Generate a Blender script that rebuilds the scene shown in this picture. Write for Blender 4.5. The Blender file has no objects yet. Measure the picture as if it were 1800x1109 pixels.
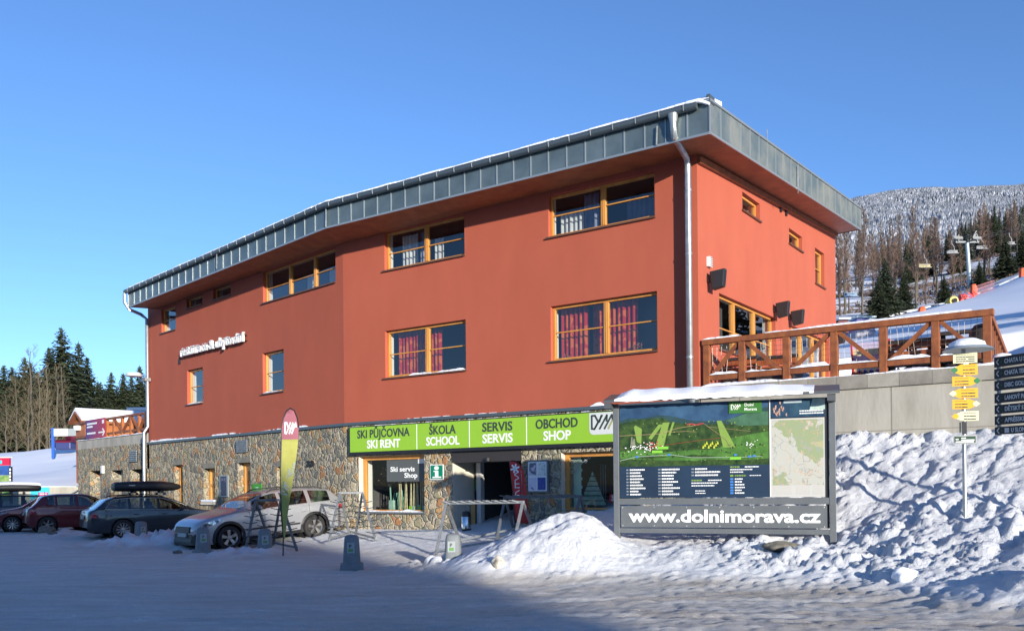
import bpy, bmesh, math, random
import numpy as np
from mathutils import Vector, Matrix
random.seed(7)
PI = math.pi
R = math.radians
S = bpy.context.scene
COL = S.collection

# ------------------------------------------------------------------ camera
HOR, FOC, ROLL, CZ = 852.0, 1560.0, 0.010, 1.7      # horizon row, focal length (px of an 1800 wide picture), roll, eye height
cam = bpy.data.objects.new('camera', bpy.data.cameras.new('camera'))
COL.objects.link(cam)
cam.location = (0, 0, CZ)
cam.rotation_euler = (Matrix.Rotation(PI/2, 3, 'X') @ Matrix.Rotation(-ROLL, 3, 'Z')).to_euler()
cam.data.sensor_width = 36
cam.data.lens = FOC/1800*36
cam.data.shift_y = (HOR-554.5)/1800
cam.data.clip_end = 6000
S.camera = cam

# ------------------------------------------------------------------ light
SUN_EL = 9.5
SUN_DIR = Vector((0.43, -0.903, 0)).normalized()     # horizontal direction towards the sun
sd = Vector((SUN_DIR.x*math.cos(R(SUN_EL)), SUN_DIR.y*math.cos(R(SUN_EL)), math.sin(R(SUN_EL))))
sun = bpy.data.objects.new('sun', bpy.data.lights.new('sun', 'SUN'))
COL.objects.link(sun)
sun.data.energy = 4.3
sun.data.angle = R(0.75)
sun.data.color = (1.0, 0.925, 0.81)
sun.rotation_euler = sd.to_track_quat('Z', 'Y').to_euler()
W = bpy.data.worlds.new('World')
S.world = W
W.use_nodes = True
wn = W.node_tree
bg = wn.nodes['Background']
sky = wn.nodes.new('ShaderNodeTexSky')
sky.sky_type = 'NISHITA'
sky.sun_disc = False
sky.sun_elevation = R(SUN_EL)
sky.sun_rotation = math.atan2(SUN_DIR.x, SUN_DIR.y)
sky.altitude = 1100
sky.air_density = 1.0
sky.dust_density = 0.25
sky.ozone_density = 4.0
tint = wn.nodes.new('ShaderNodeVectorMath'); tint.operation = 'MULTIPLY'; tint.inputs[1].default_value = (.95, .925, 1.02)     # white balance of the clear sky
wn.links.new(sky.outputs[0], tint.inputs[0]); wn.links.new(tint.outputs[0], bg.inputs[0])
bg.inputs[1].default_value = 0.15
S.view_settings.view_transform = 'Standard'
S.view_settings.look = 'None'
S.view_settings.gamma = 1
S.view_settings.exposure = 0.80
S.render.engine = 'CYCLES'

# ------------------------------------------------------------------ measuring helpers: a pixel of the photograph to a direction
cR, sR = math.cos(ROLL), math.sin(ROLL)
def ray(px, py):
    dx, dy = (px-900)/FOC, (py-HOR)/FOC
    return dx*cR-dy*sR, dx*sR+dy*cR
def at(px, py, Y):
    u, v = ray(px, py)
    return Vector((u*Y, Y, CZ-v*Y))
def onz(px, py, z):
    u, v = ray(px, py)
    Y = (CZ-z)/v
    return Vector((u*Y, Y, z))
class Fr:
    """vertical wall plane: o a ground point, r the direction that reads to the right, n the outward normal"""
    def __init__(s, ox, oy, rx, ry):
        l = math.hypot(rx, ry)
        s.o = Vector((ox, oy, 0)); s.r = Vector((rx/l, ry/l, 0)); s.n = Vector((ry/l, -rx/l, 0))
    def P(s, a, d, z):
        p = s.o+s.r*a+s.n*d
        return Vector((p.x, p.y, z))
    def on(s, px, py, d=0.0):
        u, v = ray(px, py)
        o = s.o+s.n*d
        a = (u*o.y-o.x)/(s.r.x-u*s.r.y)
        Y = o.y+a*s.r.y
        return a, CZ-v*Y
    def M(s, a, d, z):
        m = Matrix((( s.r.x, 0, s.n.x), (s.r.y, 0, s.n.y), (0, 1, 0))).to_4x4()
        m.translation = s.P(a, d, z)
        return m
F1 = Fr(4.388, 20.7, 2210, -1560)
FR = Fr(4.388, 20.7, 1560, 2210)
sb, _ = F1.on(604, 600)
B = F1.P(sb, 0, 0)
F2 = Fr(B.x, B.y, 1, -1)

# ------------------------------------------------------------------ materials
MATS = {}
def nd(nt, t, **kw):
    n = nt.nodes.new(t)
    for k, v in kw.items():
        if k in n.inputs: n.inputs[k].default_value = v
        else: setattr(n, k, v)
    return n
def M(name, col, rough=.6, metal=0., var=0., vs=4., bump=0., bs=30., spec=.5, col2=None, thr=None, coat=0., stretch=None, detail=6.):
    """principled with a noise that moves the colour between col and col2 (or darkens it) and a noise bump"""
    if name in MATS: return MATS[name]
    m = bpy.data.materials.new(name); m.use_nodes = True
    nt = m.node_tree; b = nt.nodes['Principled BSDF']
    c4 = (*col, 1)
    b.inputs['Base Color'].default_value = c4
    b.inputs['Roughness'].default_value = rough
    b.inputs['Metallic'].default_value = metal
    b.inputs['Specular IOR Level'].default_value = spec
    b.inputs['Coat Weight'].default_value = coat
    b.inputs['Coat Roughness'].default_value = .05
    L = nt.links.new
    src = None
    if var or bump or col2:
        tc = nd(nt, 'ShaderNodeTexCoord')
        mp = nd(nt, 'ShaderNodeMapping'); L(tc.outputs['Object'], mp.inputs[0])
        if stretch: mp.inputs['Scale'].default_value = stretch
        src = mp.outputs[0]
    if var or col2:
        n = nd(nt, 'ShaderNodeTexNoise', Scale=vs, Detail=detail, Roughness=.6); L(src, n.inputs['Vector'])
        r = nd(nt, 'ShaderNodeValToRGB'); L(n.outputs[0], r.inputs[0])
        lo, hi = thr or (.35, .65)
        r.color_ramp.elements[0].position = lo; r.color_ramp.elements[1].position = hi
        c2 = col2 or tuple(c*(1-var) for c in col)
        r.color_ramp.elements[0].color = (*c2, 1); r.color_ramp.elements[1].color = c4
        L(r.outputs[0], b.inputs['Base Color'])
    if bump:
        n2 = nd(nt, 'ShaderNodeTexNoise', Scale=bs, Detail=6., Roughness=.6); L(src, n2.inputs['Vector'])
        bp = nd(nt, 'ShaderNodeBump', Strength=bump, Distance=.02); L(n2.outputs[0], bp.inputs['Height'])
        L(bp.outputs[0], b.inputs['Normal'])
    MATS[name] = m
    return m
def glass(name, tint=(.85, .88, .88), refl=.10):
    m = bpy.data.materials.new(name); m.use_nodes = True; nt = m.node_tree
    for n in list(nt.nodes): nt.nodes.remove(n)
    o = nd(nt, 'ShaderNodeOutputMaterial'); mx = nd(nt, 'ShaderNodeMixShader'); lw = nd(nt, 'ShaderNodeLayerWeight', Blend=.5); pw = nd(nt, 'ShaderNodeMath', operation='POWER'); pw.inputs[1].default_value = 3.5; fr = nd(nt, 'ShaderNodeMath', operation='MULTIPLY_ADD'); fr.inputs[1].default_value = .8; fr.inputs[2].default_value = refl
    tr = nd(nt, 'ShaderNodeBsdfTransparent', Color=(*tint, 1)); gl = nd(nt, 'ShaderNodeBsdfGlossy', Roughness=.0)
    gl.inputs['Color'].default_value = (1, 1, 1, 1)
    L = nt.links.new
    L(lw.outputs['Facing'], pw.inputs[0]); L(pw.outputs[0], fr.inputs[0]); L(fr.outputs[0], mx.inputs[0]); L(tr.outputs[0], mx.inputs[1]); L(gl.outputs[0], mx.inputs[2]); L(mx.outputs[0], o.inputs[0])
    MATS[name] = m
    return m
def stone_mat():
    m = bpy.data.materials.new('fieldstone_masonry'); m.use_nodes = True; nt = m.node_tree; L = nt.links.new
    b = nt.nodes['Principled BSDF']; b.inputs['Roughness'].default_value = .85
    tc = nd(nt, 'ShaderNodeTexCoord')
    nz = nd(nt, 'ShaderNodeTexNoise', Scale=3.5, Detail=4.); L(tc.outputs['Object'], nz.inputs['Vector'])
    sc = nd(nt, 'ShaderNodeVectorMath', operation='SCALE'); sc.inputs['Scale'].default_value = .30
    L(nz.outputs['Color'], sc.inputs[0])
    ad = nd(nt, 'ShaderNodeVectorMath', operation='ADD'); L(tc.outputs['Object'], ad.inputs[0]); L(sc.outputs[0], ad.inputs[1])
    v1 = nd(nt, 'ShaderNodeTexVoronoi', Scale=4.8, Randomness=1.); L(ad.outputs[0], v1.inputs['Vector'])
    v2 = nd(nt, 'ShaderNodeTexVoronoi', feature='DISTANCE_TO_EDGE', Scale=4.8, Randomness=1.); L(ad.outputs[0], v2.inputs['Vector'])
    sp = nd(nt, 'ShaderNodeSeparateColor'); L(v1.outputs['Color'], sp.inputs[0])
    cr = nd(nt, 'ShaderNodeValToRGB'); cr.color_ramp.interpolation = 'CONSTANT'; L(sp.outputs[0], cr.inputs[0])
    cols = [(.25, .22, .165), (.36, .31, .215), (.165, .155, .13), (.27, .245, .155), (.40, .345, .24), (.36, .175, .075), (.175, .18, .14), (.33, .23, .12), (.28, .255, .205), (.42, .26, .12)]
    pos = [0, .14, .26, .38, .5, .6, .66, .78, .86, .95]
    e = cr.color_ramp.elements
    e[0].color = (*cols[0], 1); e[1].position = pos[1]; e[1].color = (*cols[1], 1)
    for p, c in zip(pos[2:], cols[2:]):
        x = e.new(p); x.color = (*c, 1)
    n2 = nd(nt, 'ShaderNodeTexNoise', Scale=22., Detail=8., Roughness=.7); L(tc.outputs['Object'], n2.inputs['Vector'])
    r2 = nd(nt, 'ShaderNodeMapRange'); r2.inputs['From Min'].default_value = .3; r2.inputs['From Max'].default_value = .7
    r2.inputs['To Min'].default_value = .55; r2.inputs['To Max'].default_value = 1.5; L(n2.outputs[0], r2.inputs[0])
    mu = nd(nt, 'ShaderNodeVectorMath', operation='SCALE'); L(cr.outputs[0], mu.inputs[0]); L(r2.outputs[0], mu.inputs['Scale'])
    er = nd(nt, 'ShaderNodeMapRange'); er.inputs['From Min'].default_value = .04; er.inputs['From Max'].default_value = .085; L(v2.outputs['Distance'], er.inputs[0])
    mx = nd(nt, 'ShaderNodeMix', data_type='RGBA'); L(er.outputs[0], mx.inputs['Factor'])
    mx.inputs[6].default_value = (.52, .46, .33, 1); L(mu.outputs[0], mx.inputs[7]); L(mx.outputs[2], b.inputs['Base Color'])
    hr = nd(nt, 'ShaderNodeMapRange'); hr.inputs['From Max'].default_value = .16; L(v2.outputs['Distance'], hr.inputs[0])
    ha = nd(nt, 'ShaderNodeMath', operation='MULTIPLY_ADD'); L(n2.outputs[0], ha.inputs[0]); ha.inputs[1].default_value = .5; L(hr.outputs[0], ha.inputs[2])
    bp = nd(nt, 'ShaderNodeBump', Strength=1., Distance=.06); L(ha.outputs[0], bp.inputs['Height']); L(bp.outputs[0], b.inputs['Normal'])
    MATS['stone'] = m
    return m
m_stone = stone_mat()
m_red = M('red_plaster', (.42, .098, .052), .9, var=.06, vs=1.3, bump=.25, bs=160, col2=(.365, .080, .043), thr=(.25, .75), stretch=(1, 1, .35))
m_zinc = M('zinc_sheet', (.20, .25, .255), .42, .55, col2=(.10, .14, .15), vs=1.1, bump=.05, bs=3, thr=(.3, .7))
m_zincw = M('weathered_zinc_sheet', (.26, .27, .235), .5, .4, col2=(.13, .17, .18), vs=.9, thr=(.4, .6))
m_seam = M('zinc_seam', (.36, .39, .39), .4, .6)
m_gutter = M('gutter_metal', (.13, .16, .17), .4, .6)
m_pipe = M('galvanised_pipe', (.5, .52, .52), .35, .75, var=.25, vs=6)
m_soffit = M('soffit_planks', (.34, .115, .04), .6, col2=(.22, .07, .028), vs=2.5, stretch=(1, 1, 1), bump=.1)
m_wood = M('orange_window_wood', (.60, .29, .065), .45, col2=(.48, .20, .04), vs=5, stretch=(1, 1, .15))
m_brown = M('brown_stained_timber', (.30, .095, .028), .6, col2=(.18, .055, .02), vs=6, bump=.2, bs=40)
m_brownd = M('dark_timber', (.035, .025, .02), .6, var=.4, vs=8)
m_snow = M('snow_cover', (.86, .88, .92), .75, bump=.5, bs=25, spec=.3)
m_dark = M('dark_metal', (.03, .033, .036), .45, .3)
m_black = M('black_plastic', (.015, .015, .017), .5)
m_white = M('white_paint', (.75, .75, .73), .5)
m_cream = M('cream_plaster', (.62, .58, .47), .9, var=.12, vs=3)
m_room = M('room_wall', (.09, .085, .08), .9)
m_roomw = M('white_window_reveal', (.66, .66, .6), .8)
m_rubber = M('tyre_rubber', (.018, .018, .019), .8, bump=.3, bs=60)
m_glass = glass('window_glass')
m_shopglass = glass('shop_glass', (.85, .88, .88), .02)
m_carglass = glass('car_glass', (.50, .55, .53), .10)
m_grey = M('grey_coated_steel', (.135, .15, .16), .5, .2, var=.15, vs=3)
m_galv = M('galvanised_steel', (.36, .38, .38), .5, .6, var=.3, vs=8)
m_green = M('sign_green', (.27, .50, .03), .4)
m_text_d = M('dark_lettering', (.04, .055, .045), .5)
m_text_w = M('white_lettering', (.85, .87, .85), .5)

# ------------------------------------------------------------------ mesh helpers
ORG = {}
def props(o, label=None, cat=None, group=None, kind=None):
    for k, v in (('label', label), ('category', cat), ('group', group), ('kind', kind)):
        if v: o[k] = v
    return o
def thing(name, label, cat, loc=(0, 0, 0), group=None, rz=0):
    o = bpy.data.objects.new(name, None); COL.objects.link(o)
    o.empty_display_size = .3
    o.location = loc; o.rotation_euler = (0, 0, rz)
    ORG[o] = Matrix.Translation(loc) @ Matrix.Rotation(rz, 4, 'Z')
    return props(o, label, cat, group)
class MB:
    def __init__(s): s.bm = bmesh.new(); s.mi = 0; s.T = Matrix.Identity(4)
    def v(s, p): return s.bm.verts.new(s.T @ Vector(p))
    def face(s, vs):
        try:
            f = s.bm.faces.new(vs); f.material_index = s.mi; return f
        except ValueError: return None
    def poly(s, pts): return s.face([s.v(p) for p in pts])
    def hexa(s, c):
        v = [s.v(p) for p in c]
        for q in ((0, 3, 2, 1), (4, 5, 6, 7), (0, 1, 5, 4), (1, 2, 6, 5), (2, 3, 7, 6), (3, 0, 4, 7)): s.face([v[i] for i in q])
    def fb(s, f, a0, a1, d0, d1, z0, z1):
        s.hexa([f.P(a0, d0, z0), f.P(a1, d0, z0), f.P(a1, d1, z0), f.P(a0, d1, z0), f.P(a0, d0, z1), f.P(a1, d0, z1), f.P(a1, d1, z1), f.P(a0, d1, z1)])
    def box(s, x0, x1, y0, y1, z0, z1):
        s.hexa([(x0, y0, z0), (x1, y0, z0), (x1, y1, z0), (x0, y1, z0), (x0, y0, z1), (x1, y0, z1), (x1, y1, z1), (x0, y1, z1)])
    def beam(s, p, q, w, h, up=(0, 0, 1)):
        p, q = Vector(p), Vector(q); d = (q-p).normalized(); u = Vector(up)
        a = d.cross(u)
        if a.length < 1e-4: a = d.cross(Vector((1, 0, 0)))
        a.normalize(); b = a.cross(d); a *= w/2; b *= h/2
        s.hexa([p-a-b, p+a-b, p+a+b, p-a+b, q-a-b, q+a-b, q+a+b, q-a+b])
    def tube(s, pts, r, n=10, cap=True):
        pts = [Vector(p) for p in pts]
        rs = r if isinstance(r, (list, tuple)) else [r]*len(pts)
        rings = []; pa = None
        for i, p in enumerate(pts):
            d = (pts[min(i+1, len(pts)-1)]-pts[max(i-1, 0)]).normalized()
            if pa is None: pa = d.orthogonal().normalized()
            a = (pa-d*pa.dot(d)).normalized(); pa = a; b = d.cross(a)
            rings.append([s.v(p+(a*math.cos(t)+b*math.sin(t))*rs[i]) for t in [2*PI*k/n for k in range(n)]])
        for A, Bq in zip(rings, rings[1:]):
            for k in range(n): s.face([A[k], A[(k+1) % n], Bq[(k+1) % n], Bq[k]])
        if cap: s.face(rings[0][::-1]); s.face(rings[-1])
    def lathe(s, prof, c, ax='Z', n=24, cap=True):
        """prof: list of (r, h) along the axis through c"""
        c = Vector(c)
        def pt(r, h, t):
            x, y = r*math.cos(t), r*math.sin(t)
            return c+(Vector((x, y, h)) if ax == 'Z' else Vector((x, h, y)) if ax == 'Y' else Vector((h, x, y)))
        rings = [[s.v(pt(r, h, 2*PI*k/n)) for k in range(n)] for r, h in prof]
        for A, Bq in zip(rings, rings[1:]):
            for k in range(n): s.face([A[k], A[(k+1) % n], Bq[(k+1) % n], Bq[k]])
        if cap and prof[0][0] > 1e-4: s.face(rings[0][::-1])
        if cap and prof[-1][0] > 1e-4: s.face(rings[-1])
    def prism(s, pts, off):
        """closed outline pts (3d) thickened by the vector off"""
        off = Vector(off); A = [s.v(p) for p in pts]; Bq = [s.v(Vector(p)+off) for p in pts]
        s.face(A[::-1]); s.face(Bq); n = len(A)
        for k in range(n): s.face([A[k], A[(k+1) % n], Bq[(k+1) % n], Bq[k]])
    def fprism(s, f, pts, d0, d1): s.prism([f.P(a, d0, z) for a, z in pts], f.n*(d1-d0))
    def text(s, txt, m, size=.3, width=None, bold=.0, ext=.004, align='CENTER', height=None):
        cu = bpy.data.curves.new('t', 'FONT'); cu.body = txt; cu.size = size; cu.extrude = ext; cu.offset = bold*size
        cu.align_x = align; cu.align_y = 'BOTTOM_BASELINE'; cu.resolution_u = 3
        ob = bpy.data.objects.new('t', cu); COL.objects.link(ob)
        dg = bpy.context.evaluated_depsgraph_get(); dg.update()
        me = bpy.data.meshes.new_from_object(ob.evaluated_get(dg))
        if len(me.vertices):
            xs = [v.co.x for v in me.vertices]; w = max(xs)-min(xs)
            kx = width/w if width else 1
            base = len(s.bm.verts)
            vs = [s.v(m @ Vector((v.co.x*kx, v.co.y, v.co.z+ext))) for v in me.vertices]
            for p in me.polygons: s.face([vs[i] for i in p.vertices])
        bpy.data.objects.remove(ob); bpy.data.curves.remove(cu); bpy.data.meshes.remove(me)
    def build(s, name, mat, parent=None, label=None, cat=None, group=None, kind=None, smooth=False, org=None, fix=True, bevel=0):
        bm = s.bm
        if parent is not None:
            p = parent
            while p not in ORG: p = p.parent
            mt = ORG[p]
        else:
            if org is None and kind is None:
                cs = [v.co for v in bm.verts]
                org = ((min(c.x for c in cs)+max(c.x for c in cs))/2, (min(c.y for c in cs)+max(c.y for c in cs))/2, min(c.z for c in cs))
            mt = Matrix.Translation(org or (0, 0, 0))
        bm.transform(mt.inverted())
        if fix: bmesh.ops.recalc_face_normals(bm, faces=bm.faces)
        me = bpy.data.meshes.new(name); bm.to_mesh(me); bm.free()
        for m_ in (mat if isinstance(mat, (list, tuple)) else [mat]): me.materials.append(m_)
        if smooth:
            for p_ in me.polygons: p_.use_smooth = True
            if smooth != 'all':
                try: me.set_sharp_from_angle(angle=R(smooth if smooth is not True else 40))
                except Exception: pass
        o = bpy.data.objects.new(name, me); COL.objects.link(o)
        if parent is not None: o.parent = parent
        else: o.location = mt.translation; ORG[o] = mt
        if bevel:
            b = o.modifiers.new('bevel', 'BEVEL'); b.width = bevel; b.segments = 2; b.limit_method = 'ANGLE'; b.angle_limit = R(40)
        return props(o, label, cat, group, kind)
KIDS = {}
def copy_tree(o, parent=None):
    c = o.copy(); COL.objects.link(c); c.parent = parent
    for ch in list(o.children): copy_tree(ch, c)
    return c
def place(o, loc, rz=None, label=None, group=None, scale=None):
    o.location = loc
    if rz is not None: o.rotation_euler = (0, 0, rz)
    if scale: o.scale = (scale,)*3 if not isinstance(scale, tuple) else scale
    if label: o['label'] = label
    if group: o['group'] = group
    return o

# ------------------------------------------------------------------ terrain
rng = np.random.default_rng(3)
TAB = rng.random((256, 256)); TJX = rng.random((256, 256)); TJY = rng.random((256, 256)); THT = rng.random((256, 256))
def vn(x, y, f, o=0):
    x = x*f+o*17.3; y = y*f+o*9.1
    xi = np.floor(x).astype(int); yi = np.floor(y).astype(int); fx = x-xi; fy = y-yi
    fx = fx*fx*(3-2*fx); fy = fy*fy*(3-2*fy)
    a = TAB[xi % 256, yi % 256]; b = TAB[(xi+1) % 256, yi % 256]; c = TAB[xi % 256, (yi+1) % 256]; d = TAB[(xi+1) % 256, (yi+1) % 256]
    return (a*(1-fx)+b*fx)*(1-fy)+(c*(1-fx)+d*fx)*fy-.5
def clods(x, y, f, o=0):
    """irregular lumps: height of the nearest jittered hemisphere"""
    x = x*f+o*31.7; y = y*f+o*11.3
    xi = np.floor(x).astype(int); yi = np.floor(y).astype(int); out = np.zeros_like(x)
    for i in (-1, 0, 1):
        for j in (-1, 0, 1):
            cx = (xi+i) % 256; cy = (yi+j) % 256
            px_ = xi+i+TJX[cx, cy]; py_ = yi+j+TJY[cx, cy]; rr = .35+.55*THT[cx, cy]
            q = 1-((x-px_)**2+(y-py_)**2)/rr**2
            out = np.maximum(out, np.sqrt(np.maximum(q, 0))*rr*THT[cy, cx])
    return out
class TPS:
    def __init__(s, pts, lam=.02):
        s.p = np.array([(q[0], q[1]) for q in pts], float); z = np.array([q[2] for q in pts], float); n = len(pts)
        s.sc = 10.0; P_ = s.p/s.sc
        K = s.k(np.linalg.norm(P_[:, None]-P_[None], axis=2))+lam*np.eye(n)
        Q = np.hstack([np.ones((n, 1)), P_]); A = np.zeros((n+3, n+3)); A[:n, :n] = K; A[:n, n:] = Q; A[n:, :n] = Q.T
        w = np.linalg.solve(A, np.concatenate([z, np.zeros(3)])); s.w = w[:n]; s.a = w[n:]; s.P_ = P_
    @staticmethod
    def k(r): return np.where(r > 1e-9, r*r*np.log(np.maximum(r, 1e-9)), 0)
    def __call__(s, x, y):
        x = np.asarray(x, float)/s.sc; y = np.asarray(y, float)/s.sc
        out = s.a[0]+s.a[1]*x+s.a[2]*y
        for (px_, py_), w in zip(s.P_, s.w): out = out+w*s.k(np.hypot(x-px_, y-py_))
        return out
def sst(x, a, b):
    t = np.clip((x-a)/(b-a), 0, 1); return t*t*(3-2*t)
def g3(px, py, Y): p = at(px, py, Y); return (p.x, p.y, p.z)
GP = [(-25, 4, 0), (-10, 6, 0), (0, 2, 0), (0, 8, 0), (6, 3, 0), (-25, 20, 0), (-14, 15, 0), (-7, 18, 0), (-3, 12, 0), (-4.4, 18.7, -.02), (-1.3, 18.8, 0),
      (-15, 27, 0), (-13, 30, 0), (-18.5, 35, 0), (-20, 36, 0), (-25, 40, 0), (-25, 48, 0.1), (-18, 43, .1), (-21, 38, 0), (-19, 37.5, 0), (-23, 42, 0), (-16, 40, .05), (-12, 33.5, .1), (-8, 25, 0), (-5.7, 26.2, .19), (-9, 30.5, .2),
      (-.8, 24.6, .53), (0.5, 23.7, .55), (-2.4, 25.7, .46), (-4.6, 27.2, .42), (-2.2, 21.5, .15), (-6, 21.5, .0), (-.5, 21.3, .36), (.8, 20.5, .5),
      (-1.6, 17, .0), (-.6, 17.4, .45), (.35, 17.2, .92), (1.0, 17.1, 1.02), (1.5, 17.0, 1.17), (1.75, 16.9, 1.08), (2.0, 16.75, .52), (.9, 16.6, .8), (0.2, 16.5, .45), (1.0, 18.5, .6), (1.2, 19.4, .75), (0, 18.6, .35),
      (-.6, 16.1, .02), (.5, 16.2, .1), (1.5, 15.9, .13), (2.6, 15.3, .1), (3.8, 14.4, .06), (4.8, 13.4, .03), (5.6, 12.2, .0), (6.5, 11.0, .0), (8, 9.5, 0), (1, 14.6, 0), (3, 13.5, 0), (4, 12, 0), (2, 12, 0), (5, 10, 0), (10, 7, 0),
      (2.04, 17.2, .47), (3.2, 16.7, .52), (4.4, 16.3, .53), (5.74, 15.86, .55), (3, 16, .42), (4.4, 15.4, .42), (5.4, 14.5, .3), (6.2, 13.2, .25), (7, 12.2, .3), (8.5, 11.3, .5),
      (2.5, 19, .75), (4, 18.3, .8), (2.6, 21.6, 1.0), (1.9, 21.9, 1.02), (4.2, 20.6, 1.3), (5.2, 19.9, 1.7),
      (6.97, 18.8, 2.55), (8.2, 18.0, 2.57), (9.3, 17.2, 2.6), (11, 16, 2.6), (6.2, 17.0, 1.35), (7.2, 16.3, 1.35), (8.0, 15.2, 1.3), (8.6, 14.0, 1.0), (9.6, 14.3, 1.55), (11, 13, 1.4), (9.2, 12.8, .75), (12, 11, 1.0), (7.3, 14.6, .8), (6.3, 15.2, .66), (6.5, 11.5, .40), (7.3, 11.0, .62), (6.0, 12.7, .16), (5.2, 11.9, .0), (7.9, 10.2, .5), (15, 12, 2.), (16, 8, 1.)]
gtps = TPS(GP, .004)
def gbase(x, y):
    z = gtps(x, y)
    w = sst(x, -60, -26)*(1-sst(x, 14, 30))*sst(y, -8, 3)*(1-sst(y, 44, 60))
    z = np.clip(z, -.06, 2.9)*w
    return z-.02*(1-w)
def bankmask(x, y, z):
    m = sst(z, .06, .3)*(1-sst(y-(20.7-(x-4.388)*.706), 0.2, .6)*(x > -60))
    m = m*sst(x, -2.2, -.6)
    front = sst(y+.45*x, 12.5, 16)
    return m*np.where(x < 1.9, 1-sst(y, 20.2, 21.2), 1)
def gz(x, y): return float(gbase(np.array([x], float), np.array([y], float))[0])
def gfull(x, y):
    z = gbase(x, y); m = bankmask(x, y, z)
    pile = np.exp(-(((x-1.0)/1.1)**2+((y-17.0)/1.2)**2))
    rough = m*(1-.55*pile)*(.48+.65*sst(vn(x, y, .42, 30)+.3*vn(x, y, 1.1, 31), -.2, .22))
    # wind and shovel streaks, clods
    st = vn((x+y)*.45, (y-x)*1.5, 2.6, 1)
    z = z+rough*(.10*vn(x, y, 1.1, 2)+.11*st+.19*np.abs(vn(x+y*.4, y, 2.3, 3))+.15*np.abs(vn(x, y, 5.2, 4))+.12*np.abs(vn(x, y, 10.5, 5))+.05*vn(x, y, 20, 6)-.05)
    z = z+rough*(.0*clods(x, y, 1.7, 1)/1.7+.40*clods(x, y, 3.8, 2)/3.8*sst(vn(x, y, .9, 5), -.05, .2)+.5*clods(x, y, 8.5, 3)/8.5)
    z = z+m*pile*(.20*vn(x, y, 1.6, 6)+.22*np.abs(vn(x+.5*y, y, 2.1, 17))+.14*np.abs(vn(x, y, 5.5, 7))+.07*np.abs(vn(x, y, 11, 27))+.03*vn(x, y, 19, 8)-.05)
    # shovelled crumbs along the kerb side and round the bollards
    for cx, cy, rr, hh in ((-1.5, 18.7, 1.0, .16), (-7.0, 21.2, .9, .2), (-10.6, 26.3, 1.8, .35), (-6.1, 21.9, .6, .12), (-15.5, 31.5, 1.6, .15), (-17.2, 34.2, .8, .12), (-11.9, 28.4, .8, .18)):
        q = np.exp(-(((x-cx)/rr)**2+((y-cy)/rr/.8)**2))
        z = z+q*hh*(.55+1.6*clods(x, y, 5, 5)+.8*vn(x, y, 7, 9))
    edge = np.exp(-((z-.1)/.1)**2)*sst(x, -2, 0)*sst(y, 8, 10)*(1-sst(y, 17, 18))
    z = z+edge*.55*clods(x, y, 7, 6)/7
    near = sst(y, 1, 4)*(1-sst(y, 40, 50))
    # packed road: shallow ruts that run along the street
    u = (x*.98-y*.2); w_ = (x*.2+y*.98)
    for q0, amp in ((8.6, .9), (10.15, 1.), (11.6, .8), (13.1, .9), (15.6, .6), (17.1, .6)):      # wheel ruts along the street
        c_ = q0+.25*np.sin(u*.16+q0)+.3*vn(u, w_*0, .12, 40)
        z = z-near*(1-m)*amp*.022*np.exp(-((w_-c_)/.13)**2)*(.6+.8*(vn(x, y, 3, 41)+.5))+near*(1-m)*amp*.012*np.exp(-((np.abs(w_-c_)-.22)/.06)**2)
    z = z+near*(1-m)*(.012*vn(u*.2, w_, 1.6, 10)+.016*vn(u*.6, w_, 5, 11)+.022*vn(x, y, 9, 12)+.012*clods(x, y, 6, 14))
    return z
def axis(segs):
    out = [segs[0][0]]
    for a, b, st in segs:
        n = max(1, int(round((b-a)/st))); out += [a+(b-a)*k/n for k in range(1, n+1)]
    return np.array(out)
def grid_mesh(name, xs, ys, zf, mat, kind='structure', smooth=True):
    X, Y = np.meshgrid(xs, ys); Z = zf(X, Y)
    co = np.stack([X, Y, Z], -1).reshape(-1, 3); nx, ny = len(xs), len(ys)
    i = np.arange(nx*ny).reshape(ny, nx)
    f = np.stack([i[:-1, :-1], i[:-1, 1:], i[1:, 1:], i[1:, :-1]], -1).reshape(-1, 4)
    return np_mesh(name, co, f, mat, kind, smooth)
def np_mesh(name, co, f, mat, kind=None, smooth=False, parent=None):
    me = bpy.data.meshes.new(name); k = f.shape[1]
    me.vertices.add(len(co)); me.vertices.foreach_set('co', co.astype(np.float32).ravel())
    me.loops.add(f.size); me.loops.foreach_set('vertex_index', f.astype(np.int32).ravel())
    me.polygons.add(len(f)); me.polygons.foreach_set('loop_start', (np.arange(len(f))*k).astype(np.int32)); me.polygons.foreach_set('loop_total', np.full(len(f), k, np.int32))
    if smooth: me.polygons.foreach_set('use_smooth', np.ones(len(f), bool))
    me.update(); me.validate(); me.materials.append(mat)
    o = bpy.data.objects.new(name, me); COL.objects.link(o)
    if kind: o['kind'] = kind
    return o
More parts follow.
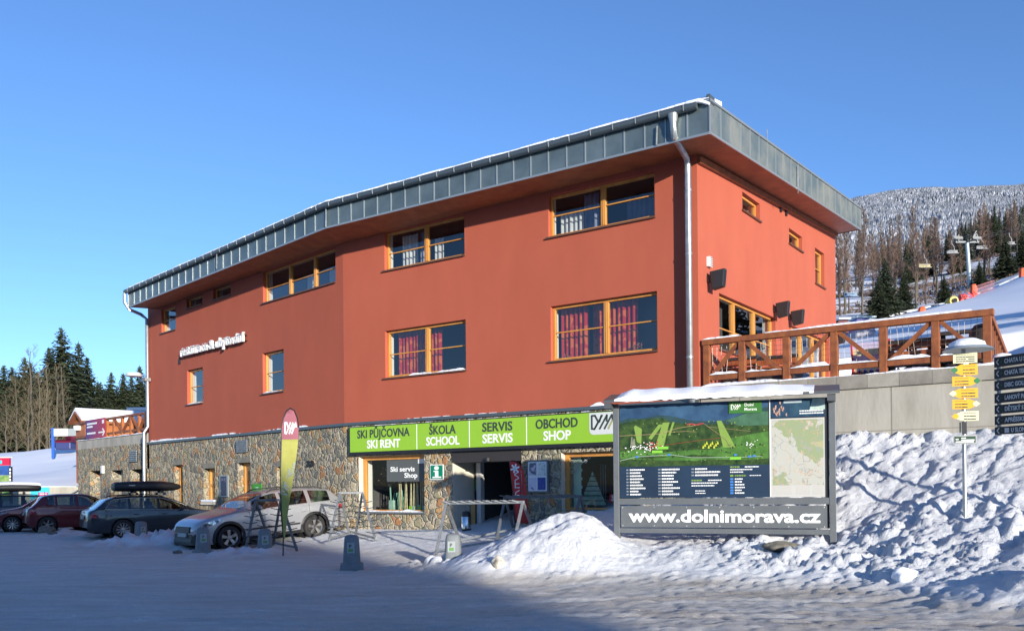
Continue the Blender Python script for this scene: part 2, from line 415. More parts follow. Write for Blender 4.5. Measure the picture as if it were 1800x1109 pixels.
def ground_mat():
    m = bpy.data.materials.new('packed_snow_ground'); m.use_nodes = True; nt = m.node_tree; L = nt.links.new
    b = nt.nodes['Principled BSDF']; b.inputs['Roughness'].default_value = .7; b.inputs['Specular IOR Level'].default_value = .35
    geo = nd(nt, 'ShaderNodeNewGeometry'); sx = nd(nt, 'ShaderNodeSeparateXYZ'); L(geo.outputs['Position'], sx.inputs[0])
    def noise(scale, st=None, detail=6., rough=.6):
        mp = nd(nt, 'ShaderNodeMapping'); L(geo.outputs['Position'], mp.inputs[0])
        if st: mp.inputs['Scale'].default_value = st; mp.inputs['Rotation'].default_value = (0, 0, R(-12))
        n = nd(nt, 'ShaderNodeTexNoise', Scale=scale, Detail=detail, Roughness=rough); L(mp.outputs[0], n.inputs['Vector']); return n.outputs[0]
    def mr(src, a, b_, c=0., d=1.):
        r = nd(nt, 'ShaderNodeMapRange'); L(src, r.inputs[0])
        for k, v in (('From Min', a), ('From Max', b_), ('To Min', c), ('To Max', d)): r.inputs[k].default_value = v
        return r.outputs[0]
    def mul(a, b_):
        n = nd(nt, 'ShaderNodeMath', operation='MULTIPLY'); L(a, n.inputs[0])
        if isinstance(b_, float): n.inputs[1].default_value = b_
        else: L(b_, n.inputs[1])
        return n.outputs[0]
    def mix(f, a, b_):
        n = nd(nt, 'ShaderNodeMix', data_type='RGBA'); L(f, n.inputs['Factor'])
        for i, c in ((6, a), (7, b_)):
            if isinstance(c, tuple): n.inputs[i].default_value = (*c, 1)
            else: L(c, n.inputs[i])
        return n.outputs[2]
    low = mr(sx.outputs[2], .06, .2, 1., 0.)                        # how much it is trodden road rather than bank
    streak = noise(1.6, (.35, 2.2, 1), 8.)
    grain2 = noise(34., None, 6., .85)
    grain = noise(16., None, 8., .75)
    road = mix(mr(streak, .38, .66), (.60, .575, .54), (.86, .85, .82))
    road = mix(mr(grain2, .40, .56, .1, 1.), (.58, .565, .54), road); road = mix(mr(noise(11., (.7, 1.3, 1), 8., .75), .40, .56, .2, 1.), (.60, .585, .56), road)
    near = mul(mr(sx.outputs[1], 20., 14., 0., 1.), mr(sx.outputs[0], -5., 2., .35, 1.))
    dirt = mul(mul(mr(noise(.9, (.5, 1.6, 1), 8., .7), .44, .62), mr(noise(30., None, 5., .8), .34, .6)), near)
    road = mix(mul(dirt, .85), road, (.35, .27, .19))
    spk = mul(mr(noise(60., None, 3., .8), .60, .70), near)
    road = mix(mul(spk, .6), road, (.26, .23, .19))
    bank = mix(mr(noise(1.2, None, 6.), .62, .75), (.84, .86, .89), (.74, .745, .74))
    gr = mul(mr(noise(24., None, 4., .8), .64, .72), mr(noise(.8), .45, .6))
    bank = mix(mul(gr, .7), bank, (.32, .27, .2))
    col = mix(low, bank, road)
    L(col, b.inputs['Base Color'])
    fine = mul(mul(noise(9., None, 8., .7), 3.), mr(sx.outputs[2], .1, .3))
    ha = nd(nt, 'ShaderNodeMath', operation='ADD'); L(grain, ha.inputs[0]); L(mul(streak, 1.2), ha.inputs[1])
    hb0 = nd(nt, 'ShaderNodeMath', operation='ADD'); L(ha.outputs[0], hb0.inputs[0]); L(mul(grain2, 1.3), hb0.inputs[1])
    hb = nd(nt, 'ShaderNodeMath', operation='ADD'); L(hb0.outputs[0], hb.inputs[0]); L(fine, hb.inputs[1])
    bp = nd(nt, 'ShaderNodeBump', Strength=.85, Distance=.035); L(hb.outputs[0], bp.inputs['Height']); L(bp.outputs[0], b.inputs['Normal'])
    return m
m_ground = ground_mat()
gx = axis([(-1500, -300, 300), (-300, -60, 40), (-60, -22, 2), (-22, -4, .16), (-4, 11, .048), (11, 16, .2), (16, 40, 3), (40, 300, 40), (300, 1500, 300)])
gy = axis([(-600, -60, 90), (-60, 0, 6), (0, 8, .3), (8, 20.5, .048), (20.5, 30, .14), (30, 50, .4), (50, 100, 10), (100, 1500, 200)])
grid_mesh('ground', gx, gy, gfull, m_ground)
# ------------------------------------------------------------------ hills
m_piste = M('groomed_snow', (.86, .88, .92), .8, col2=(.78, .81, .87), vs=.25, bump=.3, bs=2, stretch=(1, .4, 1))
m_brush = M('snowy_brush_ground', (.82, .84, .88), .9, col2=(.13, .10, .07), vs=.45, thr=(.40, .53), bump=.5, bs=3, detail=10)
m_mtn = M('forest_floor_snow', (.62, .65, .7), .9, col2=(.2, .22, .24), vs=.05, thr=(.4, .6))
HP = [g3(*q) for q in [(1300, 650, 36), (1475, 612, 50), (1475, 583, 75), (1475, 560, 95), (1475, 530, 125), (1475, 490, 180), (1475, 455, 250),
      (1600, 615, 38), (1600, 575, 65), (1600, 553, 90), (1600, 525, 120), (1600, 490, 160), (1600, 455, 230), (1600, 440, 270),
      (1700, 590, 40), (1700, 548, 75), (1700, 524, 105), (1700, 490, 140), (1700, 455, 200), (1700, 425, 270),
      (1800, 600, 28), (1800, 545, 60), (1800, 486, 100), (1800, 448, 150), (1800, 395, 270), (2000, 520, 50), (2000, 400, 110), (2000, 310, 270),
      (1200, 650, 60), (1200, 560, 150), (1200, 500, 250), (900, 700, 60), (900, 640, 150), (900, 600, 250)]]
htps = TPS(HP, .01)
def hillz(x, y):
    z = np.maximum(htps(x, y), 2.0)
    w = sst(x-.18*y, -14, 2)
    z = z*w+(1-w)*-3.0
    return z+.25*vn(x, y, .12, 3)*sst(y, 60, 100)
def pist_edge(x, y): return y-(118-.18*(x-.4*y)*1.0)
hx = axis([(-40, 8, 8), (8, 90, 1.6), (90, 240, 5)])
hy = axis([(36, 130, 1.6), (130, 290, 5)])
# the photo's line between the groomed piste and the rough slope above it, measured as depth along each bearing
EB = [(.36, 84), (.44, 90), (.5, 100), (.577, 104), (.7, 106), (1.0, 112)]
def edge_depth(b): return np.interp(b, [e[0] for e in EB], [e[1] for e in EB])
def is_brush(x, y): return y > edge_depth(x/np.maximum(y, 1))+3*vn(x, y, .15, 5)
def ski_z(x, y): return hillz(x, y)-np.where(y > edge_depth(x/np.maximum(y, 1))+4, 2.5, 0)
grid_mesh('ski_slope', hx, axis([(24, 36, 2), (36, 128, 1.6)]), lambda x, y: ski_z(x, y)-np.where((y < 35) & (x < 13+.6*(y-20)), 6, 0), m_piste)
grid_mesh('hill', hx, axis([(76, 130, 1.6), (130, 290, 5)]), lambda x, y: hillz(x, y)-np.where(is_brush(x, y), -.15, 2.), m_brush)
MP = [g3(*q) for q in [(1300, 470, 420), (1475, 462, 420), (1600, 440, 420), (1800, 400, 420), (2100, 350, 420), (1475, 400, 650), (1600, 385, 650), (1800, 370, 650), (2100, 320, 650),
      (1300, 420, 900), (1480, 366, 900), (1560, 349, 900), (1640, 340, 900), (1700, 336, 900), (1800, 335, 900), (2100, 300, 900), (1480, 380, 1300), (1800, 350, 1300), (2100, 330, 1300), (1100, 500, 900), (1100, 520, 1300), (900, 600, 900)]]
mtps = TPS(MP, .01)
def mtnz(x, y): return np.maximum(mtps(x, y)+9*vn(x, y, .012, 2)+5*vn(x, y, .04, 4), 5)-12*(y > 1000)
grid_mesh('mountain', axis([(-60, 180, 60), (180, 620, 12), (620, 900, 60)]), axis([(380, 940, 10), (940, 1300, 60)]), mtnz, m_mtn)
LP_ = [g3(*q) for q in [(-300, 850, 44), (0, 853, 46), (60, 853, 46), (137, 853, 46), (300, 852, 46), (-300, 815, 75), (0, 802, 75), (70, 791, 75), (137, 784, 75), (300, 775, 75),
       (-300, 815, 110), (0, 805, 110), (137, 795, 110), (300, 785, 110), (0, 800, 170), (250, 790, 170), (500, 790, 170), (60, 830, 58), (120, 822, 58), (20, 835, 58)]]
ltps = TPS(LP_, .01)
def leftz(x, y): return ltps(x, y)+.12*vn(x, y, .35, 2)+.06*vn(x, y, .9, 3)
grid_mesh('snow_slope', axis([(-160, -50, 5), (-50, -18, .8), (-18, 20, 4)]), axis([(46, 80, .8), (80, 190, 6)]), leftz, m_piste)

# ------------------------------------------------------------------ trees
m_spruce = M('spruce_needles', (.050, .066, .026), .8, col2=(.022, .034, .018), vs=1.3, thr=(.35, .65))
m_spruce2 = M('snow_dusted_needles', (.055, .065, .038), .8, col2=(.4, .43, .45), vs=1.6, thr=(.36, .46))
m_bark = M('spruce_bark', (.10, .075, .055), .9, var=.3, vs=3)
m_birch = M('pale_bark', (.14, .12, .09), .9, var=.5, vs=2)
m_twig = M('bare_twigs', (.155, .125, .07), .9, col2=(.11, .08, .045), vs=.8)
m_twigr = M('reddish_twigs', (.17, .105, .075), .9, col2=(.13, .09, .07), vs=.8)
def crown_pts(h, rnd, dens=1.0, wid=.19, lo=.08):
    co, fa = [], []
    def tri(a, b, c):
        n = len(co); co.extend([a, b, c]); fa.append((n, n+1, n+2))
    nl = int(60*dens)
    for l in range(nl):
        t = (l+rnd.random()*.6)/nl; z = h*(lo+(1-lo)*t)
        Rr = h*wid*((1-t)**.8)*(.75+.5*rnd.random())+.012*h
        nb = 10 if t < .8 else 7
        a0 = rnd.random()*6.3
        for k in range(nb):
            a = a0+k*2*PI/nb+rnd.uniform(-.25, .25); r = Rr*rnd.uniform(.65, 1.12)
            ca, sa = math.cos(a), math.sin(a)
            droop = r*rnd.uniform(.15, .5)
            ns = 5 if r > .06*h else 3
            for q in range(ns):
                f0 = q/ns; f1 = (q+1.35)/ns
                w = r*.17*(1-f0*.5)*rnd.uniform(.6, 1.35)+.004*h
                x0, x1 = r*f0, r*min(f1, 1.08)
                z0, z1 = z-droop*f0**1.2, z-droop*min(f1, 1)**1.2+rnd.uniform(-.02, .02)*h
                for sgn in (-1, 1):
                    xm = (x0+x1)/2; zz = (z0+z1)/2-w*rnd.uniform(.3, .9)
                    tri((ca*x0, sa*x0, z0), (ca*x1, sa*x1, z1), (ca*xm-sa*w*sgn, sa*xm+ca*w*sgn, zz))
    tri((.006*h, 0, h*.95), (-.006*h, 0, h*.95), (0, 0, h*1.02))
    return co, fa
def spruce(h, seed, mat=None, dens=1., wid=.19, lo=.08):
    rnd = random.Random(seed)
    t = thing('spruce_tree', 'tmp', 'tree')
    co, fa = crown_pts(h, rnd, dens, wid, lo)
    o = np_mesh('crown', np.array(co), np.array(fa), mat or m_spruce); o.parent = t
    mb = MB(); mb.tube([(0, 0, -1), (0, 0, h*.5), (0, 0, h*.97)], [h*.014+.04, h*.010, .02], 6); mb.build('trunk', m_bark, t, smooth=True)
    return t
def bare(h, seed, mat=None, bark=None, upright=.75, spread=.35, base=.0, nb=5, levels=4, tw=.016):
    rnd = random.Random(seed); t = thing('bare_tree', 'tmp', 'tree')
    tk, cr = MB(), MB()
    lean = Vector((rnd.uniform(-.05, .05), rnd.uniform(-.05, .05), 1))
    pts = [Vector((0, 0, -1))]
    for k in range(1, 9): pts.append(Vector((lean.x*h*k/8+rnd.uniform(-.01, .01)*h, lean.y*h*k/8+rnd.uniform(-.01, .01)*h, h*k/8*.97)))
    rad = [h*.011*(1-k/9)+.015 for k in range(9)]
    tk.tube(pts, rad, 6)
    def grow(p, d, l, lv, r):
        d = d.normalized(); q = p+d*l*.5; d2 = (d+Vector((rnd.uniform(-.2, .2), rnd.uniform(-.2, .2), .12))).normalized(); e = q+d2*l*.5
        cr.tube([p, q, e], [r, r*.75, r*.45], 3, cap=False)
        if lv <= 0: return
        for k in range(nb):
            f = rnd.uniform(.25, 1.0); s = p+(q-p)*min(1, f*2) if f < .5 else q+(e-q)*(f*2-1)
            nd_ = (d*.9+Vector((rnd.uniform(-1, 1), rnd.uniform(-1, 1), rnd.uniform(-.2, .9)))*.75)
            grow(s, nd_, l*rnd.uniform(.4, .62), lv-1, max(r*.55, tw*.6))
    n = int(h*1.5)+8
    for k in range(n):
        f = base+(1-base)*((k+.5)/n)**.9; i = min(7, int(f*8)); p = pts[i].lerp(pts[i+1], f*8-i) if i < 8 else pts[8]
        a = k*2.4+rnd.uniform(-.4, .4)
        d = Vector((math.cos(a)*spread*2, math.sin(a)*spread*2, upright))
        grow(p, d, h*spread*(1.05-f*.8)*rnd.uniform(.5, .85), levels-2, max(tw, h*.0032*(1.1-f)))
    tk.build('trunk', bark or m_birch, t, smooth=True); cr.build('branches', mat or m_twig, t, fix=False)
    return t
prot = {'a': spruce(18, 1), 'b': spruce(17, 2, wid=.16), 'c': spruce(15, 3, wid=.22), 'd': spruce(14, 4, m_spruce2, wid=.19), 'e': spruce(16, 9, m_spruce2, wid=.15)}
bar = {'a': bare(14, 5), 'b': bare(15, 6, upright=1.1, spread=.25), 'c': bare(14, 7, m_twigr, upright=.9, spread=.24, base=.25, nb=7, tw=.03), 'd': bare(13, 8, m_twigr, m_bark, upright=1.0, spread=.2, base=.2, nb=7, tw=.03), 'e': bare(11, 11, upright=1.4, spread=.3, nb=5)}
used = set()
def tree(src, key, loc, rz, sc, label, group=None):
    o = src[key] if (id(src), key) not in used else copy_tree(src[key])
    used.add((id(src), key))
    place(o, loc, rz, label, None, (sc[0], sc[0], sc[1]) if isinstance(sc, tuple) else sc)
    if group: o['group'] = group
    elif 'group' in o: del o['group']
    return o
# left wood: (px of the trunk, py of the tip, depth, kind, label)
LT = [(110, 577, 120, 'a', 'tallest dark spruce rising above the wood at the far left'), (88, 610, 124, 'b', 'dark spruce just left of the tallest one'), (45, 629, 128, 'a', 'spruce behind the bare birches, left of the wood'),
      (8, 642, 130, 'c', 'dark spruce at the left edge of the photo'), (140, 602, 126, 'b', 'slim spruce close to the right of the tallest one'), (155, 628, 128, 'b', 'spruce right of the tall pair above the timber hut'),
      (28, 660, 125, 'c', 'broad spruce low behind the bare trees'), (66, 655, 126, 'c', 'spruce between the two bare tree groups'), (130, 655, 122, 'c', 'broad dark spruce above the snow covered hut roof'),
      (178, 672, 130, 'c', 'low spruce right of the hut roof'), (197, 655, 132, 'a', 'spruce in the gap left of the red facade'), (218, 656, 134, 'b', 'narrow spruce near the white downpipe'), (232, 662, 134, 'c', 'spruce behind the flood lamp'),
      (247, 643, 130, 'b', 'spruce tip touching the left edge of the red facade'), (268, 650, 138, 'a', 'spruce mostly hidden by the left end of the facade'), (-25, 640, 128, 'a', 'spruce cut by the left picture edge'), (-60, 630, 128, 'b', 'spruce just outside the left picture edge')]
for i, (px, py, Y, k, lab) in enumerate(LT):
    g = at(px, 800, Y); z0 = float(leftz(np.array([g.x]), np.array([Y]))[0])-.5
    top = at(px, py, Y).z
    hh = {'a': 18, 'b': 17, 'c': 15}[k]; s = (top-z0)/hh
    tree(prot, k, (g.x, Y, z0), i*1.7, (s*1.55, s), lab)
rnd = random.Random(21)
for i in range(26):                                         # second row that closes the wood
    px = -60+i*13+rnd.uniform(-5, 5); Y = 140+rnd.uniform(-3, 12); g = at(px, 800, Y); z0 = float(leftz(np.array([g.x]), np.array([Y]))[0])-.5
    k = 'abc'[i % 3]; s = rnd.uniform(.70, .86)*(1 if px < 160 else .85)
    tree(prot, k, (g.x, Y, z0), i*2.1, (s*1.9, s), 'dark spruce in the closed rear row of the left wood', 'spruces in the rear row of the left wood')
for px, py, Y, k, sx_, lab in ((60, 612, 100, 'a', 1.25, 'bare birch with white trunk and wide brown crown'), (83, 640, 98, 'b', 1.1, 'bare tree with thin fanned branches left of the blue post'), (30, 660, 104, 'a', 1.1, 'bushy bare tree at the left, dark spruce behind it'),
                               (100, 640, 99, 'e', 1.15, 'bare multi stem tree directly behind the white screen'), (118, 640, 102, 'b', 1.2, 'bare pale tree beside the timber hut'), (70, 655, 97, 'e', 1.0, 'thin leaning birch between the larger bare trees'), (48, 675, 96, 'a', 1.0, 'low bare tree with tangled branches over the snow slope'),
                               (10, 690, 95, 'a', 1., 'bare shrubby tree at the left picture edge'), (88, 690, 94, 'a', .9, 'low bare tree behind the blue post')):
    g = at(px, 800, Y); z0 = float(leftz(np.array([g.x]), np.array([Y]))[0])-.3; top = at(px, py, Y).z
    hh = {'a': 14, 'b': 15, 'e': 11}[k]; s = (top-z0)/hh
    tree(bar, k, (g.x, Y, z0), px*1.3, (s*sx_, s), lab)
# right hillside: bare trees on the rough slope
RB = [(1478, 395, 102, 'd', 'bare tree rising right beside the end of the eaves'), (1493, 430, 110, 'd', 'thin bare tree near the blue lift chair'), (1514, 366, 98, 'c', 'tall bare tree with thick dark trunk right of the eaves'), (1534, 408, 100, 'c', 'slender bare tree left of the grey lift chair'),
      (1612, 360, 104, 'c', 'tallest bare tree in the middle of the hillside'), (1628, 400, 108, 'd', 'bare tree beside the yellow lift chair'), (1676, 395, 116, 'd', 'thin bare tree just left of the lift tower'), (1690, 400, 120, 'd', 'bare tree directly behind the lift tower'),
      (1735, 395, 128, 'd', 'bare tree right of the lift tower'), (1762, 402, 132, 'c', 'bare tree above the small round spruce'), (1655, 412, 130, 'd', 'bare tree between the yellow chair and the tower'), (1585, 415, 126, 'd', 'slim bare tree left of the tallest bare tree')]
for i, (px, py, Y, k, lab) in enumerate(RB):
    g = at(px, 500, Y); z0 = float(hillz(np.array([g.x]), np.array([Y]))[0])-.4; top = at(px, py, Y).z
    s = (top-z0)/(14 if k == 'c' else 13)
    tree(bar, k, (g.x, Y, z0), i*1.1, (min(s, s*.9), s), lab)
rnd = random.Random(5)
n_s = n_b = 0
for i in range(190):                                        # dark wood on the hill
    px = rnd.uniform(1468, 1830); Y = rnd.uniform(150, 262)
    if px < 1580 and Y < 175+(1580-px)*.2: Y = rnd.uniform(190, 260)
    g = at(px, 450, Y); z0 = float(hillz(np.array([g.x]), np.array([Y]))[0])-.5
    crest = np.interp(px, [1470, 1540, 1640, 1700, 1800], [455, 430, 405, 385, 345])
    maxh = at(px, crest+rnd.uniform(0, 22), Y).z-z0
    h = min(rnd.uniform(9, 19), maxh)
    if h < 4: continue
    if rnd.random() < .70:
        k = rnd.choice('abcdde'); tree(prot, k, (g.x, Y, z0), rnd.uniform(0, 6), (h/16*1.0, h/16), 'spruce in the dark wood on the hillside below the frosted mountain', 'spruces of the hillside wood')
    else:
        k = rnd.choice('cd'); tree(bar, k, (g.x, Y, z0), rnd.uniform(0, 6), (h/13*1.1, h/13), 'leafless tree among the spruces of the hillside wood', 'leafless trees of the hillside wood')
for i in range(40):
    px = rnd.uniform(1472, 1650) if i < 30 else rnd.uniform(1650, 1820); Y = rnd.uniform(106, 205); g = at(px, 450, Y); z0 = float(hillz(np.array([g.x]), np.array([Y]))[0])-.3
    h = rnd.uniform(6.5, 11.5); k = rnd.choice('cd'); tree(bar, k, (g.x, Y, z0), rnd.uniform(0, 6), (h/13*1.3, h/13), 'grey brown leafless tree on the rough slope left of the lift tower' if px < 1690 else 'grey brown leafless tree on the rough slope right of the lift tower', 'leafless trees on the rough slope')
for i, (px, py, Y, s, lab) in enumerate(((1768, 520, 112, .38, 'small round spruce alone on the snowy hillside'), (1556, 575, 92, .42, 'young spruce above the terrace railing'), (1590, 565, 96, .3, 'low young spruce left of the snow cannon'), (1545, 590, 88, .3, 'small spruce beside the blue and white kiosk'),
                                         (1722, 535, 112, .24, 'tiny dark spruce right of the lift tower foot'), (1798, 500, 116, .35, 'bushy spruce at the right picture edge'), (1660, 545, 102, .24, 'small bush like spruce left of the snow cannon'))):
    g = at(px, py, Y); z0 = float(hillz(np.array([g.x]), np.array([Y]))[0])-.3
    tree(prot, 'c', (g.x, Y, z0), i, (s*1.4, s), lab)
for px, Y, s, lab in ((2010, 47, .9, 'spruce beside the piste beyond the right picture edge, farther one'), (2090, 36, .75, 'spruce beside the piste beyond the right picture edge, nearer one'), (2330, 42, .8, 'spruce farthest right beyond the picture edge')):
    g = at(px, 500, Y); z0 = float(hillz(np.array([g.x]), np.array([Y]))[0])-.3; tree(prot, 'a', (g.x, Y, z0), px, (s*1.2, s), lab)
# undergrowth tufts on the rough slope, and the frosted forest of the mountain
def tufts(name, n, seed, area, zf, hr, mat, tri=5, ok=None):
    r = np.random.default_rng(seed); b = r.uniform(area[0], area[1], n); Y = r.uniform(area[2], area[3], n); X = b*Y
    if ok is not None: k = ok(X, Y); X, Y = X[k], Y[k]
    n = len(X); Z = zf(X, Y); h = r.uniform(hr[0], hr[1], n)
    co, fa = [], []
    for t in range(tri):
        a = r.uniform(0, 6.28, n); w = h*r.uniform(.25, .6, n)
        p0 = np.stack([X+np.cos(a)*w*.2, Y+np.sin(a)*w*.2, Z-.1], 1); p1 = np.stack([X+np.cos(a)*w, Y+np.sin(a)*w, Z+h*r.uniform(.5, 1, n)], 1)
        p2 = np.stack([X+np.cos(a+.5)*w, Y+np.sin(a+.5)*w, Z+h*r.uniform(.2, .8, n)], 1)
        co.append(np.stack([p0, p1, p2], 1).reshape(-1, 3))
    co = np.concatenate(co); return np_mesh(name, co, np.arange(len(co)).reshape(-1, 3), mat, 'stuff')
tufts('undergrowth', 14000, 4, (.33, .62, 84, 175), hillz, (.12, .6), m_twigr, ok=lambda x, y: is_brush(x, y) & (vn(x, y, .08, 8) > .02))
tufts('evergreen_scrub', 5000, 6, (.33, .62, 86, 170), hillz, (.2, .8), m_spruce, ok=lambda x, y: is_brush(x, y) & (vn(x, y, .07, 12) > .12))
def far_forest(name, n, seed, mat):
    r = np.random.default_rng(seed); Y = np.sqrt(r.uniform(390**2, 930**2, n)); X = r.uniform(.30, .66, n)*Y
    clear = (vn(X, Y, .015, 31) > .30) & (Y < 600)
    X, Y = X[~clear], Y[~clear]; n = len(X); Z = mtnz(X, Y)-1
    h = r.uniform(2.8, 7.2, n)*np.where(Y > 800, .75, 1); K = 6
    co, fa = [], []
    base = 0
    for tier, (zb, zt, rr) in enumerate(((.05, .62, .2), (.42, 1., .13))):
        ap = np.stack([X, Y, Z+h*zt], 1)
        ring = [np.stack([X+np.cos(2*PI*k/K+tier)*h*rr*r.uniform(.6, 1.3, n), Y+np.sin(2*PI*k/K+tier)*h*rr*r.uniform(.6, 1.3, n), Z+h*(zb+r.uniform(-.05, .08, n))], 1) for k in range(K)]
        co.append(ap); co += ring
        i = np.arange(n)
        for k in range(K): fa.append(np.stack([base+i, base+n*(1+k)+i, base+n*(1+(k+1) % K)+i], 1))
        base += n*(K+1)
    return np_mesh(name, np.concatenate(co), np.concatenate(fa), mat, 'stuff')
m_frost = M('frosted_conifers', (.54, .56, .60), .9, col2=(.17, .19, .205), vs=.12, thr=(.38, .62), detail=12)
far_forest('frosted_forest', 56000, 8, m_frost)
# ------------------------------------------------------------------ the building
BL = thing('restaurant_building', 'red plastered two storey restaurant on a fieldstone ground floor with a grey metal roof edge', 'building', (4.388, 20.7, 0))
ZR = 3.62                                   # top of the stone storey
s1L = sb                                    # F1 runs from s=sb (bend) to 0 (corner)
s2L, _ = F2.on(261, 660)                    # F2 runs from s2L to 0
sRR, _ = FR.on(1469, 520)
def hole(f, xl, xr, yt, yb):
    xc = (xl+xr)/2
    return f.on(xl, (yt+yb)/2)[0], f.on(xr, (yt+yb)/2)[0], f.on(xc, yb)[1], f.on(xc, yt)[1]
def wall(mb, f, s0, s1, z0, z1, holes, dep, rev=None):
    ss = sorted({s0, s1, *[h[0] for h in holes], *[h[1] for h in holes]}); zs = sorted({z0, z1, *[h[2] for h in holes], *[h[3] for h in holes]})
    for a, b in zip(ss, ss[1:]):
        for c, d in zip(zs, zs[1:]):
            m, n = (a+b)/2, (c+d)/2
            if any(h[0] < m < h[1] and h[2] < n < h[3] for h in holes): continue
            if m < s0 or m > s1: continue
            mb.poly([f.P(a, 0, c), f.P(b, 0, c), f.P(b, 0, d), f.P(a, 0, d)])
    for h in holes:
        a, b, c, d = h[:4]; q = -(h[4] if len(h) > 4 else dep); R_ = rev or mb
        for A, Bq in (((a, c), (b, c)), ((b, c), (b, d)), ((b, d), (a, d)), ((a, d), (a, c))):
            R_.poly([f.P(A[0], 0, A[1]), f.P(Bq[0], 0, Bq[1]), f.P(Bq[0], q, Bq[1]), f.P(A[0], q, A[1])])
def strip(m, f, a, b, d0, d1, z, h, seed=0, step=.06, gaps=0.):
    """irregular rounded ridge of snow from a to b between depths d0 and d1"""
    q = random.Random(seed); n = max(3, int((b-a)/step)); prev = None; hv = h; on = True
    for k in range(n+1):
        x = a+(b-a)*k/n
        if q.random() < gaps*step*3: on = not on
        hv = max(.15*h, min(1.5*h, hv+q.uniform(-.25, .25)*h)); e = min(1, k/2, (n-k)/2); hh = hv*(.15+.85*e)
        if not on: prev = None; continue
        w = q.uniform(-.01, .008)
        cur = [m.v(f.P(x, dd, zz)) for dd, zz in ((d0, z), (d0+(d1-d0)*.08, z+hh*.6), (d0+(d1-d0)*.4, z+hh), (d0+(d1-d0)*.75, z+hh*.9), (d1+w, z+hh*.5), (d1+w*.5, z-.004))]
        if prev:
            for j in range(5): m.face([prev[j], cur[j], cur[j+1], prev[j+1]])
            m.face([prev[5], cur[5], cur[0], prev[0]])
        prev = cur
# openings of the upper storeys
H = {
 'W1': (F1,)+hole(F1, 963.5, 1151, 323, 399), 'W2': (F1,)+hole(F1, 968, 1155.5, 525, 625), 'W3': (F1,)+hole(F1, 675.5, 816.5, 393, 462), 'W4': (F1,)+hole(F1, 677, 819, 571.5, 657),
 'W5': (F2,)+hole(F2, 462, 590, 456, 514), 'W6': (F2,)+hole(F2, 461.8, 499, 617, 689), 'W7': (F2,)+hole(F2, 329, 356.9, 648, 709), 'W8': (F2,)+hole(F2, 283.7, 309, 540, 582), 'W9': (F2,)+hole(F2, 328, 355.8, 521, 538.5), 'W10': (F2,)+hole(F2, 374.5, 405.5, 503, 522.5),
 'R1': (FR,)+hole(FR, 1305, 1335.5, 348, 379), 'R2': (FR,)+hole(FR, 1387, 1410, 409, 435), 'R3': (FR,)+hole(FR, 1433, 1449, 441, 502)}
a, zt = FR.on(1264, 515); b, _ = FR.on(1363, 560); H['R4'] = (FR, a, b, FR.on(1264, 613)[1], zt)
a, zt = FR.on(1390, 571); b, _ = FR.on(1456, 598); H['R5'] = (FR, a, b, 4.15, zt)
ZT = 9.3
mb = MB(); dep = .2
hs = lambda fr: [H[k][1:] for k in H if H[k][0] is fr]
wall(mb, F1, s1L, 0, ZR, ZT, hs(F1), dep)
wall(mb, F2, s2L, 0, ZR, ZT, hs(F2), dep)
wall(mb, FR, 0, sRR, ZR, ZT, hs(FR), dep)
for f, s0, s1, zz in ((F1, s1L, 0, (ZT+.3, ZT+.3)), (F2, s2L, 0, (ZT+.05, ZT+.3)), (FR, 0, sRR, (ZT+.35, 10.6))):
    mb.poly([f.P(s0, 0, ZT), f.P(s1, 0, ZT), f.P(s1, 0, zz[1]), f.P(s0, 0, zz[0])])
pBR = FR.P(sRR, 0, 0); pL = F2.P(s2L, 0, 0); pBL = pL+F2.n*-11
for p, q in ((pBR, pBL), (pBL, pL)):
    mb.poly([(p.x, p.y, 0), (q.x, q.y, 0), (q.x, q.y, 9.4), (p.x, p.y, 10.4 if p is pBR else 9.4)])
red = mb.build('red_wall', m_red, BL, fix=False)
# flashing between plaster and stone
mb = MB()
mb.fb(F1, s1L-.0, .0, 0, .07, ZR-.05, ZR+.035); mb.fb(F2, s2L, 0, 0, .07, ZR-.05, ZR+.035)
mb.build('base_flashing', m_gutter, BL)
mb = MB(); r_ = random.Random(2)
strip(mb, F2, s2L+.2, s2L+4.5, .003, .065, ZR+.036, .055, 1); strip(mb, F2, s2L+5.2, -2, .003, .065, ZR+.036, .04, 2, gaps=.5); strip(mb, F1, F1.on(700, 740)[0], F1.on(900, 730)[0], .003, .06, ZR+.036, .012, 3, gaps=1.5); strip(mb, F1, F1.on(1040, 725)[0], F1.on(1065, 725)[0], .003, .08, ZR+.036, .06, 3)
mb.build('ledge_snow', m_snow, BL)
# stone ground floor
def hz(f, xl, xr, yt, z0, yc=None):
    yc = yc or yt
    return f.on(xl, yc)[0], f.on(xr, yc)[0], z0, f.on((xl+xr)/2, yt)[1]
SG = {'S1': (F1,)+hz(F1, 631, 746, 800, F1.on(690, 899)[1], 850)+(.28,), 'S2': (F1,)+hz(F1, 987, 1112, 793, 1.05, 850)+(.28,), 'E': (F1,)+hz(F1, 796, 917, 797, .2, 860)+(1.0,)}
OP = {'O1': (F2,)+hz(F2, 306, 321, 817, .3, 850)+(.32,), 'O2': (F2,)+hole(F2, 358, 378, 823, 882)+(.32,), 'O3': (F2,)+hz(F2, 418, 440, 813, .3, 840)+(.32,), 'O4': (F2,)+hz(F2, 487, 500, 820, .3, 840)+(.32,)}
mb = MB(); rv = MB()
wall(mb, F1, s1L, 0, -.3, ZR-.02, [SG[k][1:] for k in SG], .28, rv)
wall(mb, F2, s2L, 0, -.3, ZR-.02, [OP[k][1:] for k in OP], .32)
mb.poly([FR.P(0, 0, 0), FR.P(sRR, 0, 0), FR.P(sRR, 0, ZR), FR.P(0, 0, ZR)])
mb.build('stone_wall', m_stone, BL, fix=False)
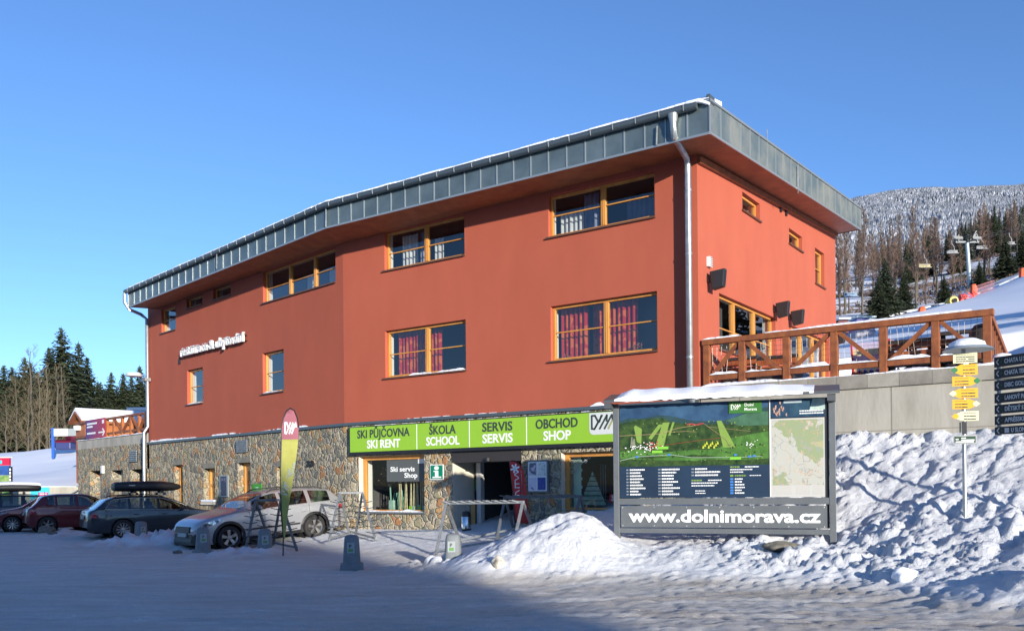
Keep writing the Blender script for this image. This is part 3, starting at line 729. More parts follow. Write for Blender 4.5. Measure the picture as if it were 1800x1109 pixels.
rv.build('plaster_reveals', m_cream, BL, fix=False)
# roof
EO = 1.2; EOR = .82
def eo(f, px, py): return f.on(px, py, EO)
cz = F1.on(1247, 234.4, EO); bz = F1.on(573, 401, EO); lz = F2.on(226, 540, EO)
Kc = F1.P(EOR, EO, cz[1]); Kb = F1.P(bz[0], EO, bz[1]); Kl = F2.P(lz[0], EO, lz[1])
rz_ = FR.on(1513, 404, EOR); Kr = FR.P(rz_[0], EOR, rz_[1])
Kbl = Kl+F2.n*-13; Kbl.z = Kr.z-.2
FH = .72
up = lambda p, h: Vector((p.x, p.y, p.z+h))
bot = [Kl, Kb, Kc, Kr, Kbl]
mb = MB(); mb.poly([up(p, .02) for p in bot][::-1]); mb.build('soffit', m_soffit, BL)
mb = MB()
for i in range(5):
    p, q = bot[i], bot[(i+1) % 5]
    if i == 2: continue
    mb.poly([p, q, up(q, FH), up(p, FH)])
mb.poly([up(p, FH) for p in bot]); mb.build('roof', m_zinc, BL)
mb = MB(); mb.poly([Kc, Kr, up(Kr, FH), up(Kc, FH)]); mb.build('gable_fascia', m_zincw, BL)
mb = MB()
def seams(p, q, n, out, t=.018, w=.028):
    for k in range(n+1):
        c = p.lerp(q, k/n); d = (q-p); d.z = 0; d.normalize()
        a = c-d*w/2; b2 = c+d*w/2
        mb.hexa([a, b2, b2+out*t, a+out*t, up(a, FH), up(b2, FH), up(b2+out*t, FH), up(a+out*t, FH)])
seams(Kb, Kc, 23, F1.n); seams(Kl, Kb, 25, F2.n); seams(Kc, Kr, 21, FR.n)
for p, q, o in ((Kb, Kc, F1.n), (Kl, Kb, F2.n), (Kc, Kr, FR.n)):
    mb.beam(p+o*.012, q+o*.012, .03, .05); mb.beam(up(p, FH)+o*.012, up(q, FH)+o*.012, .04, .05)
mb.build('fascia_seams', m_seam, BL)
mb = MB(); gut = []
for p, q, o, e0, e1 in ((Kb, Kc, F1.n, 0, -.25), (Kl, Kb, F2.n, -.12, 0)):
    d = (q-p).normalized(); gut.append((up(p, FH-.09)+o*.09-d*e0*-1*0, up(q, FH-.09)+o*.09+d*e1))
A = gut[1][0]; Bm = gut[0][0]; Cc = gut[0][1]
mb.tube([A-(Bm-A).normalized()*.1, A, Bm, Cc], .085, 12)
gu = mb.build('gutter', m_gutter, BL, smooth=True)
mb = MB()
for p, q, n in ((Bm, Cc, 20), (A, Bm, 24)):
    for k in range(n):
        c = p.lerp(q, (k+.5)/n); mb.tube([c+Vector((0, 0, .1)), c+F1.n*.09+Vector((0, 0, .03)), c+F1.n*.07-Vector((0, 0, .07))], .016, 5)
mb.build('gutter_bracket', m_grey, gu)
mb = MB()
for p, q, o in ((Kb, Kc, F1.n), (Kl, Kb, F2.n)):
    n = 60; d = (q-p).normalized()
    for k in range(n):
        a0 = up(p.lerp(q, k/n), FH+.03); a1 = up(p.lerp(q, (k+1)/n), FH+.03)
        h = .05+.008*math.sin(k*.7)+r_.uniform(0, .004)
        w0 = .05+r_.uniform(-.01, .01)
        mb.hexa([a0+o*w0, a1+o*w0, a1-o*.7, a0-o*.7, a0+o*(w0-.04)+Vector((0, 0, h)), a1+o*(w0-.04)+Vector((0, 0, h)), a1-o*.7+Vector((0, 0, h+.12)), a0-o*.7+Vector((0, 0, h+.12))])
c = up(Kc, FH+.03)
mb.tube([c-F1.r*.5+F1.n*.07, c-F1.r*.2+F1.n*.09-Vector((0, 0, .03)), c+F1.r*.02+F1.n*.06-Vector((0, 0, .14))], [.04, .05, .03], 8)
mb.build('roof_snow', m_snow, BL, smooth=True)
mb = MB(); mb.fb(F1, EOR-.34, EOR+.0, EO-.3, EO-.02, Kc.z+FH+.06, Kc.z+FH+.10); mb.fb(F1, EOR-.06, EOR+.02, EO-.25, EO+.03, Kc.z+FH-.05, Kc.z+FH+.12); mb.build('ridge_end_cap', m_gutter, BL)
# brown strip standing in for the shade under the right eaves
mb = MB()
mb.hexa([FR.P(.0, .003, cz[1]-.13), FR.P(sRR, .003, rz_[1]-.13-.0), FR.P(sRR, .09, rz_[1]-.13), FR.P(.0, .09, cz[1]-.13), FR.P(.0, .003, cz[1]+.03), FR.P(sRR, .003, rz_[1]+.0), FR.P(sRR, .09, rz_[1]+.0), FR.P(.0, .09, cz[1]+.03)])
mb.build('eaves_shade_strip', m_brown, BL)
mb = MB()
s_, z_ = FR.on(1404, 335, EOR+.06); p0 = FR.P(s_, EOR+.04, z_+.68); mb.tube([p0, FR.P(s_, EOR+.04, z_+.02), FR.P(s_+.06, EOR+.02, z_-.05)], .018, 6)
p = FR.P(FR.on(1348, 245, EOR-.5)[0], EOR-.5, 0); p.z = FR.on(1348, 228, EOR-.5)[1]; mb.tube([p-Vector((0, 0, .5)), p], .012, 5)
s_, z_ = F1.on(1155, 222, EO+.05); mb.tube([F1.P(s_, EO+.05, z_), F1.P(s_-.02, EO+.05, z_-.42)], .018, 6)
s_, z_ = F1.on(573, 372, EO+.05); mb.tube([F1.P(s_, EO+.05, z_+.1), F1.P(s_-.02, EO+.05, z_-.45)], .018, 6)
s_, z_ = F2.on(381, 452, EO+.05); mb.tube([F2.P(s_, EO+.05, z_+.1), F2.P(s_-.02, EO+.05, z_-.4)], .018, 6)
mb.build('lightning_rod', m_galv, BL, smooth=True)
# downpipes
s_, z_ = F1.on(1183, 207, EO+.1); se, ze = F1.on(1209, 292, .17); _, zb = F1.on(1216, 696, .17)
mb = MB()
mb.tube([F1.P(s_, EO+.1, z_+.02), F1.P(s_, EO+.1, z_-.2), F1.P(s_+.01, EO+.06, z_-.42), F1.P(s_+(se-s_)*.5, .65, (z_-.42+ze)/2+.05), F1.P(se, .24, ze+.16), F1.P(se, .17, ze), F1.P(se, .17, zb), F1.P(se, .05, zb-.12)], [.075]*8, 14)
dp = mb.build('downpipe', m_pipe, BL, smooth=60)
mb = MB()
for z in (ze-.6, 7.0, 4.6):
    mb.lathe([(.085, 0), (.085, .05)], F1.P(se, .17, z)); mb.tube([F1.P(se, .0, z+.02), F1.P(se, .1, z+.02)], .012, 5)
mb.lathe([(.06, -.14), (.12, .12)], F1.P(s_, EO+.1, z_-.05))
mb.build('pipe_clamp', m_seam, dp, smooth=True)
s_, z_ = F2.on(219, 517, EO+.1); se2, ze2 = F2.on(258.5, 556, .14)
mb = MB()
mb.tube([F2.P(s_, EO+.1, z_+.02), F2.P(s_, EO+.1, z_-.35), F2.P(s_+.1, EO-.05, z_-.62), F2.P(se2-.25, .3, ze2+.1), F2.P(se2-.03, .14, ze2-.12), F2.P(se2-.03, .14, 4.3), F2.P(se2-.05, .3, 4.05), F2.P(se2-.05, .3, 1.2)], .07, 14)
mb.build('downpipe', m_pipe, BL, smooth=60)
# interiors: one closed dark room behind each opening
INT = MB(); REV = MB()
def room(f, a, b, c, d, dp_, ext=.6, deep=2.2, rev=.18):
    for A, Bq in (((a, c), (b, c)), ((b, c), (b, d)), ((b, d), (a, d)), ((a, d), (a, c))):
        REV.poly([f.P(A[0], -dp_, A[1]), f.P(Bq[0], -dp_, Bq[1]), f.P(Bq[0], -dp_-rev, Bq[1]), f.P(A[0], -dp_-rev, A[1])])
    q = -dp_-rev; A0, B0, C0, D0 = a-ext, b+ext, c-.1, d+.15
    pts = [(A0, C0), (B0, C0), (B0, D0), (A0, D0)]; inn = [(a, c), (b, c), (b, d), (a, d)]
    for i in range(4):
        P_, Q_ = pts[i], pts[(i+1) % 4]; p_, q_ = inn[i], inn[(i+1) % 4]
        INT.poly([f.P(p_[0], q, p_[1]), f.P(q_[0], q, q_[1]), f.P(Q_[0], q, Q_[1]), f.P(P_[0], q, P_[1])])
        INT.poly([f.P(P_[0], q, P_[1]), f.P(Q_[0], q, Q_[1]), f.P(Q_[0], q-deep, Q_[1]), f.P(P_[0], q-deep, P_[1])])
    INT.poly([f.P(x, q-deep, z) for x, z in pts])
m_cur_r = M('red_plaid_curtain', (.30, .002, .002), .8, col2=(.42, .07, .008), vs=5, thr=(.47, .5), stretch=(1, 1, 1), detail=1)
m_cur_w = M('pale_curtain', (.55, .56, .55), .8, var=.2, vs=3)
m_cur_b = M('blue_grey_curtain', (.22, .25, .36), .8, var=.3, vs=3)
m_plant = M('house_plant', (.04, .09, .03), .7, var=.5, vs=20)
m_pink = M('pink_things', (.6, .09, .12), .6)
m_things = M('pale_objects', (.5, .55, .5), .6, var=.3, vs=10)
def curtain(mb, f, a, b, z0, z1, d, amp=.035, per=.14):
    n = max(8, int((b-a)/.02)); prev = None
    for k in range(n+1):
        s = a+(b-a)*k/n; dd = d+amp*math.sin(2*PI*s/per)+amp*.4*math.sin(2*PI*s/per*.37+1)
        cur = (mb.v(f.P(s, dd, z0)), mb.v(f.P(s, dd, z1)))
        if prev: mb.face([prev[0], cur[0], cur[1], prev[1]])
        prev = cur
def window(key, mull=(), bar=.55, fw=.07, mw=.13, cur=(), sill='metal', snow=0, top_bar=False, things=()):
    f, a, b, c, d = H[key][:5]; q = -dep
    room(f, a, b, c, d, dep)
    m = MB()
    m.fb(f, a+.004, a+fw, q, q+.09, c+.004, d-.004); m.fb(f, b-fw, b-.004, q, q+.09, c+.004, d-.004)
    m.fb(f, a+fw, b-fw, q, q+.088, c+.004, c+fw); m.fb(f, a+fw, b-fw, q, q+.088, d-fw, d-.004)
    xs = [a+fw]
    for t in mull:
        x = a+(b-a)*t; m.fb(f, x-mw/2, x+mw/2, q-.002, q+.1, c+fw, d-fw); m.fb(f, x-.012, x+.012, q+.1, q+.112, c+fw, d-fw); xs += [x-mw/2, x+mw/2]
    xs.append(b-fw)
    if bar:
        for x0, x1 in zip(xs[::2], xs[1::2]): m.fb(f, x0, x1, q+.05, q+.075, c+(d-c)*bar-.016, c+(d-c)*bar+.016)
    w = m.build('window', m_wood, BL, bevel=.006)
    for x0, x1 in zip(xs[::2], xs[1::2]):
        g = MB(); g.poly([f.P(x0, q+.04, c+fw), f.P(x1, q+.04, c+fw), f.P(x1, q+.04, d-fw), f.P(x0, q+.04, d-fw)]); g.build('pane', m_glass, w, fix=False)
    s = MB(); s.fb(f, a-.06, b+.02, -dep+.09, .06, c-.045, c-.004); s.build('sill', M('brown_metal_sill', (.11, .05, .03), .4), w)
    if snow:
        k = MB(); L_ = b-a
        strip(k, f, a+L_*(1-snow), b-.01, -.1, .055, c-.003, .07, int(a*10) % 97)
        k.build('sill_snow', m_snow, w)
    for (x0, x1, z0, z1, mat_, dd) in cur:
        k = MB(); curtain(k, f, a+(b-a)*x0, a+(b-a)*x1, c+(d-c)*z0, c+(d-c)*z1, -dd); k.build('curtain', mat_, w, smooth='all', fix=False)
    for (x, kind, sz) in things:
        k = MB(); px_ = a+(b-a)*x; r2 = random.Random(int(x*1000)+len(key))
        if kind == 'plant':
            for i in range(34):
                p_ = f.P(px_+r2.gauss(0, sz*.45), -dep-.10+r2.uniform(-.05, .04), c+.05+abs(r2.gauss(0, sz*.5)))
                k.poly([p_, p_+Vector((r2.uniform(-.05, .05), r2.uniform(-.05, .05), .05)), p_+Vector((r2.uniform(-.05, .05), 0, -.02))])
            k.lathe([(.05, 0), (.07, .1)], f.P(px_, -dep-.1, c))
            k.build('potted_plant', m_plant, w)
            k = MB()
            for i in range(12):
                p_ = f.P(px_+r2.gauss(0, sz*.4), -dep-.06, c+.1+abs(r2.gauss(0, sz*.5))); k.lathe([(.0, -.015), (.02, 0), (0, .015)], p_, n=6)
            k.build('blossoms', m_pink, w)
        else:
            for i in range(3):
                s0 = px_+sz*(i-1)*.5; k.fb(f, s0-.05*sz*4, s0+.04*sz*4, -dep-.2, -dep-.08, c, c+sz*r2.uniform(.3, 1))
            k.build('window_clutter', {'p': m_pink, 't': m_things}[kind], w, bevel=.01)
    return w
window('W1', (.515,), .52, cur=((.02, .26, 0, .62, m_cur_w, .5), (.26, .40, 0, 1, m_cur_b, .55), (.60, .9, .1, .8, m_cur_b, .9)), things=((.82, 't', .12), (.2, 't', .07)))
window('W2', (.52,), .52, cur=((.02, .29, 0, .98, m_cur_r, .46), (.33, .45, 0, .98, m_cur_r, .46), (.47, .76, 0, .98, m_cur_r, .46)), things=((.09, 'plant', .14), (.78, 'plant', .22)))
window('W3', (.51,), .45, cur=((.08, .30, 0, .95, m_cur_w, .5), (.52, .62, .0, .7, m_cur_w, .5), (.3, .4, 0, 1, m_cur_b, .6)), things=((.25, 't', .1), (.40, 't', .12), (.66, 't', .1), (.86, 'p', .16)))
window('W4', (.51,), .5, cur=((.05, .40, 0, .98, m_cur_r, .46), (.46, .60, 0, .95, m_cur_r, .46)), snow=.68, things=((.2, 't', .1), (.42, 't', .2), (.8, 't', .16)))
window('W5', (.36, .70), .45, cur=((.45, .6, 0, .6, m_cur_w, .5), (.76, .9, 0, .6, m_cur_w, .5)), things=((.17, 'p', .1), (.43, 'p', .1)))
window('W6', (), .5, snow=.9)
window('W7', (), .5, snow=.9, things=((.5, 'plant', .12),))
window('W8', (), .5, things=((.6, 'p', .1),))
window('W9', (), 0)
window('W10', (), 0)
window('R1', (), 0, things=((.5, 't', .14),)); window('R2', (), 0, things=((.5, 't', .1),)); window('R3', (), .5)
window('R4', (.30, .66), .42, mw=.12, fw=.06); window('R5', (.33, .66), .35, mw=.12)
# ground floor openings
def shopwin(key, mat_frame=m_wood):
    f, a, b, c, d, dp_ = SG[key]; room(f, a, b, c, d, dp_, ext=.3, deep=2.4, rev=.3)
    m = MB(); fw = .07
    m.fb(f, a+.003, a+fw+.05, -dp_, -dp_+.1, c+.003, d-.003); m.fb(f, b-fw, b-.003, -dp_, -dp_+.1, c+.003, d-.003)
    m.fb(f, a+fw+.05, b-fw, -dp_, -dp_+.098, d-.12, d-.003); m.fb(f, a+fw+.05, b-fw, -dp_, -dp_+.098, c+.003, c+.05)
    w = m.build('shop_window', mat_frame, BL, bevel=.006)
    g = MB(); g.poly([f.P(a+fw, -dp_+.05, c+.05), f.P(b-fw, -dp_+.05, c+.05), f.P(b-fw, -dp_+.05, d-.12), f.P(a+fw, -dp_+.05, d-.12)]); g.build('pane', m_shopglass, w, fix=False)
    return f, a, b, c, d, dp_, w
f, a, b, c, d, q, w = shopwin('S1')
m = MB(); m.fb(f, a-.05, b+.05, -q+.1, .07, c-.06, c-.003); m.build('sill', m_grey, w)
m = MB()
strip(m, f, a+.2, b-.03, -q+.11, .06, c-.002, .06, 4)
m.build('sill_snow', m_snow, w)
z1 = f.on(700, 812)[1]; z0 = f.on(700, 846)[1]
s0 = f.on(671, 830)[0]; s1 = f.on(735, 830)[0]
m = MB(); m.fb(f, s0, s1+.1, -q+.056, -q+.06, z0, z1+.1); m.build('window_film', M('grey_window_film', (.09, .10, .10), .5), w)
m = MB(); m.text('Ski servis', f.M((s0*.56+s1*.44), -q+.062, f.on(700, 828)[1]), .2, width=f.on(713.5, 825)[0]-f.on(671, 825)[0], bold=.025, ext=.001)
m.text('Shop', f.M((f.on(702, 838)[0]+f.on(725, 838)[0])/2, -q+.062, f.on(713, 839)[1]), .2, width=f.on(725, 838)[0]-f.on(702, 838)[0], bold=.025, ext=.001)
m.build('window_lettering', m_text_w, w, fix=False)
m = MB(); m.fb(f, f.on(726, 808)[0], f.on(737, 808)[0], -q+.062, -q+.066, f.on(730, 814)[1], f.on(730, 804)[1]); m.build('window_sticker', m_white, w)
# display behind the glass: sticks, plants, green crates, a hanging coat
m = MB(); r2 = random.Random(4)
for i in range(15):
    s = a+(b-a)*(.50+.38*i/14+r2.uniform(-.01, .01)); l = r2.uniform(-.06, .06)
    m.tube([f.P(s, -q-.14, c), f.P(s+l, -q-.16, c+.9), f.P(s+l*1.6, -q-.14, c+1.35+r2.uniform(-.2, .2))], .02, 5)
m.build('birch_sticks', M('birch_sticks', (.55, .50, .28), .8, var=.5, vs=12), w, smooth=True)
m = MB()
for i in range(8):
    s = a+(b-a)*(.27+.2*r2.random()); m.beam(f.P(s, -q-.35, c), f.P(s+r2.uniform(-.25, .25), -q-.45, c+r2.uniform(.4, .95)), .04, .03)
m.build('green_stools', M('green_paint', (.12, .3, .2), .6), w)
m = MB(); m.tube([f.P(a+.75, -q-.3, c+1.75), f.P(a+.8, -q-.3, c+1.5), f.P(a+.98, -q-.3, c+1.15)], [.08, .15, .2], 8); m.build('red_jacket', M('red_jacket', (.5, .07, .03), .8), w, smooth=True)
m = MB()
for i in range(160):
    p_ = f.P(a+.72+r2.gauss(0, .17), -q-.3+r2.uniform(-.1, .1), c+1.1+r2.gauss(0, .17)); m.poly([p_, p_+Vector((r2.uniform(-.09, .09), .02, r2.uniform(-.09, .09))), p_+Vector((r2.uniform(-.07, .07), 0, r2.uniform(-.07, .07)))])
m.build('dry_wreath', M('dry_twigs', (.12, .08, .05), .9), w, fix=False)
m = MB()
for s_, h_, w_ in ((.36, .33, .2), (.70, .16, .1), (.78, .2, .1), (.85, .18, .12), (.93, .2, .1)):
    s = a+(b-a)*s_; m.fb(f, s-w_/2, s+w_/2, -q-.2, -q-.12, c+.0, c+h_)
m.build('display_boxes', M('pale_green_box', (.35, .55, .42), .6, var=.4, vs=6), w, bevel=.01)
m = MB()
for s_ in (.66, .80):
    s = a+(b-a)*s_; m.fb(f, s-.05, s+.05, -q-.13, -q-.1, c+.04, c+.16)
m.build('lime_tags', m_green, w)
# second shop window
f, a, b, c, d, q, w = shopwin('S2')
m = MB(); m.fb(f, a+.13, a+.36, -q-.12, -q-.1, c, d-.12)
for i in range(9): m.fb(f, a+.33, a+.40, -q-.1, -q-.098, c+.1+i*.22, c+.17+i*.22)
m.build('mint_paper_strip', M('mint_paper', (.42, .62, .45), .7), w)
m = MB()
def ringc(mm, f, s, z, dd, rad, t=.018, n=24):
    for k in range(n):
        a0, a1 = 2*PI*k/n, 2*PI*(k+1)/n
        mm.poly([f.P(s+math.cos(a0)*rad, dd, z+math.sin(a0)*rad), f.P(s+math.cos(a1)*rad, dd, z+math.sin(a1)*rad), f.P(s+math.cos(a1)*(rad-t), dd, z+math.sin(a1)*(rad-t)), f.P(s+math.cos(a0)*(rad-t), dd, z+math.sin(a0)*(rad-t))])
for (px, py, rad) in ((1021, 794, .28), (1007, 818, .17)):
    s, z = f.on(px, py, -q-.1); ringc(m, f, s, z, -q-.1, rad); ringc(m, f, s, z, -q-.1, rad*.35)
    for k in range(12):
        t = 2*PI*k/12; m.beam(f.P(s+math.cos(t)*rad*.35, -q-.1, z+math.sin(t)*rad*.35), f.P(s+math.cos(t)*rad, -q-.1, z+math.sin(t)*rad), .016, .004); ringc(m, f, s+math.cos(t)*rad, z+math.sin(t)*rad, -q-.1, .05, n=8)
m.build('paper_snowflake', m_white, w, fix=False)
m = MB()
zb_ = f.on(1040, 888, -q-.15)[1]; zt_ = f.on(1043, 828, -q-.15)[1]; sc = f.on(1042, 860, -q-.15)[0]; hw = f.on(1066, 880, -q-.15)[0]-sc
for k in range(7):
    t0, t1 = k/7+.012, (k+1)/7-.012
    m.fprism(f, [(sc-hw*(1-t0), zb_+(zt_-zb_)*t0), (sc+hw*(1-t0), zb_+(zt_-zb_)*t0), (sc+hw*(1-t1), zb_+(zt_-zb_)*t1), (sc-hw*(1-t1), zb_+(zt_-zb_)*t1)], -q-.17, -q-.14)
m.build('plank_christmas_tree', M('grey_green_planks', (.30, .42, .30), .8, var=.35, vs=9), w)
m = MB(); m.fb(f, f.on(1072, 880, -q-.2)[0], f.on(1086, 880, -q-.2)[0], -q-.25, -q-.18, f.on(1075, 882, -q-.2)[1], f.on(1075, 868, -q-.2)[1]); m.build('red_price_card', M('red_card', (.6, .012, .02), .5), w)
m = MB(); m.text('S', f.M(f.on(1077.5, 880, -q-.17)[0], -q-.175, f.on(1077, 879, -q-.17)[1]), .19, bold=.04, ext=.001); m.build('price_lettering', m_text_w, w, fix=False)
m = MB()
for px in (1056, 1060, 1064): m.fb(f, f.on(px, 850, -q-.9)[0], f.on(px, 850, -q-.9)[0]+.03, -q-.9, -q-.88, c, d-.3)
m.build('display_rail', m_galv, w)
# entrance
f, a, b, c, d, q = SG['E']
room(f, a+.2, b, c, d-.15, q+.01, ext=.1, deep=3.2, rev=.2)
m = MB(); m.fb(f, a-.01, b+.01, -q, .02, d-.22, d+.08); m.build('door_header', M('dark_bronze_header', (.035, .03, .028), .5), BL)
m = MB(); m.lathe([(.0, 0), (.07, .0), (.07, -.09), (0, -.1)], f.P((a+b)/2+.1, .06, d-.12), n=14)
m.build('door_sensor', m_black, BL)
sp_ = f.on(842, 860, -q+.1)[0]; sq = f.on(830, 860, -q+.1)[0]
m = MB(); m.fb(f, sp_-.06, sp_+.09, -q, -q+.14, c, d-.22); m.fb(f, sq-.05, sq, -q, -q+.12, c, d-.22); m.build('door_frame', M('silver_door_frame', (.55, .55, .53), .5), BL)
m = MB(); m.poly([f.P(sq, -q+.05, c), f.P(sp_-.06, -q+.05, c), f.P(sp_-.06, -q+.05, d-.22), f.P(sq, -q+.05, d-.22)]); m.build('door_side_pane', m_glass, BL, fix=False)
m = MB(); m.fb(f, sq+.02, sp_-.07, -q-.05, -q-.03, c+1.35, c+1.68); m.build('door_poster', M('door_poster', (.10, .5, .06), .6), BL)
m = MB(); m.fb(f, sq+.02, sp_-.07, -q-.05, -q-.03, c+1.85, c+2.15); m.build('door_leaflet', M('door_leaflet', (.30, .38, .36), .6, var=.5, vs=14), BL)
m = MB(); m.fb(f, sq+.03, sp_-.08, -q-.05, -q-.03, c+.95, c+1.12); m.build('door_notice', M('door_notice', (.45, .06, .03), .6), BL)
m = MB(); m.fb(f, sq+.05, sp_-.06, -q+.2, -q+.24, c+.15, c+.95); m.build('plywood_board', M('plywood', (.58, .36, .14), .6, var=.2, vs=4), BL)
for k in OP:                                                  # openings of the left ground floor
    f, a, b, c, d, q = OP[k]; room(f, a, b, c, d, q, ext=.2, deep=1.5, rev=.05)
    m = MB(); m.fb(f, a+.003, a+.13, -q, -q+.1, c+.003, d-.003); m.fb(f, b-.1, b-.003, -q, -q+.1, c+.003, d-.003); m.fb(f, a+.13, b-.1, -q, -q+.098, d-.12, d-.003); m.fb(f, a+.13, b-.1, -q, -q+.098, (c+d)/2-.05, (c+d)/2+.05)
    m.fb(f, a+.0, a+.16, -q+.1, -q+.13, (c*.3+d*.7)-.09, (c*.3+d*.7)+.06)
    w = m.build('window', m_wood, BL, bevel=.006)
    g = MB(); g.poly([f.P(a+.13, -q+.04, c), f.P(b-.1, -q+.04, c), f.P(b-.1, -q+.04, d-.1), f.P(a+.13, -q+.04, d-.1)]); g.build('pane', m_glass, w, fix=False)
    m = MB(); m.fb(f, a-.03, b+.03, -.02, .012, d+.003, d+.2); m.build('lintel', M('stone_lintel', (.26, .24, .19), .8, var=.3, vs=5, bump=.4), w)
    if k == 'O2':
        m = MB(); m.fb(f, a-.08, b+.08, -q+.1, .1, c-.1, c-.003); m.build('sill', m_cream, w)
        m = MB(); m.fb(f, a-.08, b+.08, -q+.1, .1, c, c+.09); m.build('sill_snow', m_snow, w, bevel=.03)
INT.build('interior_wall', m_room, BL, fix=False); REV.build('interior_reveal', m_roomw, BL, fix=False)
# vents
def vent(f, xl, xr, yt, yb):
    a, b, c, d = hole(f, xl, xr, yt, yb); m = MB(); m.fb(f, a, b, 0, .03, c, d); v = m.build('vent', m_dark, BL)
    m = MB(); n = 6
    for k in range(n):
        z = c+(d-c)*(k+.3)/n; m.hexa([f.P(a+.03, .03, z), f.P(b-.03, .03, z), f.P(b-.03, .06, z-.02), f.P(a+.03, .06, z-.02), f.P(a+.03, .03, z+.07), f.P(b-.03, .03, z+.07), f.P(b-.03, .065, z+.03), f.P(a+.03, .065, z+.03)])
    m.build('vent_slats', m_galv, v)
vent(F2, 416.5, 437, 774, 795)
# small sockets under the right eaves
m = MB()
for px, py in ((1342, 342), (1371, 365), (1380.5, 372)):
    s, z = FR.on(px, py); m.fb(FR, s-.05, s+.05, 0, .05, z-.13, z+.09)
m.build('wall_socket', m_black, BL)
m = MB(); s, z = F2.on(317, 635); m.fb(F2, s-.05, s+.05, 0, .06, z-.1, z+.1); m.build('wall_socket', m_black, BL)

# ------------------------------------------------------------------ writing and fittings on the facade
def mark(mb, m, w, thick=.075, last=None):
    """the zigzag emblem drawn as strokes in a box w wide, origin at its centre"""
    P_ = [[(-.48, -.28), (-.48, .26), (-.33, .26), (-.18, .0), (-.36, -.28), (-.46, -.26)], [(-.36, -.28), (.0, .26), (-.0, .26)], [(-.04, .24), (-.13, .0)], [(-.12, -.28), (.22, .26)], [(.22, .26), (.20, .02)], [(.10, -.28), (.44, .26), (.48, .05)]]
    L_ = [(.28, -.28), (.47, .05)]
    def stroke(mm, pts):
        for p, q in zip(pts, pts[1:]):
            p, q = Vector((*p, 0))*w, Vector((*q, 0))*w; d = (q-p).normalized(); n_ = Vector((-d.y, d.x, 0))*w*thick*.5; d2 = d*w*thick*.25
            mm.prism([m @ (p-n_-d2), m @ (q-n_+d2), m @ (q+n_+d2), m @ (p+n_-d2)], (m.to_3x3() @ Vector((0, 0, 1)))*.004)
    for s in P_: stroke(mb, s)
    if last is not None: stroke(last, L_)
s0, zt0 = F1.on(615, 752, .16); s1_, _ = F1.on(1088, 722, .16); zb0 = F1.on(614, 794, .16)[1]
zt0 = (zt0+F1.on(1082, 722.5, .16)[1])/2; zb0 = (zb0+F1.on(1082, 777, .16)[1])/2
SGN = thing('shop_sign_board', 'long lime green board reading ski půjčovna, škola, servis, obchod above the entrance', 'sign', F1.P((s0+s1_)/2, .05, zb0))
m = MB(); m.fb(F1, s0-.04, s1_+.04, .004, .15, zb0-.09, zt0+.03); m.build('sign_casing', m_black, SGN)
m = MB(); m.fb(F1, s0, s1_, .15, .16, zb0, zt0); m.build('sign_face', m_green, SGN)
sw = F1.on(1036, 740, .16)[0]; m = MB()
zz0 = F1.on(1040, 764, .16)[1]; pts = [(s1_+.002, zt0-.01), (sw, zt0-.01)]
for k in range(7): t = PI+PI/2*k/6; pts.append((sw+.12+.12*math.cos(t), zz0+.12+.12*math.sin(t)))
pts.append((s1_+.002, zz0)); m.fprism(F1, pts, .16, .165); m.build('emblem_field', M('pale_panel', (.62, .64, .62), .5), SGN)
m, ml = MB(), MB(); mark(m, F1.M(F1.on(1059, 741, .16)[0], .167, F1.on(1059, 741, .16)[1]), .62, last=ml); m.build('emblem', m_text_d, SGN); ml.build('emblem_stroke', M('khaki_stroke', (.35, .36, .16), .5), SGN)
zh = zt0-zb0; md, mw_ = MB(), MB()
for (x0, x1, up_, x2, x3, dn) in ((628, 720, 'SKI PŮJČOVNA', 645, 703, 'SKI RENT'), (754.5, 801, 'ŠKOLA', 749, 807, 'SCHOOL'), (848, 901, 'SERVIS', 848, 901, 'SERVIS'), (942, 1016, 'OBCHOD', 955, 1003, 'SHOP')):
    for mm, a_, b_, t_, zz in ((md, x0, x1, up_, .56), (mw_, x2, x3, dn, .14)):
        p0, p1 = F1.on(a_, 765, .16)[0], F1.on(b_, 765, .16)[0]; mm = MB(); mm.text(t_, F1.M((p0+p1)/2, .162, zb0+zh*zz), .34, width=p1-p0, bold=.02, ext=.003); mm.build('dark_lettering' if zz > .5 else 'white_lettering', m_text_d if zz > .5 else m_text_w, SGN, fix=False)
m = MB()
for px in (732.5, 825, 925.5): s = F1.on(px, 760, .16)[0]; m.fb(F1, s-.012, s+.012, .16, .163, zb0+.01, zt0-.01)
m.build('divider', m_text_w, SGN)
m = MB(); r2 = random.Random(8)
strip(m, F1, s0, s1_, .02, .14, zt0+.031, .014, 6, gaps=1.2)
m.build('sign_snow', m_snow, SGN)
# letters restaurace & ubytovani on the left facade
sA, zA = F2.on(324, 628); sB, zB = F2.on(435, 602)
LET = thing('facade_lettering', 'white raised letters restaurace & ubytování on the left red facade', 'sign', F2.P((sA+sB)/2, .1, zA))
zA = (F2.on(324, 627)[1]+F2.on(435, 601)[1])/2
m = MB(); m.text('restaurace & ubytování', F2.M((sA+sB)/2, .10, zA), .50, width=sB-sA, bold=.012, ext=.045); m.build('letters', m_white, LET, fix=False)
m = MB(); m.fb(F2, sA, sB, .0, .10, zA+.02, zA+.05); m.fb(F2, sA, sB, .0, .1, zA+.22, zA+.24); m.build('letter_rail', m_dark, LET)
m = MB(); r2 = random.Random(5); x = sA
strip(m, F2, sA, sB, .1, .19, zA+.27, .03, 8, gaps=1.5)
m.build('letter_snow', m_snow, LET)
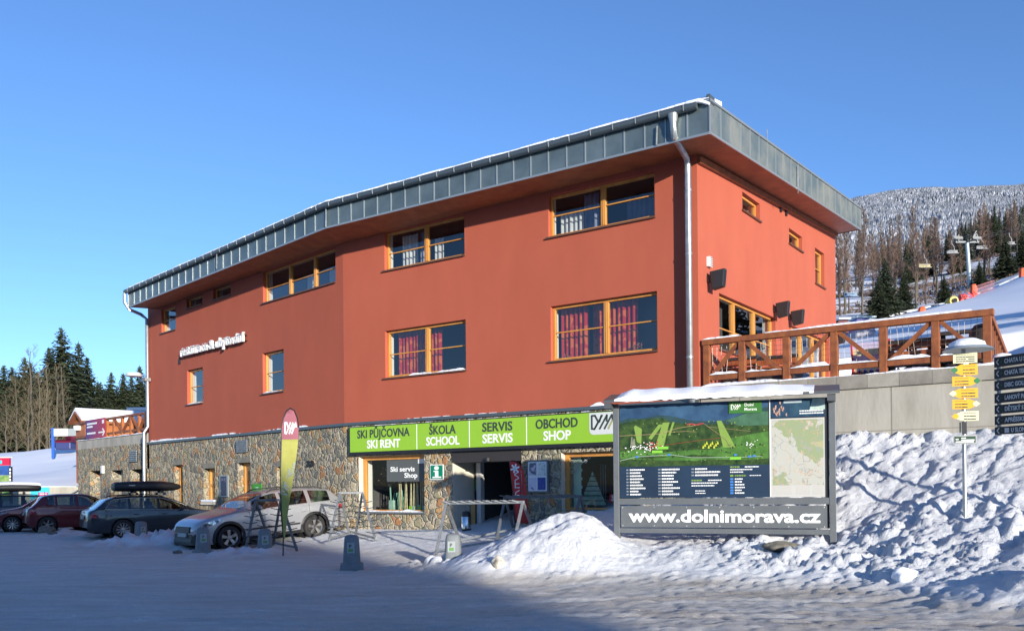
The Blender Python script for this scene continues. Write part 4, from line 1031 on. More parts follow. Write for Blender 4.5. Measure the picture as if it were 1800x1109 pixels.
# house number, info sign, posters
m = MB(); s, z = F1.on(547.5, 817) if 547.5 > 604 else F2.on(547.5, 818)
m.text('33', F2.M(s, .03, z-.03), .27, width=.42, bold=.03, ext=.015); m.build('house_number', m_black, label='black house number 33 on the stone wall left of the green sign', cat='house number', fix=False)
a, b, c, d = hole(F1, 757, 780.5, 816, 843)
I = thing('information_sign', 'green square information sign with a white letter i on the stone pillar', 'sign', F1.P((a+b)/2, .02, c))
m = MB(); m.fb(F1, a, b, .01, .03, c, d); m.build('sign_border', m_white, I)
m = MB(); m.fb(F1, a+.025, b-.025, .03, .034, c+.025, d-.025); m.build('sign_face', M('information_green', (.0, .20, .10), .4), I)
m = MB(); cx = (a+b)/2; hh = d-c; ww = b-a
m.fprism(F1, [(cx+.17*ww*math.cos(t*PI/8), c+.77*hh+.13*hh*math.sin(t*PI/8)) for t in range(16)], .034, .038)
m.fb(F1, cx-.11*ww, cx+.13*ww, .034, .038, c+.2*hh, c+.6*hh); m.fb(F1, cx-.22*ww, cx+.12*ww, .034, .0382, c+.52*hh, c+.6*hh); m.fb(F1, cx-.3*ww, cx+.34*ww, .034, .0384, c+.12*hh, c+.21*hh); m.build('letter_i', m_text_w, I)
a, b, c, d = hole(F1, 929, 967, 808, 866)
PC = thing('poster_case', 'framed display case with four posters on the stone pillar right of the entrance', 'notice board', F1.P((a+b)/2, .02, c))
m = MB(); m.fb(F1, a, b, .01, .09, c, d); m.build('case_frame', m_grey, PC, bevel=.01)
m = MB(); m.fb(F1, a+.05, b-.05, .09, .093, c+.05, d-.05); m.build('backing', m_white, PC)
cx, cy = (a+b)/2, (c+d)/2
for x0, x1, z0_, z1_, mt in ((a+.08, cx-.03, cy+.03, d-.08, M('village_poster', (.10, .13, .14), .5, col2=(.55, .5, .62), vs=6, thr=(.45, .55))), (cx+.03, b-.08, cy+.02, d-.08, M('timetable_poster', (.62, .65, .64), .5, col2=(.3, .42, .35), vs=22, thr=(.4, .46))),
                             (a+.08, cx-.03, c+.08, cy-.03, M('ski_poster', (.62, .6, .72), .5, col2=(.12, .15, .4), vs=4, thr=(.36, .4))), (cx+.01, b-.08, c+.08, cy-.03, M('blue_poster', (.03, .06, .3), .5, col2=(.4, .25, .2), vs=9, thr=(.34, .38)))):
    m = MB(); m.fb(F1, x0, x1, .093, .097, z0_, z1_); m.build('poster', mt, PC)
a, b, c, d = hole(F2, 388, 403, 835, 873)
PC = thing('poster_case', 'narrow dark framed poster on the stone wall between two orange framed openings', 'notice board', F2.P((a+b)/2, .02, c))
m = MB(); m.fb(F2, a, b, .01, .06, c, d); m.build('case_frame', m_seam, PC)
m = MB(); m.fb(F2, a+.1, b-.1, .06, .063, c+.04, d-.04); m.build('poster', M('dark_blue_poster', (.035, .045, .08), .5, col2=(.25, .25, .35), vs=2.2, thr=(.35, .4)), PC)
a, b, c, d = hole(F2, 445, 461, 850, 866)
PC = thing('small_green_sign', 'small green notice on the stone wall above the silver car', 'sign', F2.P((a+b)/2, .02, c))
m = MB(); m.fb(F2, a, b, .01, .03, c, d); m.build('sign_face', M('notice_green', (.06, .30, .03), .5), PC)
m = MB()
for k in range(2): m.fb(F2, a+(b-a)*.35, b-(b-a)*.35, .03, .033, c+(d-c)*(.35+.22*k), c+(d-c)*(.41+.22*k))
m.build('text_line', m_text_w, PC)
# loudspeakers and wall fittings of the right wall
def speaker(px, py, h, label):
    s, z = FR.on(px, py, .25); t = thing('wall_loudspeaker', label, 'loudspeaker', FR.P(s, .0, z), 'black loudspeakers on the terrace wall'); w = h*.42
    m = MB(); P_ = lambda x, d_, zz: FR.P(s+x, d_, z+zz)
    m.hexa([P_(-w/2, .14, -h/2-.05), P_(w/2, .14, -h/2-.05), P_(w/2, .42, -h/2), P_(-w/2, .42, -h/2), P_(-w/2, .08, h/2-.03), P_(w/2, .08, h/2-.03), P_(w/2, .46, h/2), P_(-w/2, .46, h/2)])
    m.build('cabinet', m_dark, t, bevel=.02)
    m = MB(); m.poly([P_(-w/2+.02, .424, -h/2+.03), P_(w/2-.02, .424, -h/2+.03), P_(w/2-.02, .459, h/2-.03), P_(-w/2+.02, .459, h/2-.03)]); m.build('grille', m_black, t)
    m = MB(); m.fb(FR, s-.05, s+.05, 0, .12, z-.06, z+.1); m.build('bracket', m_black, t)
speaker(1261, 490, .42, 'black loudspeaker on the right red wall left of the terrace window, lowest eaves end')
speaker(1375, 543, .40, 'black loudspeaker just right of the terrace window')
speaker(1401, 557, .40, 'black loudspeaker above the second terrace window, second from the right')
speaker(1475, 592, .42, 'black loudspeaker partly behind the railing at the far end of the red wall')
s, z = FR.on(1251, 460, .1); t = thing('wall_lamp', 'small grey louvred lamp on the red wall beside the downpipe', 'lamp', FR.P(s, 0, z))
m = MB(); m.fb(FR, s-.09, s+.09, 0, .09, z-.12, z+.12); m.build('lamp_housing', m_white, t, bevel=.01)
m = MB()
for k in range(5): m.fb(FR, s-.07, s+.07, .09, .10, z-.1+k*.045, z-.08+k*.045)
m.build('lamp_louvres', m_grey, t)
s, z = F2.on(250, 660, .5); t = thing('flood_lamp', 'flood lamp with snow on its flat head, fixed to the left downpipe', 'lamp', F2.P(s2L, .1, z))
m = MB(); p = F2.P(s2L-.05, .2, z-.05); m.tube([p, F2.P(s-.05, .75, z+.02)], .03, 8); m.fb(F2, s2L-.2, s2L+.35, .05, .3, z-.18, z-.05); m.build('bracket', m_galv, t)
m = MB(); c_ = F2.P(s-.1, .8, z+.0); m.lathe([(.0, .05), (.3, .03), (.34, 0), (.3, -.05), (.0, -.06)], c_, n=20); m.build('lamp_head', m_white, t, smooth=True)
m = MB(); m.lathe([(.31, .04), (.25, .09), (.0, .1)], c_, n=16); m.build('snow_cap', m_snow, t, smooth=True)

# ------------------------------------------------------------------ left stone annex with terrace
sx0 = F2.on(137, 820, -.12)[0]; sx1 = F2.on(257, 800, -.12)[0]; FS = Fr(F2.P(0, -.12, 0).x, F2.P(0, -.12, 0).y, 1, -1)
zc_ = (FS.on(137, 776)[1]+FS.on(256, 760)[1])/2
AN = thing('stone_annex', 'low fieldstone annex with a snowy concrete edge left of the red building', 'building', FS.P((sx0+sx1)/2, -2, 0))
D = [hz(FS, 158, 177, 827, .2, 830)+(.5,), hz(FS, 195, 216, 826, .2, 830)+(.5,), hz(FS, 229, 258, 824, .2, 830)+(.9,)]
m = MB(); wall(m, FS, sx0, sx1+.1, -.3, zc_-.42, D, .5); m.build('stone_wall', m_stone, AN, fix=False)
pa, pb = FS.P(sx0, 0, 0), FS.P(sx0, -9, 0); m = MB(); m.poly([(pa.x, pa.y, -.3), (pb.x, pb.y, -.3), (pb.x, pb.y, zc_-.42), (pa.x, pa.y, zc_-.42)]); m.build('side_wall', m_stone, AN)
m_conc = M('weathered_concrete', (.43, .405, .345), .9, col2=(.31, .29, .24), vs=1.6, bump=.3, bs=14, thr=(.32, .6), stretch=(1, 1, .28))
m = MB(); m.fb(FS, sx0, sx1+.15, -9, .0, zc_-.42, zc_); m.build('concrete_edge', m_conc, AN)
m = MB()
strip(m, FS, sx0, sx1, -.7, .05, zc_+.001, .13, 9, step=.15); m.fb(FS, sx0, sx1, -9, -.6, zc_+.001, zc_+.08)
m.build('terrace_snow', m_snow, AN)
m = MB()
for h in D: m.fb(FS, h[0], h[1], -h[4], -h[4]+.05, h[2], h[3])
m.build('door_panel', M('pale_metal_door', (.38, .38, .37), .5, var=.1), AN)
a, b, c, d = hole(FS, 229, 243, 792, 812)
m = MB(); m.fb(FS, a, b, 0, .04, c, d); v = m.build('vent', m_dark, AN)
m = MB()
for k in range(6): z = c+(d-c)*(k+.3)/6; m.fb(FS, a+.05, b-.05, .04, .07, z, z+.06)
m.build('vent_slats', m_galv, v)
m = MB(); s, z = FS.on(182, 824); m.fb(FS, s-.10, s+.10, 0, .1, z-.2, z+.15); m.build('meter_box', m_white, AN)
# railing
def braced_rail(t, f, posts, zb, zt, d, pw=.13, wire=None, rl=.12):
    for s in posts:
        m = MB(); m.fb(f, s-pw/2, s+pw/2, d-pw/2, d+pw/2, zb, zt-.02); m.build('post', m_brown, t, bevel=.008)
    m = MB(); m.fb(f, posts[0]-pw/2, posts[-1]+pw/2, d-rl/2, d+rl/2+.03, zt-.11, zt); m.build('handrail', m_brown, t, bevel=.01)
ra, rb = FS.on(190, 750, -.05)[0], FS.on(258, 740, -.05)[0]; zt_ = (FS.on(205, 733, -.05)[1]+FS.on(256, 723, -.05)[1])/2
m_orange = M('orange_timber', (.42, .14, .035), .6, col2=(.30, .09, .022), vs=5)
LR = thing('terrace_railing', 'orange brown zigzag timber railing on the left stone annex', 'railing', FS.P((ra+rb)/2, -.05, zc_))
ps = [FS.on(px, 745, -.05)[0] for px in (188, 200.5, 215, 230.5, 244.5, 257)]
m = MB()
for p in ps: m.fb(FS, p-.07, p+.07, -.12, .0, zc_, zt_-.08)
m.build('post', m_orange, LR)
m = MB(); m.fb(FS, ps[0]-4.0, ps[-1]+.1, -.13, .02, zt_-.09, zt_); m.build('handrail', m_brown, LR)
m = MB(); m.fb(FS, ps[0]-4.0, ps[-1]+.1, -.11, -.02, zc_+.14, zc_+.24); m.build('bottom_rail', m_brown, LR)
for i, (p, q) in enumerate(zip(ps[1:], ps[2:])):
    m = MB(); z0, z1 = (zt_-.1, zc_+.2) if i % 2 == 0 else (zc_+.2, zt_-.1); m.beam(FS.P(p+.06, -.05, z0), FS.P(q-.06, -.05, z1), .09, .09, FS.n); m.build('brace', m_brown, LR)
# banner
a, b = FS.on(152, 750)[0], FS.on(187, 750)[0]; c, d = FS.on(170, 770, .02)[1], FS.on(170, 736, .02)[1]
BN = thing('terrace_banner', 'purple to red banner with a white arrow hung on the annex railing', 'banner', FS.P((a+b)/2, .03, c))
mb_ = bpy.data.materials.new('purple_red_print'); mb_.use_nodes = True; nt = mb_.node_tree
g_ = nd(nt, 'ShaderNodeTexCoord'); gr = nd(nt, 'ShaderNodeSeparateXYZ'); nt.links.new(g_.outputs['Generated'], gr.inputs[0]); rr = nd(nt, 'ShaderNodeValToRGB'); nt.links.new(gr.outputs[0], rr.inputs[0])
rr.color_ramp.elements[0].color = (.07, .02, .16, 1); rr.color_ramp.elements[1].color = (.45, .02, .04, 1); nt.links.new(rr.outputs[0], nt.nodes['Principled BSDF'].inputs['Base Color'])
m = MB(); m.fb(FS, a, b, .03, .045, c, d); m.build('banner_sheet', mb_, BN)
m = MB(); L_ = b-a; h_ = d-c
for k, (x, l) in enumerate(((.08, .5), (.08, .28), (.08, .42))): z = d-h_*(.26, .42, .76)[k]; m.fb(FS, a+L_*x, a+L_*(x+l), .045, .05, z, z+h_*.09)
z = c+h_*.28; m.fb(FS, a+L_*.66, a+L_*.92, .045, .05, z-.035, z+.035); m.fprism(FS, [(a+L_*.84, z+.16), (a+L_*.88, z+.18), (a+L_*.97, z), (a+L_*.88, z-.18), (a+L_*.84, z-.16), (a+L_*.92, z)], .045, .051)
m.fb(FS, a+L_*.84, a+L_*.93, .045, .05, c+h_*.72, c+h_*.9); m.build('banner_print', m_text_w, BN)
# hut
u = FS; ha = FS.on(133.5, 760, -1.2)[0]; hb = FS.on(149, 760, -1.2)[0]; zr0 = FS.on(140, 727, -1.2)[1]; zw = FS.on(134, 741, -1.2)[1]
HT = thing('timber_hut', 'small orange timber hut with snow on its gabled roof behind the purple banner', 'hut', FS.P((ha+hb)/2, -2, zc_))
m = MB(); cxh = (ha+hb)/2
m.prism([FS.P(ha, -1.2, 1.5), FS.P(hb, -1.2, 1.5), FS.P(hb, -1.2, zw), FS.P(cxh, -1.2, zr0-.1), FS.P(ha, -1.2, zw)], -FS.n*5); m.build('hut_wall', m_orange, HT)
m = MB(); m.prism([FS.P(ha-.3, -.9, zw-.15), FS.P(cxh, -.9, zr0), FS.P(hb+.3, -.9, zw-.15), FS.P(hb+.3, -.9, zw-.05), FS.P(cxh, -.9, zr0+.1), FS.P(ha-.3, -.9, zw-.05)], -FS.n*5.6); m.build('hut_roof', m_brown, HT)
m = MB(); m.prism([FS.P(ha-.3, -.95, zw-.03), FS.P(cxh, -.95, zr0+.12), FS.P(hb+.3, -.95, zw-.03), FS.P(hb+.3, -.95, zw+.1), FS.P(cxh, -.95, zr0+.3), FS.P(ha-.3, -.95, zw+.1)], -FS.n*5.5); m.build('roof_snow', m_snow, HT)
m = MB(); s, z = FS.on(136.5, 752, -1.1); m.lathe([(0, -.15), (.2, -.12), (.22, .1), (0, .15)], FS.P(s, -1.1, z), n=12); m.build('white_lamp', m_white, HT, smooth=True)
g = at(240, 735, 52)
KB = thing('white_container', 'white and pale blue flat roofed container behind the annex railing', 'container', (g.x, 52, 4.2))
m = MB(); p0, p1 = at(229, 735, 52), at(275, 735, 52); m.box(p0.x, p1.x, 52, 55, 4.0, at(240, 721, 52).z); m.build('container_wall', M('pale_blue_panel', (.45, .55, .6), .5, var=.2), KB)
m = MB(); m.box(p0.x-.15, p1.x, 51.85, 55.1, at(240, 721, 52).z, at(240, 716, 52).z); m.build('container_roof', m_white, KB)
m = MB(); m.beam(at(150, 729, 54)+Vector((0, 0, 0)), at(215, 732, 54), 2.5, .3); m.build('snowy_lean_to', m_brownd, label='dark lean-to roof running between the timber hut and the container', cat='roof')
# ------------------------------------------------------------------ terrace on the right
sT, _ = F1.on(1738, 600); zC = 3.95; zRt = 5.03
TW = thing('retaining_wall', 'grey concrete retaining wall under the snowy terrace right of the building', 'wall', F1.P(sT/2, 0, 1.5))
sE = F1.on(1990, 640)[0]
m = MB(); m.fb(F1, .03, sE, -.35, -.02, .6, zC-.30); m.build('concrete_wall', m_conc, TW)
m = MB()
s = .03; k = 0; m2 = MB()
while s < sE:
    e = min(s+.62, sE); (m if k % 3 else m2).fb(F1, s+.003, e-.003, -.38, .03+.004*(k % 2), zC-.30, zC-.02); s = e; k += 1
m.build('coping', M('coping_concrete', (.31, .285, .24), .85, var=.35, vs=2.2, bump=.3), TW); m2.build('coping_block', M('pale_coping_concrete', (.40, .37, .31), .85, var=.3, vs=2.2, bump=.3), TW)
m = MB(); sj = F1.on(1567, 720)[0]; m.fb(F1, sj-.012, sj+.012, -.02, -.017, .6, zC-.3); zj = F1.on(1540, 757)[1]; m.fb(F1, .05, sE, -.02, -.0165, zj-.008, zj+.008)
sj = F1.on(1300, 720)[0]; m.fb(F1, sj-.01, sj+.01, -.02, -.017, .6, zC-.3); m.build('wall_joint', M('concrete_joint', (.24, .225, .19), .9), TW)  # thin strips of darker concrete mark the joints
m = MB(); s = .03; r2 = random.Random(3)
strip(m, F1, .03, sE, -.37, 0.019, zC-.019, .06, 3)
m.build('wall_snow', m_snow, TW)
# terrace deck
d2 = FR.r
pc = F1.P(sE, -.36, 0)
def terr(x, y): return 3.97+.05*vn(x, y, 1.1, 4)+.03*vn(x, y, 4, 5)
m = MB(); A_ = F1.P(.02, -.36, 3.9); q = [A_, F1.P(sE, -.36, 3.9), F1.P(sE, -16, 3.9), F1.P(.02, -16, 3.9)]
N = 40; gr_ = [[None]*(N+1) for _ in range(N+1)]
for i in range(N+1):
    for j in range(N+1):
        p = F1.P(.02+(sE-.02)*i/N, -.36-16*j/N, 0); hh = float(terr(np.array([p.x]), np.array([p.y]))[0]); gr_[i][j] = m.v((p.x, p.y, hh))
for i in range(N):
    for j in range(N): m.face([gr_[i][j], gr_[i+1][j], gr_[i+1][j+1], gr_[i][j+1]])
m.build('terrace_snow', m_snow, kind='structure', smooth='all')
RL = thing('terrace_railing', 'brown timber railing with diagonal braces and wire mesh on the right terrace', 'railing', F1.P(sT/2, -.1, zC))
PX = [1243, 1305, 1383, 1467, 1553, 1645, 1736]
ps = [F1.on(px, 620, -.1)[0] for px in PX]
for p in ps:
    m = MB(); m.fb(F1, p-.075, p+.075, -.17, -.03, zC-.02, zRt-.12); m.build('post', m_brown, RL, bevel=.008)
m = MB(); m.fb(F1, ps[0]-.1, ps[-1]+.12, -.18, -.01, zRt-.13, zRt); m.build('handrail', m_brown, RL, bevel=.012)
m = MB(); m.fb(F1, ps[0]+.076, ps[-1]-.076, -.14, -.05, zC+.13, zC+.25); m.build('bottom_rail', m_brown, RL)
for i, (p, q) in enumerate(zip(ps, ps[1:])):
    z0, z1 = (zC+.2, zRt-.14) if i in (0, 2, 4) else (zRt-.14, zC+.2)
    m = MB(); m.beam(F1.P(p+.09, -.095, z0), F1.P(q-.09, -.095, z1), .085, .07, F1.n); m.build('brace', m_brown, RL)
m = MB(); r2 = random.Random(9)
x = ps[0]+.1
while x < ps[-1]:
    sag = r2.uniform(-.03, .03); m.tube([F1.P(x, -.17, zRt-.13), F1.P(x+sag, -.17-r2.uniform(0, .04), zC+.6), F1.P(x-sag, -.17, zC+.15)], .0042, 3, cap=False); x += .115
for k in range(8):
    z = zC+.18+k*.105; pts = [F1.P(ps[0]+(ps[-1]-ps[0])*t/24, -.172, z+r2.uniform(-.018, .018)) for t in range(25)]; m.tube(pts, .0042, 3, cap=False)
m.build('wire_mesh', M('wire_mesh', (.38, .36, .33), .5, .5), RL, fix=False)
m = MB(); strip(m, F1, ps[0]-.1, ps[-1]+.1, -.17, -.025, zRt+.001, .035, 5, gaps=.1)
for i_, (p, q) in enumerate(zip(ps, ps[1:])): strip(m, F1, p+.09, q-.09, -.15, -0.019, zC+.251, .06, 20+i_)
m.build('rail_snow', m_snow, RL)
# stair railing going back from the terrace corner
SC = Fr(F1.P(ps[-1], -.1, 0).x, F1.P(ps[-1], -.1, 0).y, FR.r.x, FR.r.y)
SRL = thing('stair_railing', 'brown slatted railing descending behind the terrace corner', 'railing', SC.P(2, 0, 3.4))
m = MB()
Lr = 4.6; drop = lambda s: -.20*s
m.hexa([SC.P(.07, -.07, zRt-.12), SC.P(Lr, -.07, zRt-.12+drop(Lr)), SC.P(Lr, .07, zRt-.12+drop(Lr)), SC.P(.07, .07, zRt-.12), SC.P(.07, -.07, zRt), SC.P(Lr, -.07, zRt+drop(Lr)), SC.P(Lr, .07, zRt+drop(Lr)), SC.P(.07, .07, zRt)])
m.build('handrail', m_brown, SRL)
for k in range(15):
    s = .3+k*.3; m = MB(); m.fb(SC, s-.05, s+.05, -.03, .03, zC-.5+drop(s), zRt-.12+drop(s)); m.build('baluster', m_brown, SRL)
m = MB(); m.hexa([SC.P(.07, -.06, zRt+.001), SC.P(Lr, -.06, zRt+.001+drop(Lr)), SC.P(Lr, .06, zRt+.001+drop(Lr)), SC.P(.07, .06, zRt+.001), SC.P(.07, -.06, zRt+.03), SC.P(Lr, -.06, zRt+.03+drop(Lr)), SC.P(Lr, .04, zRt+.03+drop(Lr)), SC.P(.07, .04, zRt+.03)])
m.build('rail_snow', m_snow, SRL)
m = MB(); m.lathe([(0, 0), (.2, .02), (.26, .12), (.15, .24), (0, .27)], SC.P(.25, .22, zC-.03), n=10); m.build('snow_lump', m_snow, label='rounded lump of snow on the wall corner beside the stair railing', cat='snow', smooth=True)
# benches
m_bench = M('orange_bench_planks', (.38, .10, .022), .6, col2=(.24, .06, .015), vs=6)
def bench(px0, px1, py, dd, label, hgt=.82):
    a = F1.on(px0, py, -dd)[0]; b = F1.on(px1, py, -dd)[0]; t = thing('terrace_bench', label, 'bench', F1.P((a+b)/2, -dd, zC), 'timber benches on the right terrace')
    for k, z in enumerate((.42, .60)):
        m = MB(); m.fb(F1, a, b, -dd, -dd+.04, zC+z, zC+z+.15); m.build('backrest', m_bench, t, bevel=.006)
    m = MB(); m.fb(F1, a-.03, b+.03, -dd-.06, -dd+.07, zC+hgt-.07, zC+hgt); m.build('top_rail', m_brownd, t)
    m = MB(); m.fb(F1, a, b, -dd-.55, -dd-.05, zC+.36, zC+.42); m.fb(F1, a, b, -dd+.05, -dd+.3, zC+.22, zC+.30); m.build('seat', m_brownd, t)
    for x in (a+.06, (a+b)/2, b-.06):
        m = MB(); m.fb(F1, x-.05, x+.05, -dd-.5, -dd+0.019, zC, zC+.36); m.fb(F1, x-.045, x+.045, -dd-.05, -dd-.002, zC+.36, zC+hgt-.07); m.build('leg', m_brownd, t)
bench(1278, 1330, 640, 1.6, 'dark timber bench nearest the red wall on the terrace'); bench(1330, 1400, 630, 1.9, 'long bench with black top rail left of the middle post')
bench(1556, 1640, 600, 1.3, 'orange plank bench with black rail under the tallest bare tree'); bench(1652, 1716, 595, 1.3, 'orange plank bench beside the terrace corner post', .9)
bench(1602, 1680, 600, 2.6, 'dark bench standing behind the two orange plank benches', .86)
# striped deck chair, tarps
a = F1.on(1497, 640, -1.6)[0]; b = F1.on(1572, 640, -1.6)[0]
t = thing('striped_windbreak', 'pink and yellow striped fabric between red poles on the terrace', 'windbreak', F1.P((a+b)/2, -1.6, zC))
cols = [M('pale_pink_cloth', (.62, .42, .50), .8), M('pale_yellow_cloth', (.62, .56, .33), .8), M('lilac_cloth', (.5, .45, .6), .8)]
for k in range(6):
    m = MB(); m.fb(F1, a, b, -1.61, -1.59, zC+.02+k*.145, zC+.165+k*.145); m.build('fabric_stripe', cols[k % 3], t)
for x in (a, b-.1):
    m = MB(); m.beam(F1.P(x+.06, -1.57, zC), F1.P(x, -1.57, zC+.92), .035, .035, F1.n); m.build('pole', M('red_pole', (.55, .02, .03), .5), t)
m_tarp = M('blue_tarpaulin', (.03, .035, .16), .5, var=.5, vs=8)
for i, (x0, x1, dd, h_, lab, mt) in enumerate(((1504, 1550, .5, .16, 'dark violet folded tarpaulin on the snow under the striped fabric', m_tarp), (1575, 1628, .5, .13, 'blue folded tarpaulin below the orange bench', m_tarp), (1495, 1512, .45, .1, 'small orange cloth at the railing foot', M('orange_cloth', (.6, .10, .02), .7)))):
    a = F1.on(x0, 655, -dd)[0]; b = F1.on(x1, 655, -dd)[0]; m = MB(); n = 14
    pr = [[m.v(F1.P(a+(b-a)*u_/n, -dd-.4+.4*v_/4, zC+.04+h_*math.sin(PI*v_/4)*(.6+.4*math.sin(u_*1.9+i)) - (.03 if v_ in (0, 4) else 0))) for v_ in range(5)] for u_ in range(n+1)]
    for u_ in range(n):
        for v_ in range(4): m.face([pr[u_][v_], pr[u_+1][v_], pr[u_+1][v_+1], pr[u_][v_+1]])
    m.build('folded_cloth', mt, label=lab, cat='tarpaulin')
m = MB(); s = F1.on(1725, 620, -.9)[0]
m.lathe([(.0, 0), (.22, 0), (.25, .35), (.22, .8), (.12, .92), (0, .95)], F1.P(s, -.9, zC), n=12); m.build('covered_heater', m_brownd, label='dark covered bin standing behind the terrace corner post', cat='bin', smooth=True)

# ------------------------------------------------------------------ information board
Lp, Rp = at(1085, 962, 17.2), None
u, v = ray(1465, 960); t_ = (u*17.2-Lp.x)/(.94+.34*u); Rp = Vector((Lp.x+.94*t_, 17.2-.34*t_, 0)); Rp.z = CZ-v*Rp.y
FB = Fr(Lp.x, Lp.y, Rp.x-Lp.x, Rp.y-Lp.y); LB = math.hypot(Rp.x-Lp.x, Rp.y-Lp.y)
zTop = (FB.on(1088, 713)[1]+FB.on(1465, 691)[1])/2
IB = thing('information_board', 'large grey steel board with a resort panorama, a map and a web address', 'notice board', FB.P(LB/2, 0, .4))
for s in (0, LB):
    m = MB(); m.fb(FB, s-.055, s+.055, -.09, .03, .1, zTop); m.build('post', m_grey, IB, bevel=.006)
zz = lambda px, py: FB.on(px, py)[1]
zr1 = (zz(1092, 879)+zz(1460, 870.6))/2; zr1b = (zz(1092, 889)+zz(1460, 881))/2; zr2 = (zz(1090, 938)+zz(1460, 937))/2; zr2t = (zz(1090, 930)+zz(1460, 928))/2
m = MB(); m.fb(FB, .056, LB-.056, -.05, .02, zr1b-.01, zr1); m.build('middle_rail', m_grey, IB)
m = MB(); m.fb(FB, .056, LB-.056, -.05, .02, zr2, zr2t); m.build('bottom_rail', m_grey, IB)
zu0, zu1 = zr2t+.02, zr1b-.035
m = MB(); m.fb(FB, .08, LB-.10, -.02, .0, zu0, zu1); pn = m.build('web_address_panel', m_grey, IB)
m = MB(); wx0, wx1 = FB.on(1105, 910)[0], FB.on(1443, 906)[0]; m.text('www.dolnimorava.cz', FB.M((wx0+wx1)/2, .002, zz(1275, 917)+.0), .325, width=wx1-wx0, bold=.03, ext=.003); m.build('web_address', m_text_w, pn, fix=False)
m = MB()
for k in range(7):
    for z in (zu0+.03, zu1-.03): m.lathe([(.012, 0), (.0, .008)], FB.P(.12+(LB-.26)*k/6, .0, z), 'Y', 8)
m.build('rivet', m_galv, pn)
# canopy
m = MB(); m.hexa([FB.P(-.16, -.30, zTop+.18), FB.P(LB+.13, -.30, zTop+.18), FB.P(LB+.13, .36, zTop-.0), FB.P(-.16, .36, zTop-.0), FB.P(-.16, -.30, zTop+.22), FB.P(LB+.13, -.30, zTop+.22), FB.P(LB+.13, .36, zTop+.05), FB.P(-.16, .36, zTop+.05)])
m.fb(FB, -.15, -.03, .0, .34, zTop-.11, zTop-.002); m.fb(FB, LB-.08, LB+.06, .031, .30, zTop-.12, zTop-.002); m.build('canopy', M('canopy_sheet', (.12, .13, .14), .4, .4), IB)
r2 = random.Random(12); n = 44; m = MB(); A0 = []
for k in range(n+1):
    x = .05+(LB-.35)*k/n; e = min(1, k/3, (n-k)/9.); h = .10*e*(1+.15*math.sin(k*.8))*(1.0-.45*k/n)+.008; fr_ = .36+.03*e+.015*r2.uniform(-1, 1)
    A0.append([m.v(FB.P(x, dd, z)) for dd, z in ((-.30, zTop+.222), (-.27, zTop+.225+h*.7), (-.0, zTop+.14+h), (.24, zTop+.075+h*.95), (fr_, zTop+.05+h*.55), (fr_-.0, zTop+.02-.03*e*r2.random()), (.33, zTop+.052))])
for A_, B_ in zip(A0, A0[1:]):
    for j in range(6): m.face([A_[j], B_[j], B_[j+1], A_[j+1]])
m.face(A0[0]); m.face(A0[-1][::-1]); m.build('canopy_snow', m_snow, IB, smooth=50)
# picture panel
pz0 = zr1+.012; pz1 = zTop-.03; px0, px1 = .07, LB-.12; spl = FB.on(1353.5, 800)[0]
m = MB(); m.fb(FB, px0, px1, -.03, -.008, pz0, pz1); m.fb(FB, LB-.119, LB-.057, -.03, -.012, zu0, pz1); m.build('back_sheet', m_dark, IB)
art = thing  # (artwork pieces are parts of the board)
HF = pz1-pz0
PW = spl-px0
def AZ(y): return pz0+HF*y
def AX(x): return px0+PW*x
lay = [0]
def sheet(name, pts, mat, d=None, full=False):
    lay[0] += 1; d = -.008+.0006*lay[0] if d is None else d
    m = MB(); m.fprism(FB, [(AX(x), AZ(y)) for x, y in pts], -.008, d); return m.build(name, mat, IB)
R4 = lambda x0, y0, x1, y1: [(x0, y0), (x1, y0), (x1, y1), (x0, y1)]
m_psky = M('printed_sky', (.045, .11, .2), .35, col2=(.02, .05, .11), vs=2.5); m_pfor = M('printed_forest', (.016, .04, .012), .35, col2=(.045, .085, .02), vs=9, thr=(.4, .62))
m_pgr = M('printed_meadow', (.085, .21, .04), .35, col2=(.045, .12, .022), vs=5); m_ply = M('printed_piste', (.19, .30, .06), .35); m_pnavy = M('printed_navy', (.022, .045, .085), .35, col2=(.014, .027, .05), vs=.6)
sheet('panorama_sky', R4(0, .62, 1, 1), m_psky)
sheet('panorama_hills', [(0, .83), (.06, .86), (.16, .85), (.26, .88), (.34, .87), (.5, .81), (.66, .79), (.76, .82), (.88, .9), (1, .93), (1, .6), (0, .6)], M('printed_blue_hills', (.03, .07, .08), .35, col2=(.02, .045, .04), vs=4))
sheet('panorama_hillside', [(.72, .80), (.88, .88), (1, .88), (1, .7), (.8, .74)], M('printed_green_hill', (.07, .17, .10), .35, var=.4, vs=4))
sheet('panorama_forest', [(0, .8), (.12, .84), (.3, .85), (.36, .8), (.55, .76), (.7, .77), (.82, .74), (1, .74), (1, .33), (0, .33)], m_pfor)
sheet('panorama_meadow', [(0, .5), (.12, .52), (.3, .48), (.45, .50), (.6, .50), (.68, .52), (.76, .62), (1, .68), (1, .38), (.6, .38), (.3, .40), (0, .42)], m_pgr)
for pts in ([(.24, .52), (.30, .52), (.345, .8), (.30, .8)], [(.335, .66), (.35, .66), (.38, .8), (.365, .8)], [(.12, .6), (.15, .58), (.155, .74), (.11, .78), (.10, .76)], [(.2, .64), (.27, .78), (.30, .78), (.22, .62)], [(.66, .8), (.69, .8), (.78, .52), (.70, .52)]): sheet('panorama_piste', pts, m_ply)
sheet('panorama_near_wood', [(0, .40), (.2, .41), (.42, .375), (.62, .40), (.85, .385), (1, .40), (1, .333), (0, .333)], m_pfor)
sheet('panorama_copse', [(.1, .43), (.2, .455), (.34, .43), (.22, .415)], m_pfor); sheet('panorama_copse', [(.4, .43), (.5, .455), (.66, .43), (.52, .415)], m_pfor)
